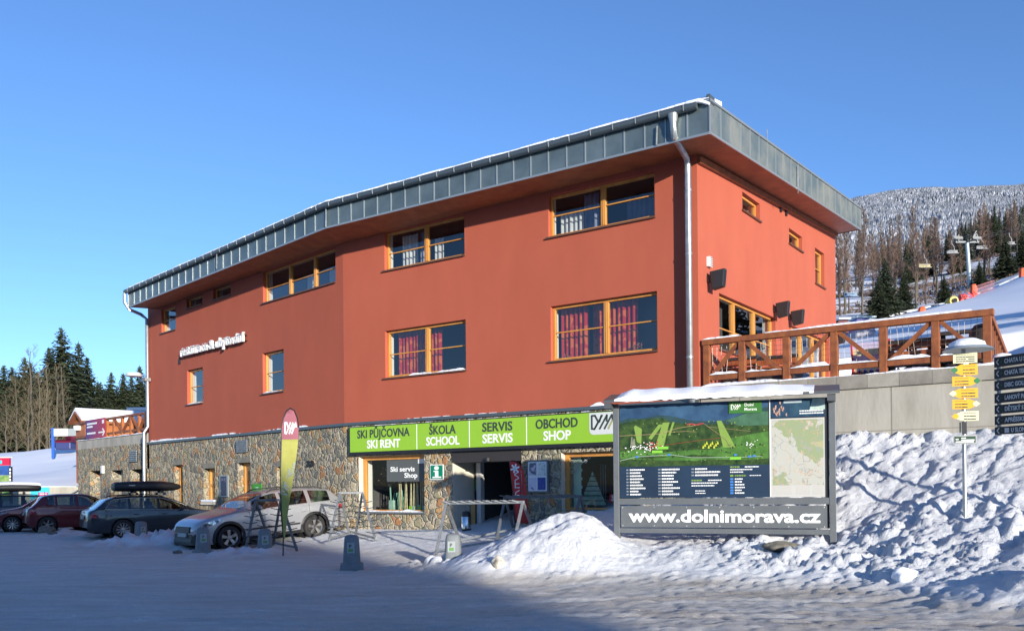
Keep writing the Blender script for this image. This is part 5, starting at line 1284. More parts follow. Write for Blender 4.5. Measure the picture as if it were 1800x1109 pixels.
m_path = M('printed_path', (.36, .28, .14), .4)
def line(pts, w, mat, nm='panorama_path'):
    lay[0] += .02; m = MB()
    for p, q in zip(pts, pts[1:]):
        a_ = FB.P(AX(p[0]), .0068+lay[0]*.0001, AZ(p[1])); b_ = FB.P(AX(q[0]), .0068+lay[0]*.0001, AZ(q[1])); m.beam(a_, b_, w, .002, FB.n)
    m.build(nm, mat, IB)
line([(0, .67), (.28, .68), (.40, .735), (.55, .765)], .008, m_path); line([(.28, .69), (.45, .70), (.52, .69)], .006, m_path); line([(.32, .56), (.55, .60), (.68, .62)], .007, M('printed_red_trail', (.25, .06, .03), .4)); line([(.58, .77), (.72, .60), (.76, .50)], .006, m_path); line([(.60, .74), (.88, .68)], .005, m_path)
line([(0, .40), (.12, .44), (.35, .455), (.5, .42), (.8, .415), (.95, .42)], .01, M('printed_road', (.3, .38, .3), .4))
r2 = random.Random(6)
m = MB(); m3 = MB(); m4 = MB(); m5 = MB()
def dot(mm, x, y, w, h): mm.fb(FB, AX(x)-w/2, AX(x)+w/2, -.008, .0095, AZ(y)-h/2, AZ(y)+h/2)
for k in range(60): dot(m, *r2.choice([(.19, .555), (.22, .54), (.14, .5), (.9, .53), (.86, .43), (.09, .56)])[:1] and (r2.gauss(*r2.choice([(.2, .035), (.09, .025), (.88, .03), (.2, .05)])), r2.gauss(.54, .03)), r2.uniform(.012, .03), r2.uniform(.010, .02))
for k in range(14): dot(m3, r2.gauss(.22, .03), r2.gauss(.56, .02), .03, .02)
for k in range(9): dot(m3, .47+.012*k+.0, .77+.006*math.sin(k), .05, .02)
for x, y in ((.3, .53), (.26, .49), (.78, .405)): dot(m4, x, y, .2, .05)
for x, y in ((.34, .455), (.78, .44), (.9, .425), (.87, .42), (.12, .44)): dot(m5, x, y, .05, .035)
m.build('panorama_markers', m_text_w, IB); m3.build('panorama_red_roofs', M('printed_red', (.4, .06, .05), .4), IB); m4.build('panorama_green_label', M('printed_lime', (.2, .5, .05), .4), IB); m5.build('panorama_blue_label', M('printed_blue', (.05, .2, .55), .4), IB)
m = MB()
for k in range(9): x = .57+.012*k; y = .525+.02*(k % 3); m.fprism(FB, [(AX(x)-.02, AZ(y)-.02), (AX(x)+.02, AZ(y)-.02), (AX(x), AZ(y)+.045)], -.008, .0097)
m.build('panorama_yellow_trees', M('printed_yellow', (.5, .55, .05), .4), IB)
for nm_, mt_, n_, s_ in (('panorama_bright_trees', m_ply, 70, 1), ('panorama_dark_trees', m_pfor, 90, 2)):
    m = MB()
    for k in range(n_):
        x, y = r2.uniform(.02, .98), r2.uniform(.37, .8) if s_ == 1 else r2.uniform(.36, .56); w_ = r2.uniform(.006, .02); m.fprism(FB, [(AX(x)-w_, AZ(y)-w_*.7), (AX(x)+w_, AZ(y)-w_*.7), (AX(x)+w_*.3, AZ(y)+w_)], -.008, .0091)
    m.build(nm_, mt_, IB)
for x, y in ((.085, .6), (.1, .58)):
    m = MB(); m.fprism(FB, [(AX(x)-.03, AZ(y)-.1), (AX(x)+.03, AZ(y)-.1), (AX(x)+.012, AZ(y)+.1), (AX(x)-.012, AZ(y)+.1)], -.008, .0093); m.build('panorama_tower', M('printed_grey', (.22, .24, .16), .4, var=.4, vs=30), IB)
sheet('emblem_box', R4(.74, .87, .95, .995), M('printed_green', (.04, .16, .03), .4), .0094)
m, ml = MB(), MB(); mark(m, FB.M(AX(.785), .0095, AZ(.935)), .17, last=ml); m.build('printed_emblem', m_text_w, IB); ml.build('printed_emblem_stroke', m_ply, IB)
m = MB(); m.text('Dolní', FB.M(AX(.87), .0095, AZ(.94)), .075, bold=.01, ext=.0006); m.text('Morava', FB.M(AX(.88), .0095, AZ(.895)), .075, bold=.01, ext=.0006); m.build('printed_name', m_text_w, IB, fix=False)
sheet('legend_panel', R4(0, 0, 1, .335), m_pnavy, .0092)
m, mg, mbx, mblue = MB(), MB(), MB(), MB()
def tl(mm, x, y, w, h=.026, d=.0105):                       # a line of unreadably small print: short dashes
    e = x
    while e < x+w: l = r2.uniform(.018, .05); mm.fb(FB, AX(0)+e, AX(0)+min(e+l, x+w), .0092, d, AZ(y)-h/2, AZ(y)+h/2); e += l+.008
for k in range(9):
    y = .30-.033*k
    tl(m, PW*.07, y, r2.uniform(.14, .30)); mbx.fb(FB, AX(.045), AX(.06), .0092, .0102, AZ(y)-.013, AZ(y)+.013)
    tl(m, PW*.29, y, r2.uniform(.18, .34)); mbx.fb(FB, AX(.265), AX(.283), .0092, .0102, AZ(y)-.013, AZ(y)+.013)
for k in range(3): tl(m, PW*.515, .30-.033*k, (.22, .46, .42)[k]); mbx.fb(FB, AX(.49), AX(.508), .0092, .0102, AZ(.30-.033*k)-.013, AZ(.30-.033*k)+.013)
tl(mg, PW*.49, .18, .2); tl(m, PW*.60, .18, .25, .018); tl(m, PW*.49, .152, .48, .018); tl(m, PW*.49, .124, .42, .018); tl(m, PW*.515, .07, .18, .014); tl(m, PW*.515, .045, .19, .014)
tl(mg, PW*.745, .315, .17); tl(m, PW*.84, .315, .25, .018); tl(m, PW*.745, .288, .4, .018); tl(m, PW*.745, .262, .24, .018); tl(mg, PW*.775, .225, .2); mg.fb(FB, AX(.745), AX(.765), .0092, .0103, AZ(.225)-.018, AZ(.225)+.018); tl(m, PW*.87, .225, .2, .012)
for k in range(6): y = .19-.029*k; tl(m, PW*.775, y, r2.uniform(.1, .18), .022); mblue.fb(FB, AX(.745), AX(.765), .0092, .0103, AZ(y)-.017, AZ(y)+.017)
m.build('legend_print', m_text_w, IB); mg.build('legend_green_print', m_ply, IB); mbx.build('legend_number_box', M('printed_number_grey', (.2, .24, .28), .4), IB); mblue.build('legend_blue_box', M('printed_blue', (.05, .2, .55), .4), IB)
# map and the card above it
xm0 = spl+.012
def flat(nm, x0, x1, y0, y1, mat, d0=-.008, d=.009): m = MB(); m.fb(FB, x0, x1, d0, d, AZ(y0), AZ(y1)); return m.build(nm, mat, IB)
mm_ = bpy.data.materials.new('printed_map'); mm_.use_nodes = True; nt = mm_.node_tree; L = nt.links.new; bs_ = nt.nodes['Principled BSDF']; bs_.inputs['Roughness'].default_value = .45
tc = nd(nt, 'ShaderNodeTexCoord'); n1 = nd(nt, 'ShaderNodeTexNoise', Scale=1.7, Detail=5.); L(tc.outputs['Object'], n1.inputs['Vector'])
r1 = nd(nt, 'ShaderNodeValToRGB'); r1.color_ramp.interpolation = 'CONSTANT'; L(n1.outputs[0], r1.inputs[0]); e = r1.color_ramp.elements; e[0].color = (.42, .42, .37, 1); e[1].position = .47; e[1].color = (.26, .31, .17, 1); x = e.new(.62); x.color = (.37, .35, .19, 1)
def lines(scale, lo, colr, prev, off=0):
    n = nd(nt, 'ShaderNodeTexNoise', Scale=scale, Detail=3.); mpn = nd(nt, 'ShaderNodeMapping'); mpn.inputs['Location'].default_value = (off, off*2, 3); L(tc.outputs['Object'], mpn.inputs[0]); L(mpn.outputs[0], n.inputs['Vector'])
    a_ = nd(nt, 'ShaderNodeMath', operation='SUBTRACT'); L(n.outputs[0], a_.inputs[0]); a_.inputs[1].default_value = .5
    b_ = nd(nt, 'ShaderNodeMath', operation='ABSOLUTE'); L(a_.outputs[0], b_.inputs[0]); c_2 = nd(nt, 'ShaderNodeMath', operation='LESS_THAN'); L(b_.outputs[0], c_2.inputs[0]); c_2.inputs[1].default_value = lo
    mx = nd(nt, 'ShaderNodeMix', data_type='RGBA'); L(c_2.outputs[0], mx.inputs['Factor']); L(prev, mx.inputs[6]); mx.inputs[7].default_value = (*colr, 1); return mx.outputs[2]
o_ = lines(2.2, .006, (.30, .30, .26), r1.outputs[0]); o_ = lines(4.5, .006, (.48, .32, .2), o_, 4); o_ = lines(3.1, .005, (.24, .3, .3), o_, 9); L(o_, bs_.inputs['Base Color'])
flat('map_margin', xm0, px1-.01, .0, .80, M('map_paper', (.46, .46, .43), .5)); flat('printed_map', xm0+.03, px1-.03, .12, .785, mm_, .009, .010)
m = MB()
for k in range(9):
    for c_0, c_1 in ((.03, .38), (.46, .72), (.76, .95)):
        w_ = px1-xm0; e = xm0+w_*c_0
        while e < xm0+w_*c_1: l = r2.uniform(.02, .06); m.fb(FB, e, min(e+l, xm0+w_*c_1), .009, .0098, AZ(.105-.01*k), AZ(.105-.01*k)+.008); e += l+.012
m.build('map_print', M('faint_print', (.42, .40, .36), .5), IB)
flat('card_backdrop', xm0, px1, .81, 1, M('printed_night_blue', (.01, .03, .08), .35, col2=(.03, .08, .12), vs=5)); w_ = px1-xm0
m = MB(); m.fprism(FB, [(xm0+w_*.72, AZ(.875)), (px1, AZ(.88)), (px1, AZ(1.0)), (xm0+w_*.78, AZ(.99))], .009, .0094); m.build('card_pool', M('printed_teal', (.10, .34, .40), .35, col2=(.5, .58, .5), vs=2.5), IB)
m = MB(); r3 = random.Random(2)
for k in range(16): x = xm0+w_*r3.gauss(.17, .06); z = AZ(r3.uniform(.83, .96)); m.lathe([(.03, 0), (.0, .002)], FB.P(x, .0095, z), 'Y', 7)
m.build('card_people', M('printed_skin', (.35, .14, .08), .5, col2=(.03, .02, .02), vs=14), IB)
m = MB(); m.fb(FB, xm0+w_*.25, xm0+w_*.58, .009, .0105, AZ(.955), AZ(.985)); m.build('card_caption_strip', M('printed_pale', (.4, .48, .52), .4), IB)
m = MB()
for y, x0 in ((.865, .54), (.84, .54)):
    e = xm0+w_*x0
    while e < px1-.05: l = r2.uniform(.02, .05); m.fb(FB, e, e+l, .009, .0104, AZ(y), AZ(y)+.02); e += l+.008
m.build('card_print', m_text_w, IB)
flat('panel_divider', spl-.004, spl+.012, 0, 1, m_white, .009, .0106)

# ------------------------------------------------------------------ trail signpost
p0 = at(1696, 888, 14.95); Fh = Fr(p0.x, p0.y, 1, -.28)
TS = thing('trail_signpost', 'galvanised trail signpost with yellow arrow plates standing in the snow bank', 'signpost', (p0.x, p0.y, 1.1))
zy = lambda py: at(1694, py, 14.95).z; xs = lambda px, py=700: Fh.on(px, py, .05)[0]
m = MB(); m.tube([(p0.x, p0.y, .8), (p0.x-.0, p0.y, zy(612))], .035, 14); m.build('pole', m_pipe, TS, smooth=True)
m_yel = M('trail_sign_yellow', (.78, .38, .008), .45); m_yelw = M('trail_sign_cream', (.62, .60, .40), .5)
def plate(px0_, px1_, y0, y1, mat, tip=None, dots=None, rows=3, tcol=m_text_d, dd=.05):
    a_, b_ = xs(px0_), xs(px1_); z0_, z1_ = zy(y1), zy(y0); zm = (z0_+z1_)/2; pts = [(a_, z0_), (b_, z0_), (b_, z1_), (a_, z1_)]
    if tip == 'l': pts = [(a_, zm), (a_+.17, z0_), (b_, z0_), (b_, z1_), (a_+.17, z1_)]
    if tip == 'r': pts = [(a_, z0_), (b_-.17, z0_), (b_, zm), (b_-.17, z1_), (a_, z1_)]
    m = MB(); m.fprism(Fh, pts, dd, dd+.006); pl = m.build('arrow_plate' if tip else 'name_plate', mat, TS)
    m = MB(); rr_ = random.Random(int(y0)); x_0 = a_+(.2 if tip == 'l' else .04); x_1 = b_-(.2 if tip == 'r' else .04)
    for k in range(rows):
        z = z1_-(z1_-z0_)*(.2+.62*k/max(1, rows-1)); hh = (.008 if k == 0 else .018); e = x_0
        while e < x_0+(x_1-x_0)*(.55 if k else .9): l = rr_.uniform(.02, .05); m.fb(Fh, e, e+l, dd+.006, dd+.008, z-hh/2, z+hh/2); e += l+.006
        if k: m.fb(Fh, x_0+(x_1-x_0)*.66, x_0+(x_1-x_0)*.76, dd+.006, dd+.008, z-.009, z+.009); m.fb(Fh, x_1-.08, x_1, dd+.006, dd+.008, z-.009, z+.009)
    m.build('plate_print', tcol, pl)
    if dots:
        m = MB(); x = a_+.07 if tip == 'l' else b_-.07; m.fprism(Fh, [(x-.06 if tip == 'l' else x+.06, zm), (x, zm-.05), (x+(.05 if tip == 'l' else -.05), zm-.02), (x+(.05 if tip == 'l' else -.05), zm+.02), (x, zm+.05)], dd+.006, dd+.009); m.build('trail_mark', dots, pl)
m_tg = M('trail_green', (.01, .16, .05), .5)
plate(1676, 1718.5, 621, 639, m_yelw, rows=4); plate(1670, 1719, 641, 660, m_yel, 'l', m_tg); plate(1674, 1726, 662, 679, m_yel, 'r', m_tg); plate(1667, 1719, 683, 700, m_yel, 'l', m_yelw); plate(1674, 1724, 702, 719, m_yel, 'r', m_yelw); plate(1671, 1720, 723, 740, m_yelw, 'l', m_yel)
plate(1675, 1716, 765, 780, m_galv, rows=1); m = MB(); m.fb(Fh, xs(1677), xs(1714), .057, .06, zy(778), zy(767)); m.build('dark_green_plate', M('plate_green', (.005, .045, .02), .5), TS)
m = MB()
for z_, x0_, x1_ in ((772, 1679, 1684), (770, 1689, 1697), (773.5, 1689, 1712), (776.5, 1679, 1711)): m.fb(Fh, xs(x0_), xs(x1_), .06, .062, zy(z_)-.009, zy(z_)+.009)
m.build('plate_print', m_text_w, TS)
m = MB(); m.fb(Fh, xs(1692), xs(1699), .0, .05, zy(763), zy(741)); m.fb(Fh, xs(1686.5), xs(1689), .02, .05, zy(760), zy(742)); m.fb(Fh, -.05, .05, -.05, .06, zy(614), zy(606)); m.build('clamp', m_dark, TS)
m = MB(); m.lathe([(0, .16), (.2, .11), (.36, .03), (.40, .0), (.36, .0), (0, .02)], (p0.x+.08, p0.y, zy(616)), n=28); m.build('round_roof', M('grey_roof_disc', (.30, .35, .38), .4, .2), TS, smooth=True)
m = MB(); m.lathe([(.30, .055), (.27, .13), (.15, .19), (0, .21)], (p0.x+.06, p0.y, zy(616)), n=20); m.build('roof_snow', m_snow, TS, smooth=True)

# ------------------------------------------------------------------ black direction sign at the right edge
YD = 15.0; g = at(1748, 700, YD); Fd = Fr(g.x, g.y, .44, -1)
DS = thing('direction_sign', 'stack of seven black direction boards with white arrows at the right edge', 'sign', (g.x+1.25, g.y, .6))
NAMES = ['CHATA U S', 'CHATA TER', 'DISC GOLF', 'LANOVÝ PA', 'DĚTSKÝ S', 'APRÉSSKI', 'U SLON']
PY = [(628, 646), (649, 666), (669.5, 687), (692, 709), (712, 728), (731.5, 747), (750.5, 764)]
WD = 1.15
m_bsign = M('black_sign_board', (.012, .015, .02), .45)
for i, ((y0, y1), nm) in enumerate(zip(PY, NAMES)):
    z1_, z0_ = Fd.on(1749, y0)[1], Fd.on(1749, y1)[1]; m = MB(); m.fb(Fd, 0, WD, -.02, .0, z0_, z1_); b_ = m.build('direction_board', m_bsign, DS)
    zm = (z0_+z1_)/2; m = MB()
    m.beam(Fd.P(.085, .002, zm+.045), Fd.P(.045, .002, zm), .018, .003, Fd.n); m.beam(Fd.P(.085, .002, zm-.045), Fd.P(.045, .002, zm), .018, .003, Fd.n)
    tx = .19
    if i == 6: m.fb(Fd, .185, .265, .0, .004, zm-.04, zm+.04); tx = .30
    mt_ = MB(); mt_.text(nm, Fd.M(tx, .001, zm-.033), .10, width=.042*len(nm)+.01*(i in (1, 5)), bold=.03, ext=.0015, align='LEFT'); mt_.build('board_lettering', M('sign_white', (.55, .56, .56), .5), b_, fix=False)
    m.build('arrow', M('sign_white', (.55, .56, .56), .5), b_)
    m = MB(); m.fprism(Fd, [(.115, zm), (.13, zm-.012), (.145, zm), (.13, zm+.012)], .0, .004); m.build('green_mark', M('sign_mark_green', (.01, .14, .02), .5), b_)
m = MB(); m.fb(Fd, WD-.1, WD-.02, -.1, -.022, .3, Fd.on(1749, 622)[1]); m.fb(Fd, .03, .08, -.06, -.022, Fd.on(1749, 766)[1], Fd.on(1749, 630)[1]); m.build('support_post', m_galv, DS)

# ------------------------------------------------------------------ bollards
m_bol = M('grey_bollard_concrete', (.19, .21, .22), .7, var=.2, vs=6, bump=.2, bs=50)
def bollard():
    t = thing('bollard', 'tmp', 'bollard')
    m = MB(); n = 28; prof = [(.185, .10), (.18, .2), (.165, .45), (.155, .60), (.145, .655), (.12, .69), (.07, .705), (0, .708)]
    rings = []
    for r, h in prof:
        ring = []
        for k in range(n):
            a_ = 2*PI*k/n; cc, ss_ = math.cos(a_), math.sin(a_); e = 1/((abs(cc)**3.2+abs(ss_)**3.2)**(1/3.2)); ring.append(m.v((cc*e*r, ss_*e*r, h)))
        rings.append(ring)
    for A_, B_ in zip(rings, rings[1:]):
        for k in range(n): m.face([A_[k], A_[(k+1) % n], B_[(k+1) % n], B_[k]])
    m.build('bollard_body', m_bol, t, smooth=50)
    m = MB(); m.hexa([(-.25, -.25, -.06), (.25, -.25, -.06), (.25, .25, -.06), (-.25, .25, -.06), (-.235, -.235, .105), (.235, -.235, .105), (.235, .235, .105), (-.235, .235, .105)]); m.build('bollard_foot', m_bol, t, bevel=.015)
    m = MB(); m.hexa([(-.10, -.176, .33), (.06, -.176, .33), (.06, -.18, .33), (-.10, -.18, .33), (-.10, -.164, .55), (.06, -.164, .55), (.06, -.168, .55), (-.10, -.168, .55)]); st = m.build('sticker', M('pale_sticker', (.30, .34, .34), .5), t)
    m = MB(); Ms = Matrix.Translation((-.03, -.176, .44)) @ Matrix.Rotation(PI/2-.06, 4, 'X'); m.text('P', Ms, .1, bold=.03, ext=.001); m.build('sticker_letter', m_text_d, st, fix=False)
    m = MB(); m.hexa([(-.07, -.1765, .36), (.03, -.1765, .36), (.03, -.18, .36), (-.07, -.18, .36), (-.07, -.172, .42), (.03, -.172, .42), (.03, -.1755, .42), (-.07, -.1755, .42)]); m.build('sticker_green', M('sticker_green', (.10, .25, .06), .5), st)
    return t
bo = bollard()
for i, (px, py, Y, rz, lab) in enumerate(((248, 950, 27.6, .5, 'grey bollard farthest left, beside the dark estate car'), (357, 970, 22.9, .2, 'grey bollard in front of the silver car bumper'), (466, 976, 22.0, .15, 'grey bollard behind the feather flag pole'), (618.5, 998, 18.7, 0, 'grey bollard standing free in the middle of the forecourt'), (797, 1000, 18.4, -.1, 'grey bollard half buried at the left foot of the snow pile'))):
    o = bo if i == 0 else copy_tree(bo); p = at(px, py, Y); z = gz(p.x, p.y)
    place(o, (p.x, p.y, max(z, -.02)-(0.02, 0, .03, 0, .07)[i]), rz-math.atan2(p.x, p.y)*1.0, lab, 'grey bollards along the forecourt')

# ------------------------------------------------------------------ ski racks
def gp(px, py, z): return onz(px, py, z)
def rack(label, ap, feet, pegs=7, side=True, mat=m_galv, w=.055, base=True, beam_only=False):
    """ap: two apex points, feet: ((a1, a2), (b1, b2))"""
    c_ = (ap[0]+ap[1])/2; t = thing('ski_rack', label, 'ski rack', (c_.x, c_.y, min(f_.z for f2 in feet for f_ in f2)), 'steel ski racks in front of the shop')
    for a_, fs in zip(ap, feet):
        for f_ in fs: m = MB(); m.beam(a_, f_-Vector((0, 0, .04)), w, w, (.3, 1, 0)); m.build('leg', mat, t, bevel=.004)
    d_ = (ap[1]-ap[0]).normalized()
    m = MB(); m.beam(ap[0]-d_*.04, ap[1]+d_*.04, w*1.1, w*1.1); m.build('top_beam', mat, t, bevel=.004)
    if base:
        for i_ in (0, 1): m = MB(); m.beam(feet[0][i_]+Vector((0, 0, .04)), feet[1][i_]+Vector((0, 0, .04)), .04, .05); m.build('base_bar', mat, t)
    n_ = Vector((-d_.y, d_.x, 0))
    if side:
        for a_, fs in zip(ap, feet):
            for f_ in fs:
                for k in range(6):
                    q = a_.lerp(f_, .22+.13*k); m = MB(); m.tube([q-d_*.02, q-d_*.02+(d_*.22+n_*(.0)+Vector((0, -.12, .045)))], .011, 5); m.tube([q, q+(-d_*.22+Vector((0, .05, .045)))], .011, 5); m.build('peg', m_dark, t)
    else:
        for k in range(pegs):
            q = ap[0].lerp(ap[1], (k+.5)/pegs); m = MB(); m.tube([q+n_*.03, q+n_*.11+Vector((0, 0, .04))-d_*.12, q+n_*.12+Vector((0, 0, .05))-d_*.2], .013, 5); m.tube([q-n_*.03, q-n_*.11+Vector((0, 0, .04))-d_*.12, q-n_*.12+Vector((0, 0, .05))-d_*.2], .013, 5); m.build('hook', mat, t)
    return t
def zg(px, py, Y): p = at(px, py, Y); return Vector((p.x, p.y, gz(p.x, p.y)))
rack('grey ski rack with pegs in front of the silver car', (at(449.5, 879, 23.2), at(493.5, 878.5, 23.2)), ((at(431, 966.5, 22.6), at(476, 955, 24.0)), (at(480, 955, 24.0), at(522, 964.7, 22.6))), mat=m_grey)
rack('pale steel ski rack with black pegs at the tail of the silver car', (at(598, 866, 24.8), at(637, 865.6, 24.8)), ((at(578, 948.6, 24.0), at(614, 936, 25.6)), (at(625, 937, 25.6), at(661, 948.6, 24.0))))
rack('long low ski rack with hooks in front of the entrance', (at(784, 884, 21.0), at(919, 882, 20.4)), ((at(766, 971, 20.4), at(810, 952, 22)), (at(904, 948, 19.8), at(936, 925, 21.5))), pegs=9, side=False, w=.06)
rack('dark ski rack partly hidden by the snow pile, next to the red flag', (at(888, 874, 22.3), at(1020, 872, 20.9)), ((at(872, 952, 21.5), at(905, 936, 23.2)), (at(1012, 900, 20.5), at(1027, 898, 21.4))), pegs=10, side=False, mat=m_grey, w=.06)

# ------------------------------------------------------------------ feather flags
def feather(label, pts, Y, pole, cuts, mats, tilt=0):
    b0 = at(*pole[0], Y); t = thing('feather_flag', label, 'flag', (b0.x, b0.y, b0.z)); W3 = [at(x, y, Y) for x, y in pts]
    me = []
    Fq = Fr(b0.x, b0.y, 1, tilt)
    P2 = [Fq.on(x, y) for x, y in pts]
    zc = [Fq.on(*c_)[1] for c_ in cuts]
    lim = [99]+zc+[-99]
    for k, mt in enumerate(mats):
        bm2 = bmesh.new(); vs = [bm2.verts.new(Fq.P(a_, 0, z)) for a_, z in P2]; bm2.faces.new(vs)
        bmesh.ops.triangulate(bm2, faces=bm2.faces[:])
        for z_, nn in ((lim[k], (0, 0, 1)), (lim[k+1], (0, 0, -1))):
            bmesh.ops.bisect_plane(bm2, geom=bm2.verts[:]+bm2.edges[:]+bm2.faces[:], plane_co=(0, 0, z_), plane_no=nn, clear_outer=True)
        for zz_ in np.arange(b0.z, b0.z+4, .12):
            bmesh.ops.bisect_plane(bm2, geom=bm2.verts[:]+bm2.edges[:]+bm2.faces[:], plane_co=(0, 0, float(zz_)), plane_no=(0, 0, 1))
        for v_ in bm2.verts: v_.co += Fq.n*(.012*math.sin(v_.co.z*4.1+v_.co.x*9)+.005*math.sin(v_.co.z*13))
        mm = MB(); mm.bm.free(); mm.bm = bm2; o = mm.build('flag_cloth', mt, t, smooth='all', fix=False)
        s_ = o.modifiers.new('thick', 'SOLIDIFY'); s_.thickness = .004
    m = MB(); m.tube([at(*q_, Y) for q_ in pole], [.016]*(len(pole)-3)+[.011, .009, .008], 8); m.build('flag_pole', m_black, t, smooth=True)
    return t, Fq
flag, Fq = feather('tall feather flag, mauve top and yellow green below, in front of the silver car', [(498.5, 947), (494.5, 900), (494, 876), (494, 808), (496, 749), (499, 735), (504, 723), (510.5, 718), (517, 722), (522, 734), (525, 751), (524.5, 765), (523, 789), (517, 830), (512, 862), (504, 916), (501, 947)], 21.4,
     [(497.5, 982), (498, 945), (494, 900), (493.5, 876), (493.3, 808), (495.3, 749), (498.5, 734), (503.5, 722), (510.5, 717), (517.5, 721), (522.7, 733.5), (525.6, 751)], [(510, 772)], [M('mauve_flag_cloth', (.30, .10, .13), .8, var=.1), M('lime_flag_cloth', (.38, .38, .09), .8, col2=(.30, .30, .07), vs=2)], .1)
m = MB(); s, z = Fq.on(511, 752); mark(m, Fq.M(s, 0.019, z) @ Matrix.Diagonal((.75, 1.3, 1, 1)), .36, thick=.10); m.build('flag_emblem', m_text_w, flag)
m = MB(); s, z = Fq.on(502, 858); mark(m, Fq.M(s, 0.019, z) @ Matrix.Rotation(1.35, 4, 'Z'), .30, thick=.09); m.build('flag_emblem', M('pale_flag_print', (.36, .42, .36), .7), flag)
m = MB(); s, z = Fq.on(512, 825); m.text('Dolní', Fq.M(s-.03, 0.019, z-.1) @ Matrix.Rotation(1.35, 4, 'Z'), .11, ext=.001, bold=.02); m.text('Morava', Fq.M(s+.07, 0.019, z) @ Matrix.Rotation(1.35, 4, 'Z'), .11, ext=.001, bold=.02); m.build('flag_lettering', M('pale_flag_print', (.36, .42, .36), .7), flag, fix=False)
flag2, Fq = feather('red feather flag with white print beside the shop entrance', [(906, 918.5), (902, 860), (898, 826), (896, 811), (900, 810), (904, 810), (910, 813), (915, 818), (919, 825), (921.5, 833), (925, 858), (927, 885), (929.5, 920)], 23.3, [(905, 935), (905, 918), (901.5, 860), (897.5, 826), (895.5, 811), (900, 809.5), (904, 809.5), (910, 812.5), (915.4, 817.5)], [], [M('red_flag_cloth', (.62, .045, .04), .7, var=.12)], .1)
m = MB(); s, z = Fq.on(905, 823)
for a_ in (.3, 1.35, 2.3): m.beam(Fq.P(s-.12*math.cos(a_), 0.019, z-.12*math.sin(a_)), Fq.P(s+.12*math.cos(a_), 0.019, z+.12*math.sin(a_)), .045, .003, Fq.n)
s, z = Fq.on(908, 850)
for k, (zz_, aa) in enumerate(((.28, .5), (.2, -.5), (.12, .5), (.0, 0), (-.1, 0), (-.2, .5), (-.3, 0))):
    q = Fq.P(s+.004*k, 0.019, z+zz_); d_ = Fq.r*math.cos(aa)*.065+Vector((0, 0, math.sin(aa)*.065)); m.beam(q-d_, q+d_, .022, .003, Fq.n)
    if k in (3, 4, 6): m.beam(q-Fq.r*.05, q-Fq.r*.05+Vector((0, 0, .08)), .022, .003, Fq.n)
m.build('flag_lettering', m_text_w, flag2)
m = MB(); s, z = Fq.on(916, 850)
for k in range(16): m.fb(Fq, s-.012+.004*k*.3, s+.012+.004*k*.3, .04, .043, z+.3-k*0.019, z+.33-k*.045)
m.build('flag_small_print', M('pale_red_print', (.7, .35, .33), .6), flag2)

# ------------------------------------------------------------------ litter bin, rocks
p = at(819.5, 932, 24.45); t = thing('litter_bin', 'shiny chrome litter bin with black top at the left of the entrance', 'bin', (p.x, p.y, p.z)); hb_ = (932-898)*24.45/1560
m = MB(); m.lathe([(.13, 0), (.13, hb_*.72), (.12, hb_*.74)], p, n=24); m.build('bin_body', M('chrome', (.6, .6, .6), .15, 1.), t, smooth=50)
m = MB(); m.lathe([(.135, hb_*.74), (.14, hb_*.8), (.10, hb_*.98), (0, hb_)], p, n=24); m.lathe([(.14, -.02), (.14, .05)], p, n=24); m.build('bin_lid', m_black, t, smooth=50)
m = MB(); m.beam(p+Vector((.05, .14, 0)), p+Vector((.05, .14, hb_*1.25)), .03, .03); m.build('bin_post', m_galv, t)
m_rock = M('grey_rock', (.20, .185, .15), .9, var=.5, vs=9, bump=.7, bs=20)
def rock(px, py, Y, sx_, sy_, sz_, label, seed, mat=None, name='rock', dz=0):
    r_2 = random.Random(seed); m = MB(); bmesh.ops.create_icosphere(m.bm, subdivisions=3, radius=1)
    for v_ in m.bm.verts:
        k = 1+.13*math.sin(v_.co.x*4+seed)+.1*math.sin(v_.co.y*5+v_.co.z*3)+r_2.uniform(-.03, .03); v_.co = Vector((v_.co.x*sx_*k, v_.co.y*sy_*k, v_.co.z*sz_*k))
    p_ = at(px, py, Y); z_ = float(gfull(np.array([p_.x]), np.array([p_.y]))[0])
    m.bm.transform(Matrix.Translation((p_.x, p_.y, z_+sz_*.35+dz))); m.build(name, mat or m_rock, label=label, cat='rock' if name == 'rock' else 'snow', smooth='all')
rock(875, 1003, 16.35, .13, .12, .13, 'dirty round ice ball at the front foot of the snow pile', 1, M('dirty_ice', (.5, .47, .4), .6, col2=(.2, .16, .11), vs=7, thr=(.35, .5)), 'ice_ball')
rock(1373, 970, 15.7, .36, .2, .09, 'flat grey stone slab sticking out of the bank below the information board', 2)
rock(1590, 900, 13.3, .2, .15, .12, 'squarish snow block on the bank left of the trail signpost', 3, m_snow, 'snow_block')
rock(82, 940, 34.0, .3, .2, .16, 'small brown stone in the snow before the red hatchback wheel', 4)
rock(92, 950, 31.5, .16, .1, .05, 'dark flat stone on the packed snow left of the dark estate car', 5)
rock(312, 956, 23.6, .12, .1, .06, 'dark clod of ice beside the silver car front', 6)
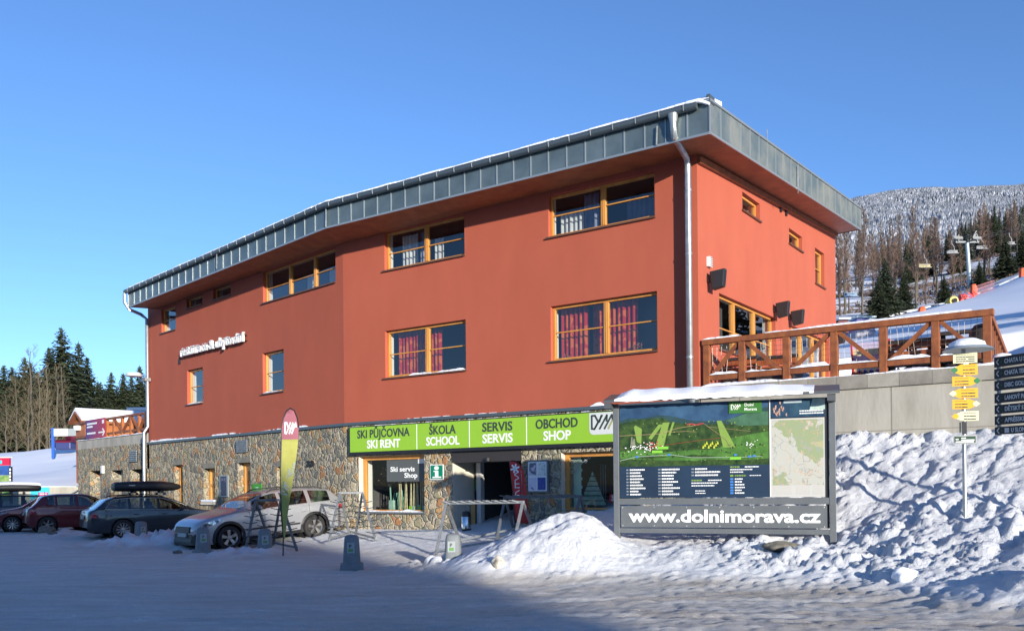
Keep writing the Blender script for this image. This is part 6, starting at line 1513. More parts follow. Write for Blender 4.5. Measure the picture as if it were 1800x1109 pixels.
# ------------------------------------------------------------------ cars
def pchip(xs, ys, x):
    xs = np.array(xs, float); ys = np.array(ys, float); h = np.diff(xs); d = np.diff(ys)/h
    m = np.zeros_like(xs); m[1:-1] = np.where(d[:-1]*d[1:] > 0, 2*d[:-1]*d[1:]/(d[:-1]+d[1:]+1e-9), 0); m[0], m[-1] = d[0], d[-1]
    i = np.clip(np.searchsorted(xs, x)-1, 0, len(h)-1); t = (x-xs[i])/h[i]
    return (2*t**3-3*t**2+1)*ys[i]+(t**3-2*t**2+t)*h[i]*m[i]+(-2*t**3+3*t**2)*ys[i+1]+(t**3-t**2)*h[i]*m[i+1]
def car(name, label, paint, L=4.57, Wd=1.78, wr=.33, wf=.88, wb=2.58, top=None, belt=None, cowl=1.22, wst=2.02, rst=4.0, rsb=4.38, win=((1.62, 2.40), (2.50, 3.28), (3.40, 4.02)), clad=False, rails=True, spokes=5, chrome=False, box=False):
    """x runs from the nose (0) to the tail (L); origin under the middle of the wheelbase; nose points to +X after the flip"""
    t = thing(name, label, 'car', (0, 0, 0)); x0 = wf+wb/2
    top = top or [(0, .62), (.04, .70), (.14, .79), (.55, .90), (1.1, .985), (1.25, 1.02), (1.6, 1.23), (2.0, 1.405), (2.35, 1.465), (3.0, 1.485), (3.7, 1.45), (4.05, 1.40), (4.22, 1.26), (4.40, 1.06), (4.50, .96), (4.56, .72), (4.57, .6)]
    belt = belt or [(0, .55), (.14, .72), (.6, .84), (1.3, .93), (2.5, .955), (4.2, 1.0), (4.5, .90), (4.57, .58)]
    bx = sorted({0, .02, .05, .1, .17, .26, L-.01, L-.03, L-.07, L-.13, *np.linspace(.34, L-.2, 74).round(3), *[w_ for a_ in win for w_ in a_], cowl+.05, wst, rst, rsb})
    bx = np.array(sorted(bx)); bx = bx[np.concatenate([[True], np.diff(bx) > .006])]
    zt_ = pchip(*zip(*top), bx); zb_ = np.minimum(pchip(*zip(*belt), bx), zt_-.03)
    sill = np.interp(bx, [0, .05, .3, L-.4, L-.08, L], [.36, .25, .2, .22, .30, .42])
    R_a = wr+.055
    for wx in (wf, wf+wb):
        q = R_a**2-(bx-wx)**2; sill = np.where(q > 0, np.maximum(sill, wr+np.sqrt(np.maximum(q, 0))), sill)
    sill = np.minimum(sill, zb_-.04)
    u_ = np.clip((.75-bx)/.75, 0, 1); u2 = np.clip((bx-(L-.55))/.55, 0, 1)
    plan = (1-.23*u_**2.6-.10*u_**12)*(1-.13*u2**2.4-.12*u2**10)
    hw = Wd/2
    rows = []
    def wz(z, zb, k): return hw*plan[k]*(1-.10*np.clip((.50-z)/.35, 0, 1)**1.5-.035*np.clip((z-.72)/.25, 0, 1)**1.5) if z <= zb else None
    for k, x in enumerate(bx):
        r = []; zs_, zb, zt = sill[k], zb_[k], zt_[k]
        for f_ in (0, .12, .3, .5, .68, .84, .95, 1): z = zs_+(zb-zs_)*f_; r.append((wz(z, zb+1, k), z))
        wb_ = r[-1][0]; ht = max(zt-.055-zb, 0); tum = .46 if ht > .06 else 0
        zr = max(zt-.055, zb) if ht > 0 else zb
        for f_ in (.06, .35, .65, .94, 1): z = zb+(zr-zb)*f_; r.append((wb_-.012*min(1, ht/.1)-(zr-zb)*f_*(.36+.16*f_), z))
        we = r[-1][0]
        for f_, g_ in ((.93, .45), (.82, .75), (.6, .9), (.3, .98), (0, 1)): r.append((we*f_, zr+(zt-zr)*g_))
        rows.append(r)
    nr = len(rows[0]); iB, iT = 7, 12
    groups = {'body': [], 'glass': [], 'windscreen': [], 'rear': [], 'clad': [], 'lamp': [], 'tail': []}
    def X(x): return x0-x
    fixed = {}
    for sg in (1, -1):
        for k in range(len(bx)-1):
            xm = (bx[k]+bx[k+1])/2
            for j in range(nr-1):
                zz_m = (rows[k][j][1]+rows[k][j+1][1]+rows[k+1][j][1]+rows[k+1][j+1][1])/4
                g = 'body'
                if iB+1 <= j < iT-1 and any(a_ < xm < b_ for a_, b_ in win) and (rows[k][iT][1]-rows[k][iB][1]) > .07: g = ('glass', sg, [a_ < xm < b_ for a_, b_ in win].index(True))
                if j >= iT+1 and cowl+.05 < xm < wst: g = 'windscreen'
                if j >= iT+1 and rst < xm < rsb: g = 'rear'
                if clad and j <= 0 and wf+.4 < xm < wf+wb-.4: g = 'clad'
                q = [(X(bx[k]), sg*rows[k][j][0], rows[k][j][1]), (X(bx[k+1]), sg*rows[k+1][j][0], rows[k+1][j][1]), (X(bx[k+1]), sg*rows[k+1][j+1][0], rows[k+1][j+1][1]), (X(bx[k]), sg*rows[k][j+1][0], rows[k][j+1][1])]
                groups.setdefault(g, []).append(q if sg < 0 else q[::-1])
        # nose and tail caps
        for k, sgn in ((0, 1), (len(bx)-1, -1)):
            c = (X(bx[k]), 0)
            for j in range(nr-1):
                a_, b_ = rows[k][j], rows[k][j+1]
                groups['body'].append([(c[0], sg*a_[0], a_[1]), (c[0], 0, a_[1]), (c[0], 0, b_[1]), (c[0], sg*b_[0], b_[1])])
    m_un = M('car_underbody', (.012, .012, .012), .8)
    def mk(nm, qs, mat, par=t, grow=0):
        m = MB(); key = {}
        def V(p):
            kk = tuple(round(c, 4) for c in p)
            if kk not in key: key[kk] = m.v(p)
            return key[kk]
        for q in qs:
            vs = []
            for p in q:
                v_ = V(p)
                if v_ not in vs: vs.append(v_)
            if len(vs) > 2: m.face(vs)
        return m.build(nm, mat, par, smooth=42)
    mk('body', groups['body'], paint); [mk('side_window', qs_, m_carglass) for g_, qs_ in groups.items() if isinstance(g_, tuple)]; mk('windscreen', groups['windscreen'], m_carglass); mk('rear_window', groups['rear'], m_carglass)
    if groups['clad']: mk('wheel_arch_cladding', groups['clad'], m_black)
    zAt = lambda x, a_: float(np.interp(x, bx, a_))
    wAt = lambda x, j: float(np.interp(x, bx, [r[j][0] for r in rows]))
    def pt(x, z, sg, out=.0):                                # point on the flank
        k = int(np.clip(np.searchsorted(bx, x), 1, len(bx)-1)); f_ = (x-bx[k-1])/(bx[k]-bx[k-1]); r = [(a_[0]*(1-f_)+b_[0]*f_, a_[1]*(1-f_)+b_[1]*f_) for a_, b_ in zip(rows[k-1], rows[k])]
        zs_ = [a_[1] for a_ in r]; w_ = float(np.interp(z, zs_, [a_[0] for a_ in r])); return Vector((X(x), sg*(w_+out), z))
    m = MB(); m.box(X(L-.25), X(.25), -hw*.80, hw*.80, .2, .42)
    m.build('underbody', m_un, t)
    zb0 = zAt(2.0, zb_)-.10; m_in = M('car_interior', (.035, .034, .033), .9)
    m = MB(); m.box(X(L-.5), X(cowl+.1), -hw*.80, hw*.80, .43, zb0); m.build('cabin_floor', m_in, t)
    for sx_ in (wst+.35, wst+1.25):
        for sy_ in (-.38, .38):
            m = MB(); m.hexa([(X(sx_), sy_-.22, zb0), (X(sx_), sy_+.22, zb0), (X(sx_+.1), sy_+.22, zb0), (X(sx_+.1), sy_-.22, zb0), (X(sx_+.1), sy_-.20, zb0+.24), (X(sx_+.1), sy_+.20, zb0+.24), (X(sx_+.18), sy_+.20, zb0+.24), (X(sx_+.18), sy_-.20, zb0+.24)])
            m.box(X(sx_+.20), X(sx_+.12), sy_-.12, sy_+.12, zb0+.25, zb0+.40); m.build('seat', m_in, t, bevel=.03)
    m = MB()
    for wx in (wf, wf+wb):
        for sg in (1, -1): m.lathe([(R_a+.03, 0), (R_a+.03, -.34*sg), (0, -.34*sg)], (X(wx), sg*(hw*.93), wr), 'Y', 28, False)
    m.build('wheel_well', m_un, t, fix=False)
    # lamps, grille, plates
    def patch(x_a, x_b, z_a, z_b, sg, out, n=4, n2=3, taper=0):
        g_ = [[pt(x_a+(x_b-x_a)*i/n, (z_a+(z_b-z_a)*j/n2)*(1)+taper*(i/n)*(1-j/n2), sg, out) for j in range(n2+1)] for i in range(n+1)]; return [[g_[i][j], g_[i+1][j], g_[i+1][j+1], g_[i][j+1]] for i in range(n) for j in range(n2)]
    if clad:
        for wx in (wf, wf+wb):
            for sg in (1, -1):
                m = MB(); prev = None
                for k in range(33):
                    a_ = -.25+(PI+.5)*k/32; cur = []
                    for rr_, o_ in ((R_a-.004, -.03), (R_a-.004, .014), (R_a+.06, .016), (R_a+.075, .002)):
                        xx, zz = wx+rr_*math.cos(a_), wr+rr_*math.sin(a_); xx = min(max(xx, .03), L-.03); q = pt(xx, max(zz, .2), sg, o_); cur.append(m.v((q.x, q.y, max(zz, .2))))
                    if prev:
                        for j in range(3): m.face([prev[j], cur[j], cur[j+1], prev[j+1]])
                    prev = cur
                m.build('wheel_arch_trim', m_black, t, smooth=50)
    m_lamp = M('headlamp_glass', (.42, .46, .5), .05, .6, coat=1); m_tail = M('tail_lamp_red', (.30, .006, .012), .12, coat=1)
    for sg in (1, -1):
        hz_ = lambda x, o: zAt(x, zb_)+o
        mk('headlight', [[pt(x0_+(x1_-x0_)*i/6*1.0, zz(i/6, j/3), sg, .004) for i, j in ((i, j), (i+1, j), (i+1, j+1), (i, j+1))] for x0_, x1_ in ((.045, .66),) for zz in ((lambda u, w: hz_(.045+.615*u, -.19+.10*u+w*(.17-.10*u))),) for i in range(6) for j in range(3)], m_lamp)
        m = MB(); q = pt(.28, hz_(.28, -.09), sg, .006); m.lathe([(.0, .01), (.05, .008), (.055, 0)], (q.x, q.y*.99, q.z), 'Y', 12); m.build('headlight_lens', M('lamp_dark', (.08, .09, .1), .1), t)
        mk('tail_light', patch(L-.28, L-.035, hz_(L-.2, -.22), hz_(L-.2, -.07), sg, .006), m_tail)
    def nose(y0, y1, z0_, z1_, dx, nm, mat, par=t, front=True, thick=.03):
        m = MB(); xx = X(0)+dx if front else X(L)-dx; s_ = 1 if front else -1
        n = 14
        for i in range(n):
            a_, b_ = y0+(y1-y0)*i/n, y0+(y1-y0)*(i+1)/n; cv = lambda y: -2.6*max(0, abs(y)/hw-.62)**2
            m.hexa([(xx-s_*thick*4+s_*cv(a_), a_, z0_), (xx-s_*thick*4+s_*cv(b_), b_, z0_), (xx+s_*cv(b_), b_, z0_), (xx+s_*cv(a_), a_, z0_), (xx-s_*thick*4+s_*cv(a_), a_, z1_), (xx-s_*thick*4+s_*cv(b_), b_, z1_), (xx-.035*s_+s_*cv(b_), b_, z1_), (xx-.035*s_+s_*cv(a_), a_, z1_)])
        return m.build(nm, mat, par, smooth=40)
    nose(-.78, .78, .22, .52 if clad else .5, .045, 'front_bumper', m_black if clad else paint)
    nose(-.44, .44, .56, .72, .045, 'grille', m_black); nose(-.55, .55, .30, .42, .054, 'air_intake', m_black); nose(-.26, .26, .44, .55, .064, 'number_plate', M('number_plate', (.30, .31, .32), .5))
    
    if clad: nose(-.78, .78, .26, .58, .045, 'rear_bumper', m_black, front=False)
    nose(-.26, .26, .70, .81, .03, 'number_plate', M('rear_plate', (.10, .10, .11), .5), front=False)
    for sg in (1, -1):
        # door shut lines, handles, mirrors, mouldings
        m = MB()
        for x in (win[0][0]-.12, (win[0][1]+win[1][0])/2, win[1][1]+.04):
            pts = [pt(x, z, sg, .0015) for z in np.linspace(.30, zAt(x, zb_)-.01, 9)]
            for p, q in zip(pts, pts[1:]): m.beam(p, q, .008, .004, (0, 1, 0))
        pts = [pt(x, .30, sg, .0015) for x in np.linspace(win[0][0]-.1, win[1][1]-.2, 9)]
        for p, q in zip(pts, pts[1:]): m.beam(p, q, .008, .004, (0, 1, 0))
        m.build('door_seam', m_un, t)
        for x in ((win[0][1]-.12), (win[1][1]-.15)):
            m = MB(); m.beam(pt(x-.09, .83, sg, .022), pt(x+.09, .84, sg, .022), .035, .022, (0, 0, 1)); m.build('door_handle', m_un if not clad else paint, t, bevel=.008)
        q = pt(win[0][0]+.10, zAt(win[0][0]+.1, zb_)+.0, sg, .0)
        m = MB(); bmesh.ops.create_icosphere(m.bm, subdivisions=2, radius=1); m.bm.transform(Matrix.Translation((q.x-.02, q.y+sg*.13, q.z+.07)) @ Matrix.Diagonal((.06, .115, .075, 1))); m.beam(q, q+Vector((0, sg*.1, .04)), .05, .04); m.build('wing_mirror', paint, t, smooth=50)
        if clad:
            m = MB(); pts = [pt(x, .50, sg, .012) for x in np.linspace(wf+.48, wf+wb-.48, 9)]
            for p, q in zip(pts, pts[1:]): m.beam(p, q, .016, .05, (0, 0, 1))
            m.build('door_moulding', m_black, t)
        if chrome:
            m = MB()
            for a_, js in ((win[0][0]-.25, 0), ):
                pts = [pt(x, zAt(x, zb_)+.005, sg, .004) for x in np.linspace(win[0][0]-.15, win[-1][1]+.02, 30)]
                up_ = [Vector((X(x), sg*(wAt(x, iT-1)+.006), zAt(x, [r[iT-1][1] for r in rows]))) for x in np.linspace(win[0][0]-.1, win[-1][1]-.25, 30)]
                for P_ in (pts, up_+[pts[-1]]):
                    for p, q in zip(P_, P_[1:]): m.beam(p, q, .012, .014, (0, 0, 1))
            m.build('window_trim', m_seam, t)
        if rails:
            m = MB(); xs_ = np.linspace(wst+.15, rst-.1, 12); P_ = []
            for i, x in enumerate(xs_):
                P_.append(Vector((X(x), sg*wAt(x, iT)*.95, zAt(x, zt_)+.025-(0.05 if i in (0, 11) else 0))))
            m.tube(P_, .016, 6); m.build('roof_rail', m_dark, t, smooth=True)
    # wheels
    m_rim = M('alloy_rim', (.48, .47, .45), .3, .8, var=.3, vs=8)
    for wx in (wf, wf+wb):
        for sg in (1, -1):
            c = Vector((X(wx), sg*(hw-.115), wr)); m = MB(); rt = wr*.66
            m.lathe([(rt, -.1), (wr-.03, -.105), (wr-.004, -.08), (wr, 0), (wr-.004, .08), (wr-.03, .105), (rt, .1), (rt, -.1)], c, 'Y', 40, False); wh = m.build('wheel', m_rubber, t, smooth=50)
            m = MB(); m.lathe([(rt, -.1), (rt-.02, -.02), (rt-.022, .07*1), (rt+.004, .106)] if sg > 0 else [(rt, .1), (rt-.02, .02), (rt-.022, -.07), (rt+.004, -.106)], c, 'Y', 36, False)
            yo = c.y+sg*.078
            for s_ in range(spokes):
                a_ = 2*PI*s_/spokes+.3; w0, w1 = (.028, .05) if spokes == 5 else (.012, .02)
                for off in ((0,) if spokes <= 6 else (0,)):
                    ca, sa = math.cos(a_+off), math.sin(a_+off); n_ = Vector((-sa, 0, ca))
                    p = Vector((c.x+ca*.04, yo, c.z+sa*.04)); q = Vector((c.x+ca*(rt-.01), yo+sg*.012, c.z+sa*(rt-.01)))
                    o_ = Vector((0, -sg*.03, 0)); m.hexa([p-n_*w0, p+n_*w0, q+n_*w1, q-n_*w1, p-n_*w0+o_, p+n_*w0+o_, q+n_*w1+o_, q-n_*w1+o_])
            m.lathe([(.06, 0), (.055, .015*sg), (0, .018*sg)], (c.x, yo, c.z), 'Y', 16); m.build('rim', m_rim, wh, smooth=35)
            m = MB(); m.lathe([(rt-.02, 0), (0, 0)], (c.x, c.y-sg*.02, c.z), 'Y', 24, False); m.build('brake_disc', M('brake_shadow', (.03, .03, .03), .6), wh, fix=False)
    m = MB(); m.lathe([(.012, 0), (.006, .16)], (X(rst-.15), 0, zAt(rst-.15, zt_)), n=6); m.build('aerial', m_black, t)
    t['L'] = L
    del t['L']
    return t
m_silver = M('silver_car_paint', (.40, .41, .43), .32, .55, coat=.6); m_slate = M('slate_car_paint', (.025, .036, .045), .28, .5, coat=.7); m_redp = M('dark_red_car_paint', (.11, .008, .012), .28, .3, coat=.7); m_bluep = M('dark_blue_car_paint', (.02, .024, .04), .3, .4, coat=.6)
def put(t, rear, front, wb, hw, side, L=None):
    """rear, front: ground points under the two visible wheels; side +1 when the visible flank is the car's left (+y)"""
    d = (front-rear); ang = math.atan2(d.y, d.x); d.normalize(); left = Vector((-d.y, d.x, 0)); c = (rear+front)/2-left*side*(hw-.11)
    pitch = -math.asin(max(-.2, min(.2, (front.z-rear.z)/wb)))
    t.location = c; t.rotation_euler = (0, pitch, ang)
# visible wheel of a car facing left toward the camera: its left flank (+y)
c1 = car('estate_car', 'silver estate car with black wheel arches parked facing left before the stone wall', m_silver, clad=True, top=[(0, .66), (.04, .74), (.14, .84), (.55, .97), (1.1, 1.06), (1.25, 1.10), (1.6, 1.31), (2.0, 1.47), (2.35, 1.525), (3.0, 1.535), (3.7, 1.49), (4.05, 1.44), (4.25, 1.28), (4.42, 1.10), (4.50, 1.0), (4.56, .76), (4.57, .65)],
         belt=[(0, .6), (.14, .76), (.6, .9), (1.3, 1.0), (2.5, 1.03), (4.2, 1.06), (4.5, .94), (4.57, .62)], wr=.335)
put(c1, Vector((-5.95, 26.75, .17)), Vector((-8.0, 24.85, -.02)), 2.58, .89, 1); c1.scale = (1.05, 1.05, 1.0)
c2 = car('estate_car', 'dark slate grey estate car carrying a black roof box, seen from its tail', m_slate, L=4.86, Wd=1.86, wf=.92, wb=2.84, wr=.335, cowl=1.35, wst=2.25, rst=4.15, rsb=4.66, win=((1.75, 2.55), (2.63, 3.5), (3.58, 4.3)), spokes=11, chrome=True,
         top=[(0, .6), (.04, .68), (.14, .77), (.6, .9), (1.2, .985), (1.38, 1.02), (1.8, 1.23), (2.25, 1.40), (2.6, 1.46), (3.3, 1.47), (3.9, 1.43), (4.2, 1.37), (4.45, 1.18), (4.66, 1.02), (4.80, .95), (4.85, .72), (4.86, .6)], belt=[(0, .55), (.14, .72), (.6, .84), (1.4, .93), (2.5, .97), (4.3, 1.02), (4.75, .92), (4.86, .58)])
hd = Vector((.82, .572, 0)); rw = at(216, 945, 30.0); rw.z = 0
put(c2, rw, rw+hd*2.84, 2.84, .93, -1)
c3 = car('hatchback_car', 'dark red hatchback seen from behind, left of the slate grey estate', m_redp, L=4.05, Wd=1.72, wf=.82, wb=2.5, wr=.32, cowl=1.0, wst=1.75, rst=3.45, rsb=3.86, win=((1.4, 2.2), (2.3, 2.95), (3.03, 3.3)), rails=False, spokes=6,
         top=[(0, .66), (.04, .74), (.14, .85), (.5, .98), (.95, 1.06), (1.05, 1.1), (1.4, 1.32), (1.75, 1.47), (2.1, 1.53), (2.8, 1.53), (3.3, 1.48), (3.48, 1.42), (3.68, 1.2), (3.86, 1.04), (3.98, .95), (4.04, .72), (4.05, .6)], belt=[(0, .6), (.14, .78), (.6, .9), (1.3, 1.0), (2.5, 1.04), (3.5, 1.09), (3.95, .92), (4.05, .6)])
rw = at(83, 936, 34.6); rw.z = 0; put(c3, rw, rw+hd*2.5, 2.5, .86, -1)
c4 = car('hatchback_car', 'red car cut by the left picture edge, its nose pointing left', m_redp, L=4.2, Wd=1.76, wf=.85, wb=2.6, wr=.32, rst=3.5, rsb=3.95, cowl=1.1, wst=1.85, win=((1.5, 2.25), (2.35, 3.1), (3.18, 3.5)), rails=False, spokes=10,
         top=[(0, .62), (.04, .70), (.14, .79), (.55, .90), (1.0, .975), (1.15, 1.02), (1.5, 1.23), (1.85, 1.40), (2.2, 1.46), (3.0, 1.46), (3.4, 1.40), (3.55, 1.34), (3.75, 1.18), (3.95, 1.02), (4.1, .95), (4.19, .7), (4.2, .6)], belt=[(0, .55), (.14, .72), (.6, .84), (1.3, .93), (2.5, .955), (3.6, 1.0), (4.1, .90), (4.2, .58)])
fw_ = at(22, 935, 35.8); fw_.z = 0; put(c4, fw_+Vector((.86, .51, 0))*2.6, fw_, 2.6, .88, 1)
c5 = car('estate_car', 'dark car under a snow covered roof box at the left picture edge', m_bluep, L=4.7, wb=2.7, rst=4.1, rsb=4.5, win=((1.62, 2.40), (2.50, 3.28), (3.40, 4.1)), top=[(0, .62), (.04, .70), (.14, .79), (.55, .90), (1.1, .985), (1.25, 1.02), (1.6, 1.23), (2.0, 1.405), (2.35, 1.465), (3.0, 1.485), (3.8, 1.45), (4.15, 1.40), (4.35, 1.26), (4.5, 1.06), (4.62, .96), (4.69, .72), (4.7, .6)], belt=[(0, .55), (.14, .72), (.6, .84), (1.3, .93), (2.5, .955), (4.2, 1.0), (4.6, .90), (4.7, .58)])
rw = Vector((-21.3, 39.2, 0)); put(c5, rw, rw+Vector((-.86, -.51, 0))*2.7, 2.7, .89, 1)
def roofbox(carobj, label, off, z, L=2.25, mat=m_black, snow=False):
    ang = carobj.rotation_euler.z; p = Vector(carobj.location)+Matrix.Rotation(ang, 3, 'Z') @ Vector((off, 0, 0)); p.z = z
    t = thing('roof_box', label, 'roof box', p, rz=ang); ORG[t] = Matrix.Identity(4)
    m = MB(); n = 20; rings = []
    prof = [(-1.0, .60, .10, .2), (-.985, .8, .04, .30), (-.9, .95, .01, .335), (-.5, 1, .0, .36), (0, 1, 0, .37), (.4, .98, 0, .36), (.75, .85, .02, .31), (.93, .6, .06, .25), (1.0, .3, .11, .19)]
    for x, w_, zb_, zt_ in prof:
        ring = []
        for k in range(n):
            a_ = 2*PI*k/n; cc, ss_ = math.cos(a_), math.sin(a_); e = 1/((abs(cc)**3.5+abs(ss_)**3.5)**(1/3.5)); ring.append(m.v((x*L/2, cc*e*.42*w_, (zb_+zt_)/2+ss_*e*(zt_-zb_)/2)))
        rings.append(ring)
    for A_, B_ in zip(rings, rings[1:]):
        for k in range(n): m.face([A_[k], A_[(k+1) % n], B_[(k+1) % n], B_[k]])
    m.face(rings[0]); m.face(rings[-1][::-1]); m.build('box_shell', mat, t, smooth=50)
    m = MB()
    for x in (-.45, .45): m.beam((x, -.55, -.05), (x, .55, -.05), .05, .03); m.box(x-.04, x+.04, -.3, -.2, -.06, .03); m.box(x-.04, x+.04, .2, .3, -.06, .03); m.box(x-.04, x+.04, -.58, -.52, -.12, -.04); m.box(x-.04, x+.04, .52, .58, -.12, -.04)
    m.build('crossbar', m_dark, t)
    m = MB(); m.box(-L*.30, -L*.30+.2, -.423, -.418, .2, .235); m.build('badge', m_seam, t)
    if snow:
        m = MB(); rings = []
        for x, w_, zb_, zt_ in prof[1:-1]: rings.append([m.v((x*L/2, .42*w_*math.cos(PI*k/8)*1.0, zt_-.06+(.15)*math.sin(PI*k/8)**.6)) for k in range(9)])
        for A_, B_ in zip(rings, rings[1:]):
            for k in range(8): m.face([A_[k], A_[k+1], B_[k+1], B_[k]])
        m.build('snow_layer', m_snow, t, smooth='all')
roofbox(c2, 'long black roof box on the slate grey estate car', -.45, 1.60)
roofbox(c5, 'roof box under smooth snow on the car at the left picture edge', -.7, 1.62, snow=True)

# ------------------------------------------------------------------ left background furniture
lw = MB(); p0_, p1_ = at(22, 870, 45.8), at(138, 870, 45.8)
zt_ = at(80, 856, 45.8).z; lw.box(p0_.x-20, p1_.x+.3, 45.6, 45.95, -.2, zt_); lw.build('low_concrete_wall', m_conc, label='low concrete wall holding the snow slope left of the stone annex', cat='wall')
sg_ = thing('cyan_sign', 'bright cyan sign with a pink label on the low concrete wall', 'sign', at(70, 877, 45.5))
a_, b_ = at(54, 877, 45.55), at(86, 856, 45.55); m = MB(); m.box(a_.x, b_.x, 45.53, 45.58, a_.z-.6, b_.z); m.build('sign_face', M('cyan_print', (.05, .50, .72), .5), sg_)
a_, b_ = at(68, 870.5, 45.5), at(84, 865, 45.5); m = MB(); m.box(a_.x, b_.x, 45.50, 45.53, a_.z, b_.z); m.build('pink_label', M('pink_label', (.6, .02, .15), .5), sg_)
m = MB()
for k in range(5): x = a_.x+.06+(b_.x-a_.x-.1)*k/5; m.box(x, x+.05, 45.49, 45.50, (a_.z+b_.z)/2-.03, (a_.z+b_.z)/2+.03)
m.build('label_print', m_text_w, sg_)
m = MB(); m.tube([at(125, 868, 45.3), at(138, 860.5, 45.3)], .03, 6); m.build('sloping_handrail', m_galv, label='thin sloping metal handrail beside the corner of the stone annex', cat='handrail')
pb_ = thing('poster_pillar', 'tall poster board, red on top of blue and green, at the left picture edge', 'notice board', at(9, 880, 42))
def pbx(x0, x1, y0, y1, nm, mat, dy=0): a_, b_ = at(x0, y1, 42), at(x1, y0, 42); m = MB(); m.box(a_.x, b_.x, 42-dy-.02, 42.1, a_.z, b_.z); return m.build(nm, mat, pb_)
pbx(-22, 17, 804.5, 818, 'red_header', M('red_poster', (.5, .01, .05), .5)); pbx(-22, 17, 818.1, 835, 'blue_poster', M('blue_hill_poster', (.03, .10, .35), .5, col2=(.01, .03, .12), vs=1.5)); pbx(-22, 17, 835.1, 880, 'grass_poster', M('grass_poster', (.08, .2, .04), .5, col2=(.25, .35, .12), vs=7))
pbx(-4, 4, 809, 815, 'cyan_patch', M('cyan_print', (.05, .50, .72), .5), .02); pbx(17.1, 20, 820, 885, 'black_strip', m_black); pbx(-22, 21, 803, 804.4, 'pillar_cap', m_snow)
for k in range(5): pbx(17.4, 19.6, 823+k*6, 827+k*6, 'strip_print', m_text_w, .02)
pbx(-22, 20, 885.1, 905, 'pillar_foot', m_galv)
YS = 66.; fs_ = thing('white_screen', 'white and grey banner stretched from a blue post on the snow slope', 'banner', at(92, 790, YS))
a_, b_ = at(90.3, 793, YS), at(94.2, 752, YS); m = MB(); m.box(a_.x, b_.x, YS, YS+.15, a_.z-.5, b_.z); m.build('blue_post', M('blue_post', (.02, .10, .45), .5), fs_)
a_, b_ = at(94.5, 766, YS), at(119, 753, YS); m = MB(); m.box(a_.x, b_.x, YS+.02, YS+.06, a_.z, b_.z); m.build('white_sheet', m_white, fs_)
a_, b_ = at(119, 766, YS), at(138, 753, YS); m = MB(); m.box(a_.x, b_.x, YS+.02, YS+.06, a_.z, b_.z); m.build('grey_sheet', M('grey_sheet', (.25, .28, .28), .6), fs_)
g = at(110, 788, 68); sn = thing('snow_groomer', 'small red and blue machine half hidden behind the snow under the white banner', 'machine', (g.x, 68, g.z))
a_, b_ = at(96, 790, 68), at(124, 776, 68); m = MB(); m.box(a_.x, b_.x, 68, 69, a_.z, b_.z); m.build('machine_body', M('navy_body', (.03, .04, .14), .5), sn, bevel=.1)
m = MB(); a2, b2 = at(97, 779, 68), at(123, 774, 68); m.box(a2.x, b2.x, 67.9, 69.1, b_.z-.05, b_.z+.15); a3, b3 = at(112, 775, 68), at(122, 770, 68); m.box(a3.x, b3.x, 68.2, 69, b_.z+.1, b_.z+.45); m.build('red_hood', M('red_hood', (.5, .01, .03), .5), sn, bevel=.08)

# ------------------------------------------------------------------ chair lift and piste furniture
YT = 113.; g = at(1708, 524, YT); zt_ = at(1700, 430, YT).z
LT_ = thing('lift_tower', 'pale grey chairlift tower with a crossarm of pulleys on the snowy hillside', 'lift tower', (g.x, YT, g.z-.3))
tp = at(1700, 428, YT); m = MB(); m.tube([(g.x, YT, g.z-1.5), tuple(tp)], [.29, .22], 14); m.build('mast', M('tower_paint', (.36, .42, .45), .45, .3), LT_, smooth=True); m_galv2 = M('tower_steel', (.16, .18, .19), .6, .3)
m = MB(); A_ = at(1681, 425, YT); B_ = at(1722, 425, YT); m.beam((A_.x, YT+.2, A_.z), (B_.x, YT+.2, B_.z), .22, .22)
for x, z in ((A_.x+.3, A_.z), (B_.x-.3, B_.z)):
    m.beam((x-.9, YT-.8, z+.15), (x+.9, YT+.9, z+.55), .2, .15); m.beam((x, YT, z), (x, YT, z+.9), .1, .1)
m.build('crossarm', m_galv2, LT_)
for x, z in ((A_.x+.3, A_.z), (B_.x-.3, B_.z)):
    m = MB()
    for k in range(5): m.lathe([(.2, -.05), (.2, .05)], (x-.8+.4*k, YT-.8+.42*k, z+.33+.09*k), 'Y', 12)
    m.build('pulley', m_dark, LT_)
p_ = at(1710, 415, YT); m = MB(); m.beam((tp.x, YT, tp.z), (p_.x+.5, YT, p_.z+.3), .1, .1); m.beam((tp.x+.3, YT, tp.z), (tp.x+1.2, YT, tp.z+1.6), .1, .1); m.build('ladder_arm', m_galv2, LT_)
C1a, C1b, C1c = at(1380, 512, 78), Vector((A_.x+.3, YT, A_.z+.6)), at(1860, 372, 165)
C2a, C2b, C2c = at(1380, 515, 84), Vector((B_.x-.3, YT, B_.z+.6)), at(1900, 370, 165)
def cable(a, b, c, label):
    m = MB(); pts = []
    for p, q in ((a, b), (b, c)):
        for k in range(13):
            f_ = k/12; r = p.lerp(q, f_); r.z -= 4*.9*f_*(1-f_); pts.append(r)
    m.tube(pts, .03, 5); m.build('lift_cable', m_dark, label=label, cat='cable')
    return pts
K1 = cable(C1a, C1b, C1c, 'chairlift cable running over the left end of the tower crossarm'); K2 = cable(C2a, C2b, C2c, 'chairlift cable running over the right end of the tower crossarm')
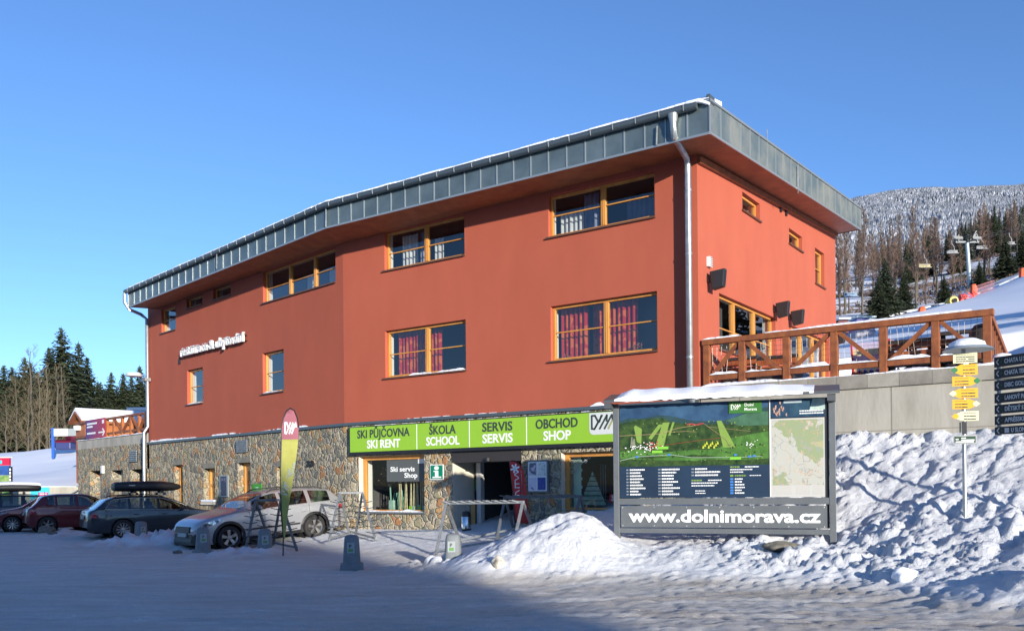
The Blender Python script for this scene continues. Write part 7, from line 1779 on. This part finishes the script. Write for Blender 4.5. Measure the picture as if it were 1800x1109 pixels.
def chair(px, K, label, col, riders=False):
    best = min(((K[i].lerp(K[i+1], f_/10)) for i in range(len(K)-1) for f_ in range(10)), key=lambda p: abs((p.x/p.y)-(px-900)/FOC)); p = best
    t = thing('lift_chair', label, 'lift chair', p, 'chairs hanging on the lift'); m = MB(); p = Vector(p)
    m.tube([p+Vector((0, 0, .1)), p+Vector((.1, 0, -.7)), p+Vector((.5, -.1, -1.3)), p+Vector((.55, -.1, -2.2)), p+Vector((.0, -.1, -2.6))], .06, 6); m.tube([p+Vector((-1.1, -.1, -2.1)), p+Vector((-1.15, -.3, -2.75)), p+Vector((1.15, -.3, -2.75)), p+Vector((1.1, -.1, -2.1))], .05, 6); m.build('hanger', m_galv, t, smooth=True)
    m = MB(); m.box(p.x-1.1, p.x+1.1, p.y-.9, p.y-.3, p.z-2.85, p.z-2.72); m.build('seat', col, t)
    m = MB(); m.box(p.x-1.1, p.x+1.1, p.y-.3, p.y-.2, p.z-2.7, p.z-2.05); m.build('backrest', col, t)
    m = MB(); m.tube([p+Vector((-.9, -.9, -2.2)), p+Vector((.9, -.9, -2.2))], .04, 5); m.tube([p+Vector((0, -1.1, -3.3)), p+Vector((0, -.9, -2.2))], .03, 5); m.build('safety_bar', m_galv, t)
    t.scale = (.6, .6, .6)
m_chg = M('grey_chair', (.10, .11, .13), .5); m_chb = M('blue_chair', (.04, .13, .25), .5)
chair(1497, K2, 'blue lift chair seen between the thin trees next to the building', m_chb); chair(1552, K1, 'grey lift chair left of the tallest bare tree', m_chg); chair(1627, K1, 'lift chair with a yellow seat right of the tallest bare tree', M('yellow_chair', (.22, .18, .06), .5)); chair(1728, K2, 'grey lift chair just right of the lift tower', m_chg); chair(1778, K2, 'grey lift chair high at the right in front of the wood', m_chg); chair(1676, K1, 'grey lift chair just left of the lift tower', m_chg)
def sl(px, py, Y): p = at(px, py, Y); z = float(hillz(np.array([p.x]), np.array([Y]))[0]); return Vector((p.x, Y, z))
g = sl(1676, 541, 96); sc_ = thing('snow_cannon', 'yellow snow cannon with a dark round fan beside the blue crash pad', 'snow cannon', g)
hh = at(1676, 529, 96).z-g.z
m = MB(); c_ = g+Vector((0, 0, hh)); m.lathe([(.48, -.2), (.56, 0), (.5, .9), (.35, 1.1)], c_, 'Y', 18); m.build('barrel', M('cannon_yellow', (.55, .38, .04), .5), sc_, smooth=50, fix=False)
m = MB(); m.lathe([(.46, -.19), (.0, -.1)], c_, 'Y', 18); m.lathe([(.25, -.4), (.0, -.5)], c_, 'Y', 10); m.build('fan', m_black, sc_)
m = MB()
for dx_ in (-1, 1): m.beam(g+Vector((dx_*.9, 0, -.2)), c_+Vector((dx_*.3, .3, -.3)), .14, .14)
m.beam(g+Vector((0, 1.3, -.2)), c_, .14, .14); m.build('stand', M('cannon_frame', (.4, .4, .35), .5), sc_)
m = MB(); m.box(c_.x+.8, c_.x+1.5, 96, 96.6, g.z, g.z+.9); m.build('red_motor', M('red_hood', (.5, .01, .03), .5), sc_, bevel=.05)
g = sl(1700, 538, 97); a_, b_ = at(1688, 538, 97), at(1707, 517, 97)
t = thing('crash_pad', 'blue square crash pad at the foot of the lift tower', 'crash pad', g); m = MB(); m.box(a_.x, b_.x, 96.8, 97.2, g.z-.2, b_.z); m.build('pad', M('blue_pad', (.03, .045, .22), .6), t, bevel=.05)
m = MB()
for k in range(2): m.box(a_.x+.3, b_.x-.3, 96.77, 96.8, b_.z-.25-.25*k, b_.z-.17-.25*k)
m.build('pad_print', M('pad_print', (.3, .35, .3), .6), t)
g = sl(1704, 538, 95.5); m = MB()
for k in range(24): r_3 = random.Random(k); p = g+Vector((r_3.uniform(-.8, .8), r_3.uniform(-.2, .2), r_3.uniform(0, .5))); m.poly([p, p+Vector((r_3.uniform(-.5, .5), 0, r_3.uniform(0, .5))), p+Vector((r_3.uniform(-.5, .5), .1, r_3.uniform(-.3, .3)))])
m.build('red_net_bundle', M('red_net', (.6, .05, .04), .7), label='crumpled red safety net in front of the blue crash pad', cat='net', fix=False)
for px, py, Y, h_, lab in ((1711, 520, 100, 1.3, 'orange pole pad standing right of the lift tower foot'), (1797, 495, 100, .9, 'orange marker at the right picture edge on the piste'), (1620, 551, 92, .45, 'small orange marker on the piste above the terrace railing')):
    g = sl(px, py, Y); m = MB(); m.tube([g-Vector((0, 0, .1)), g+Vector((.05, 0, h_*.6)), g+Vector((0, 0, h_))], [.35, .4, .25], 8); m.build('piste_marker', M('marker_orange', (.75, .12, .04), .6), label=lab, cat='piste marker', smooth=True)
m_net = M('orange_net', (.72, .33, .33), .7); t = thing('safety_net', 'pink orange safety net stretching right of the lift tower', 'net', sl(1725, 530, 98)); m = MB()
for k in range(22): p = sl(1712+k*1.7, 530, 97); m.tube([p, p+Vector((0, 0, 1.1))], .015, 3)
m.build('net_cords', m_net, t); m = MB()
for z in (.3, .7, 1.1): m.tube([sl(1712+k*7, 530, 97)+Vector((0, 0, z)) for k in range(6)], .02, 3)
m.build('net_bands', m_net, t)
t = thing('ticket_kiosk', 'low kiosk with blue and white panels behind the terrace railing', 'kiosk', sl(1524, 588, 62)); Yk = 62
def kb(x0, x1, y0, y1, nm, mat, yy=0, dep_=3): a_, b_ = at(x0, y1, Yk), at(x1, y0, Yk); m = MB(); m.box(a_.x, b_.x, Yk-yy, Yk+dep_, a_.z, b_.z); m.build(nm, mat, t)
kb(1506, 1528, 559, 576, 'blue_wall', M('kiosk_blue', (.10, .10, .32), .6)); kb(1528.1, 1538, 559, 580, 'white_wall', M('kiosk_white', (.5, .55, .6), .6)); kb(1504, 1539, 556, 558.9, 'kiosk_roof', M('kiosk_trim', (.5, .6, .55), .6), .2, 3.3); kb(1506, 1528, 576.1, 584, 'purple_fence', M('kiosk_purple', (.25, .10, .30), .6)); kb(1506, 1538, 580, 600, 'kiosk_base', M('kiosk_base', (.3, .3, .35), .6), .1)
t = thing('snowy_shed', 'small dark red shed with a snow covered roof against the end of the red building', 'shed', sl(1484, 575, 58)); Yk = 58
kb(1474, 1492, 562, 585, 'shed_wall', M('shed_red', (.10, .02, .02), .7)); kb(1472, 1493, 559.5, 562, 'roof_snow', m_snow, .3, 3.4)

# ------------------------------------------------------------------ unseen chalet added behind the camera, roofline shaped to shade the forecourt
HT2 = thing('shade_caster_chalet', 'unseen long timber chalet added behind the camera to shade the forecourt', 'building', (2, -32, 0))
m = MB(); m.box(-45, 23.6, -39.6, -36.4, -1, 9.2); m.build('shade_caster_wall', m_brown, HT2)
m = MB(); RT = [(-46, -36, 9.1), (24.2, -36, 9.1), (24.2, -40, 9.1), (-46, -40, 9.1), (-46, -38, 16.2), (19.6, -38, 16.2), (21.1, -38, 14.6), (22.6, -38, 13.2), (24.1, -38, 12.0), (25.0, -38, 10.3)]
for f_ in ((0, 1, 9, 8, 7, 6, 5, 4), (2, 3, 4, 5, 6, 7, 8, 9), (0, 4, 3), (1, 2, 9), (0, 3, 2, 1)): m.poly([RT[i] for i in f_])
bmesh.ops.remove_doubles(m.bm, verts=m.bm.verts, dist=.001); m.build('shade_caster_roof', m_snow, HT2)
for k in range(12):
    m = MB(); m.box(-42+k*5, -40.6+k*5, -36.4, -36.3, 3, 4.4); m.build('shade_caster_window', m_dark, HT2)
m = MB(); m.box(24.4, 52, -39, -37, -1, 7.35); m.build('shade_caster_low_wall', m_brown, HT2); m = MB(); m.box(24.4, 52.4, -39.3, -36.7, 7.35, 7.5); m.build('shade_caster_low_roof', m_snow, HT2)  # low unseen block added for the shade on the near foreground
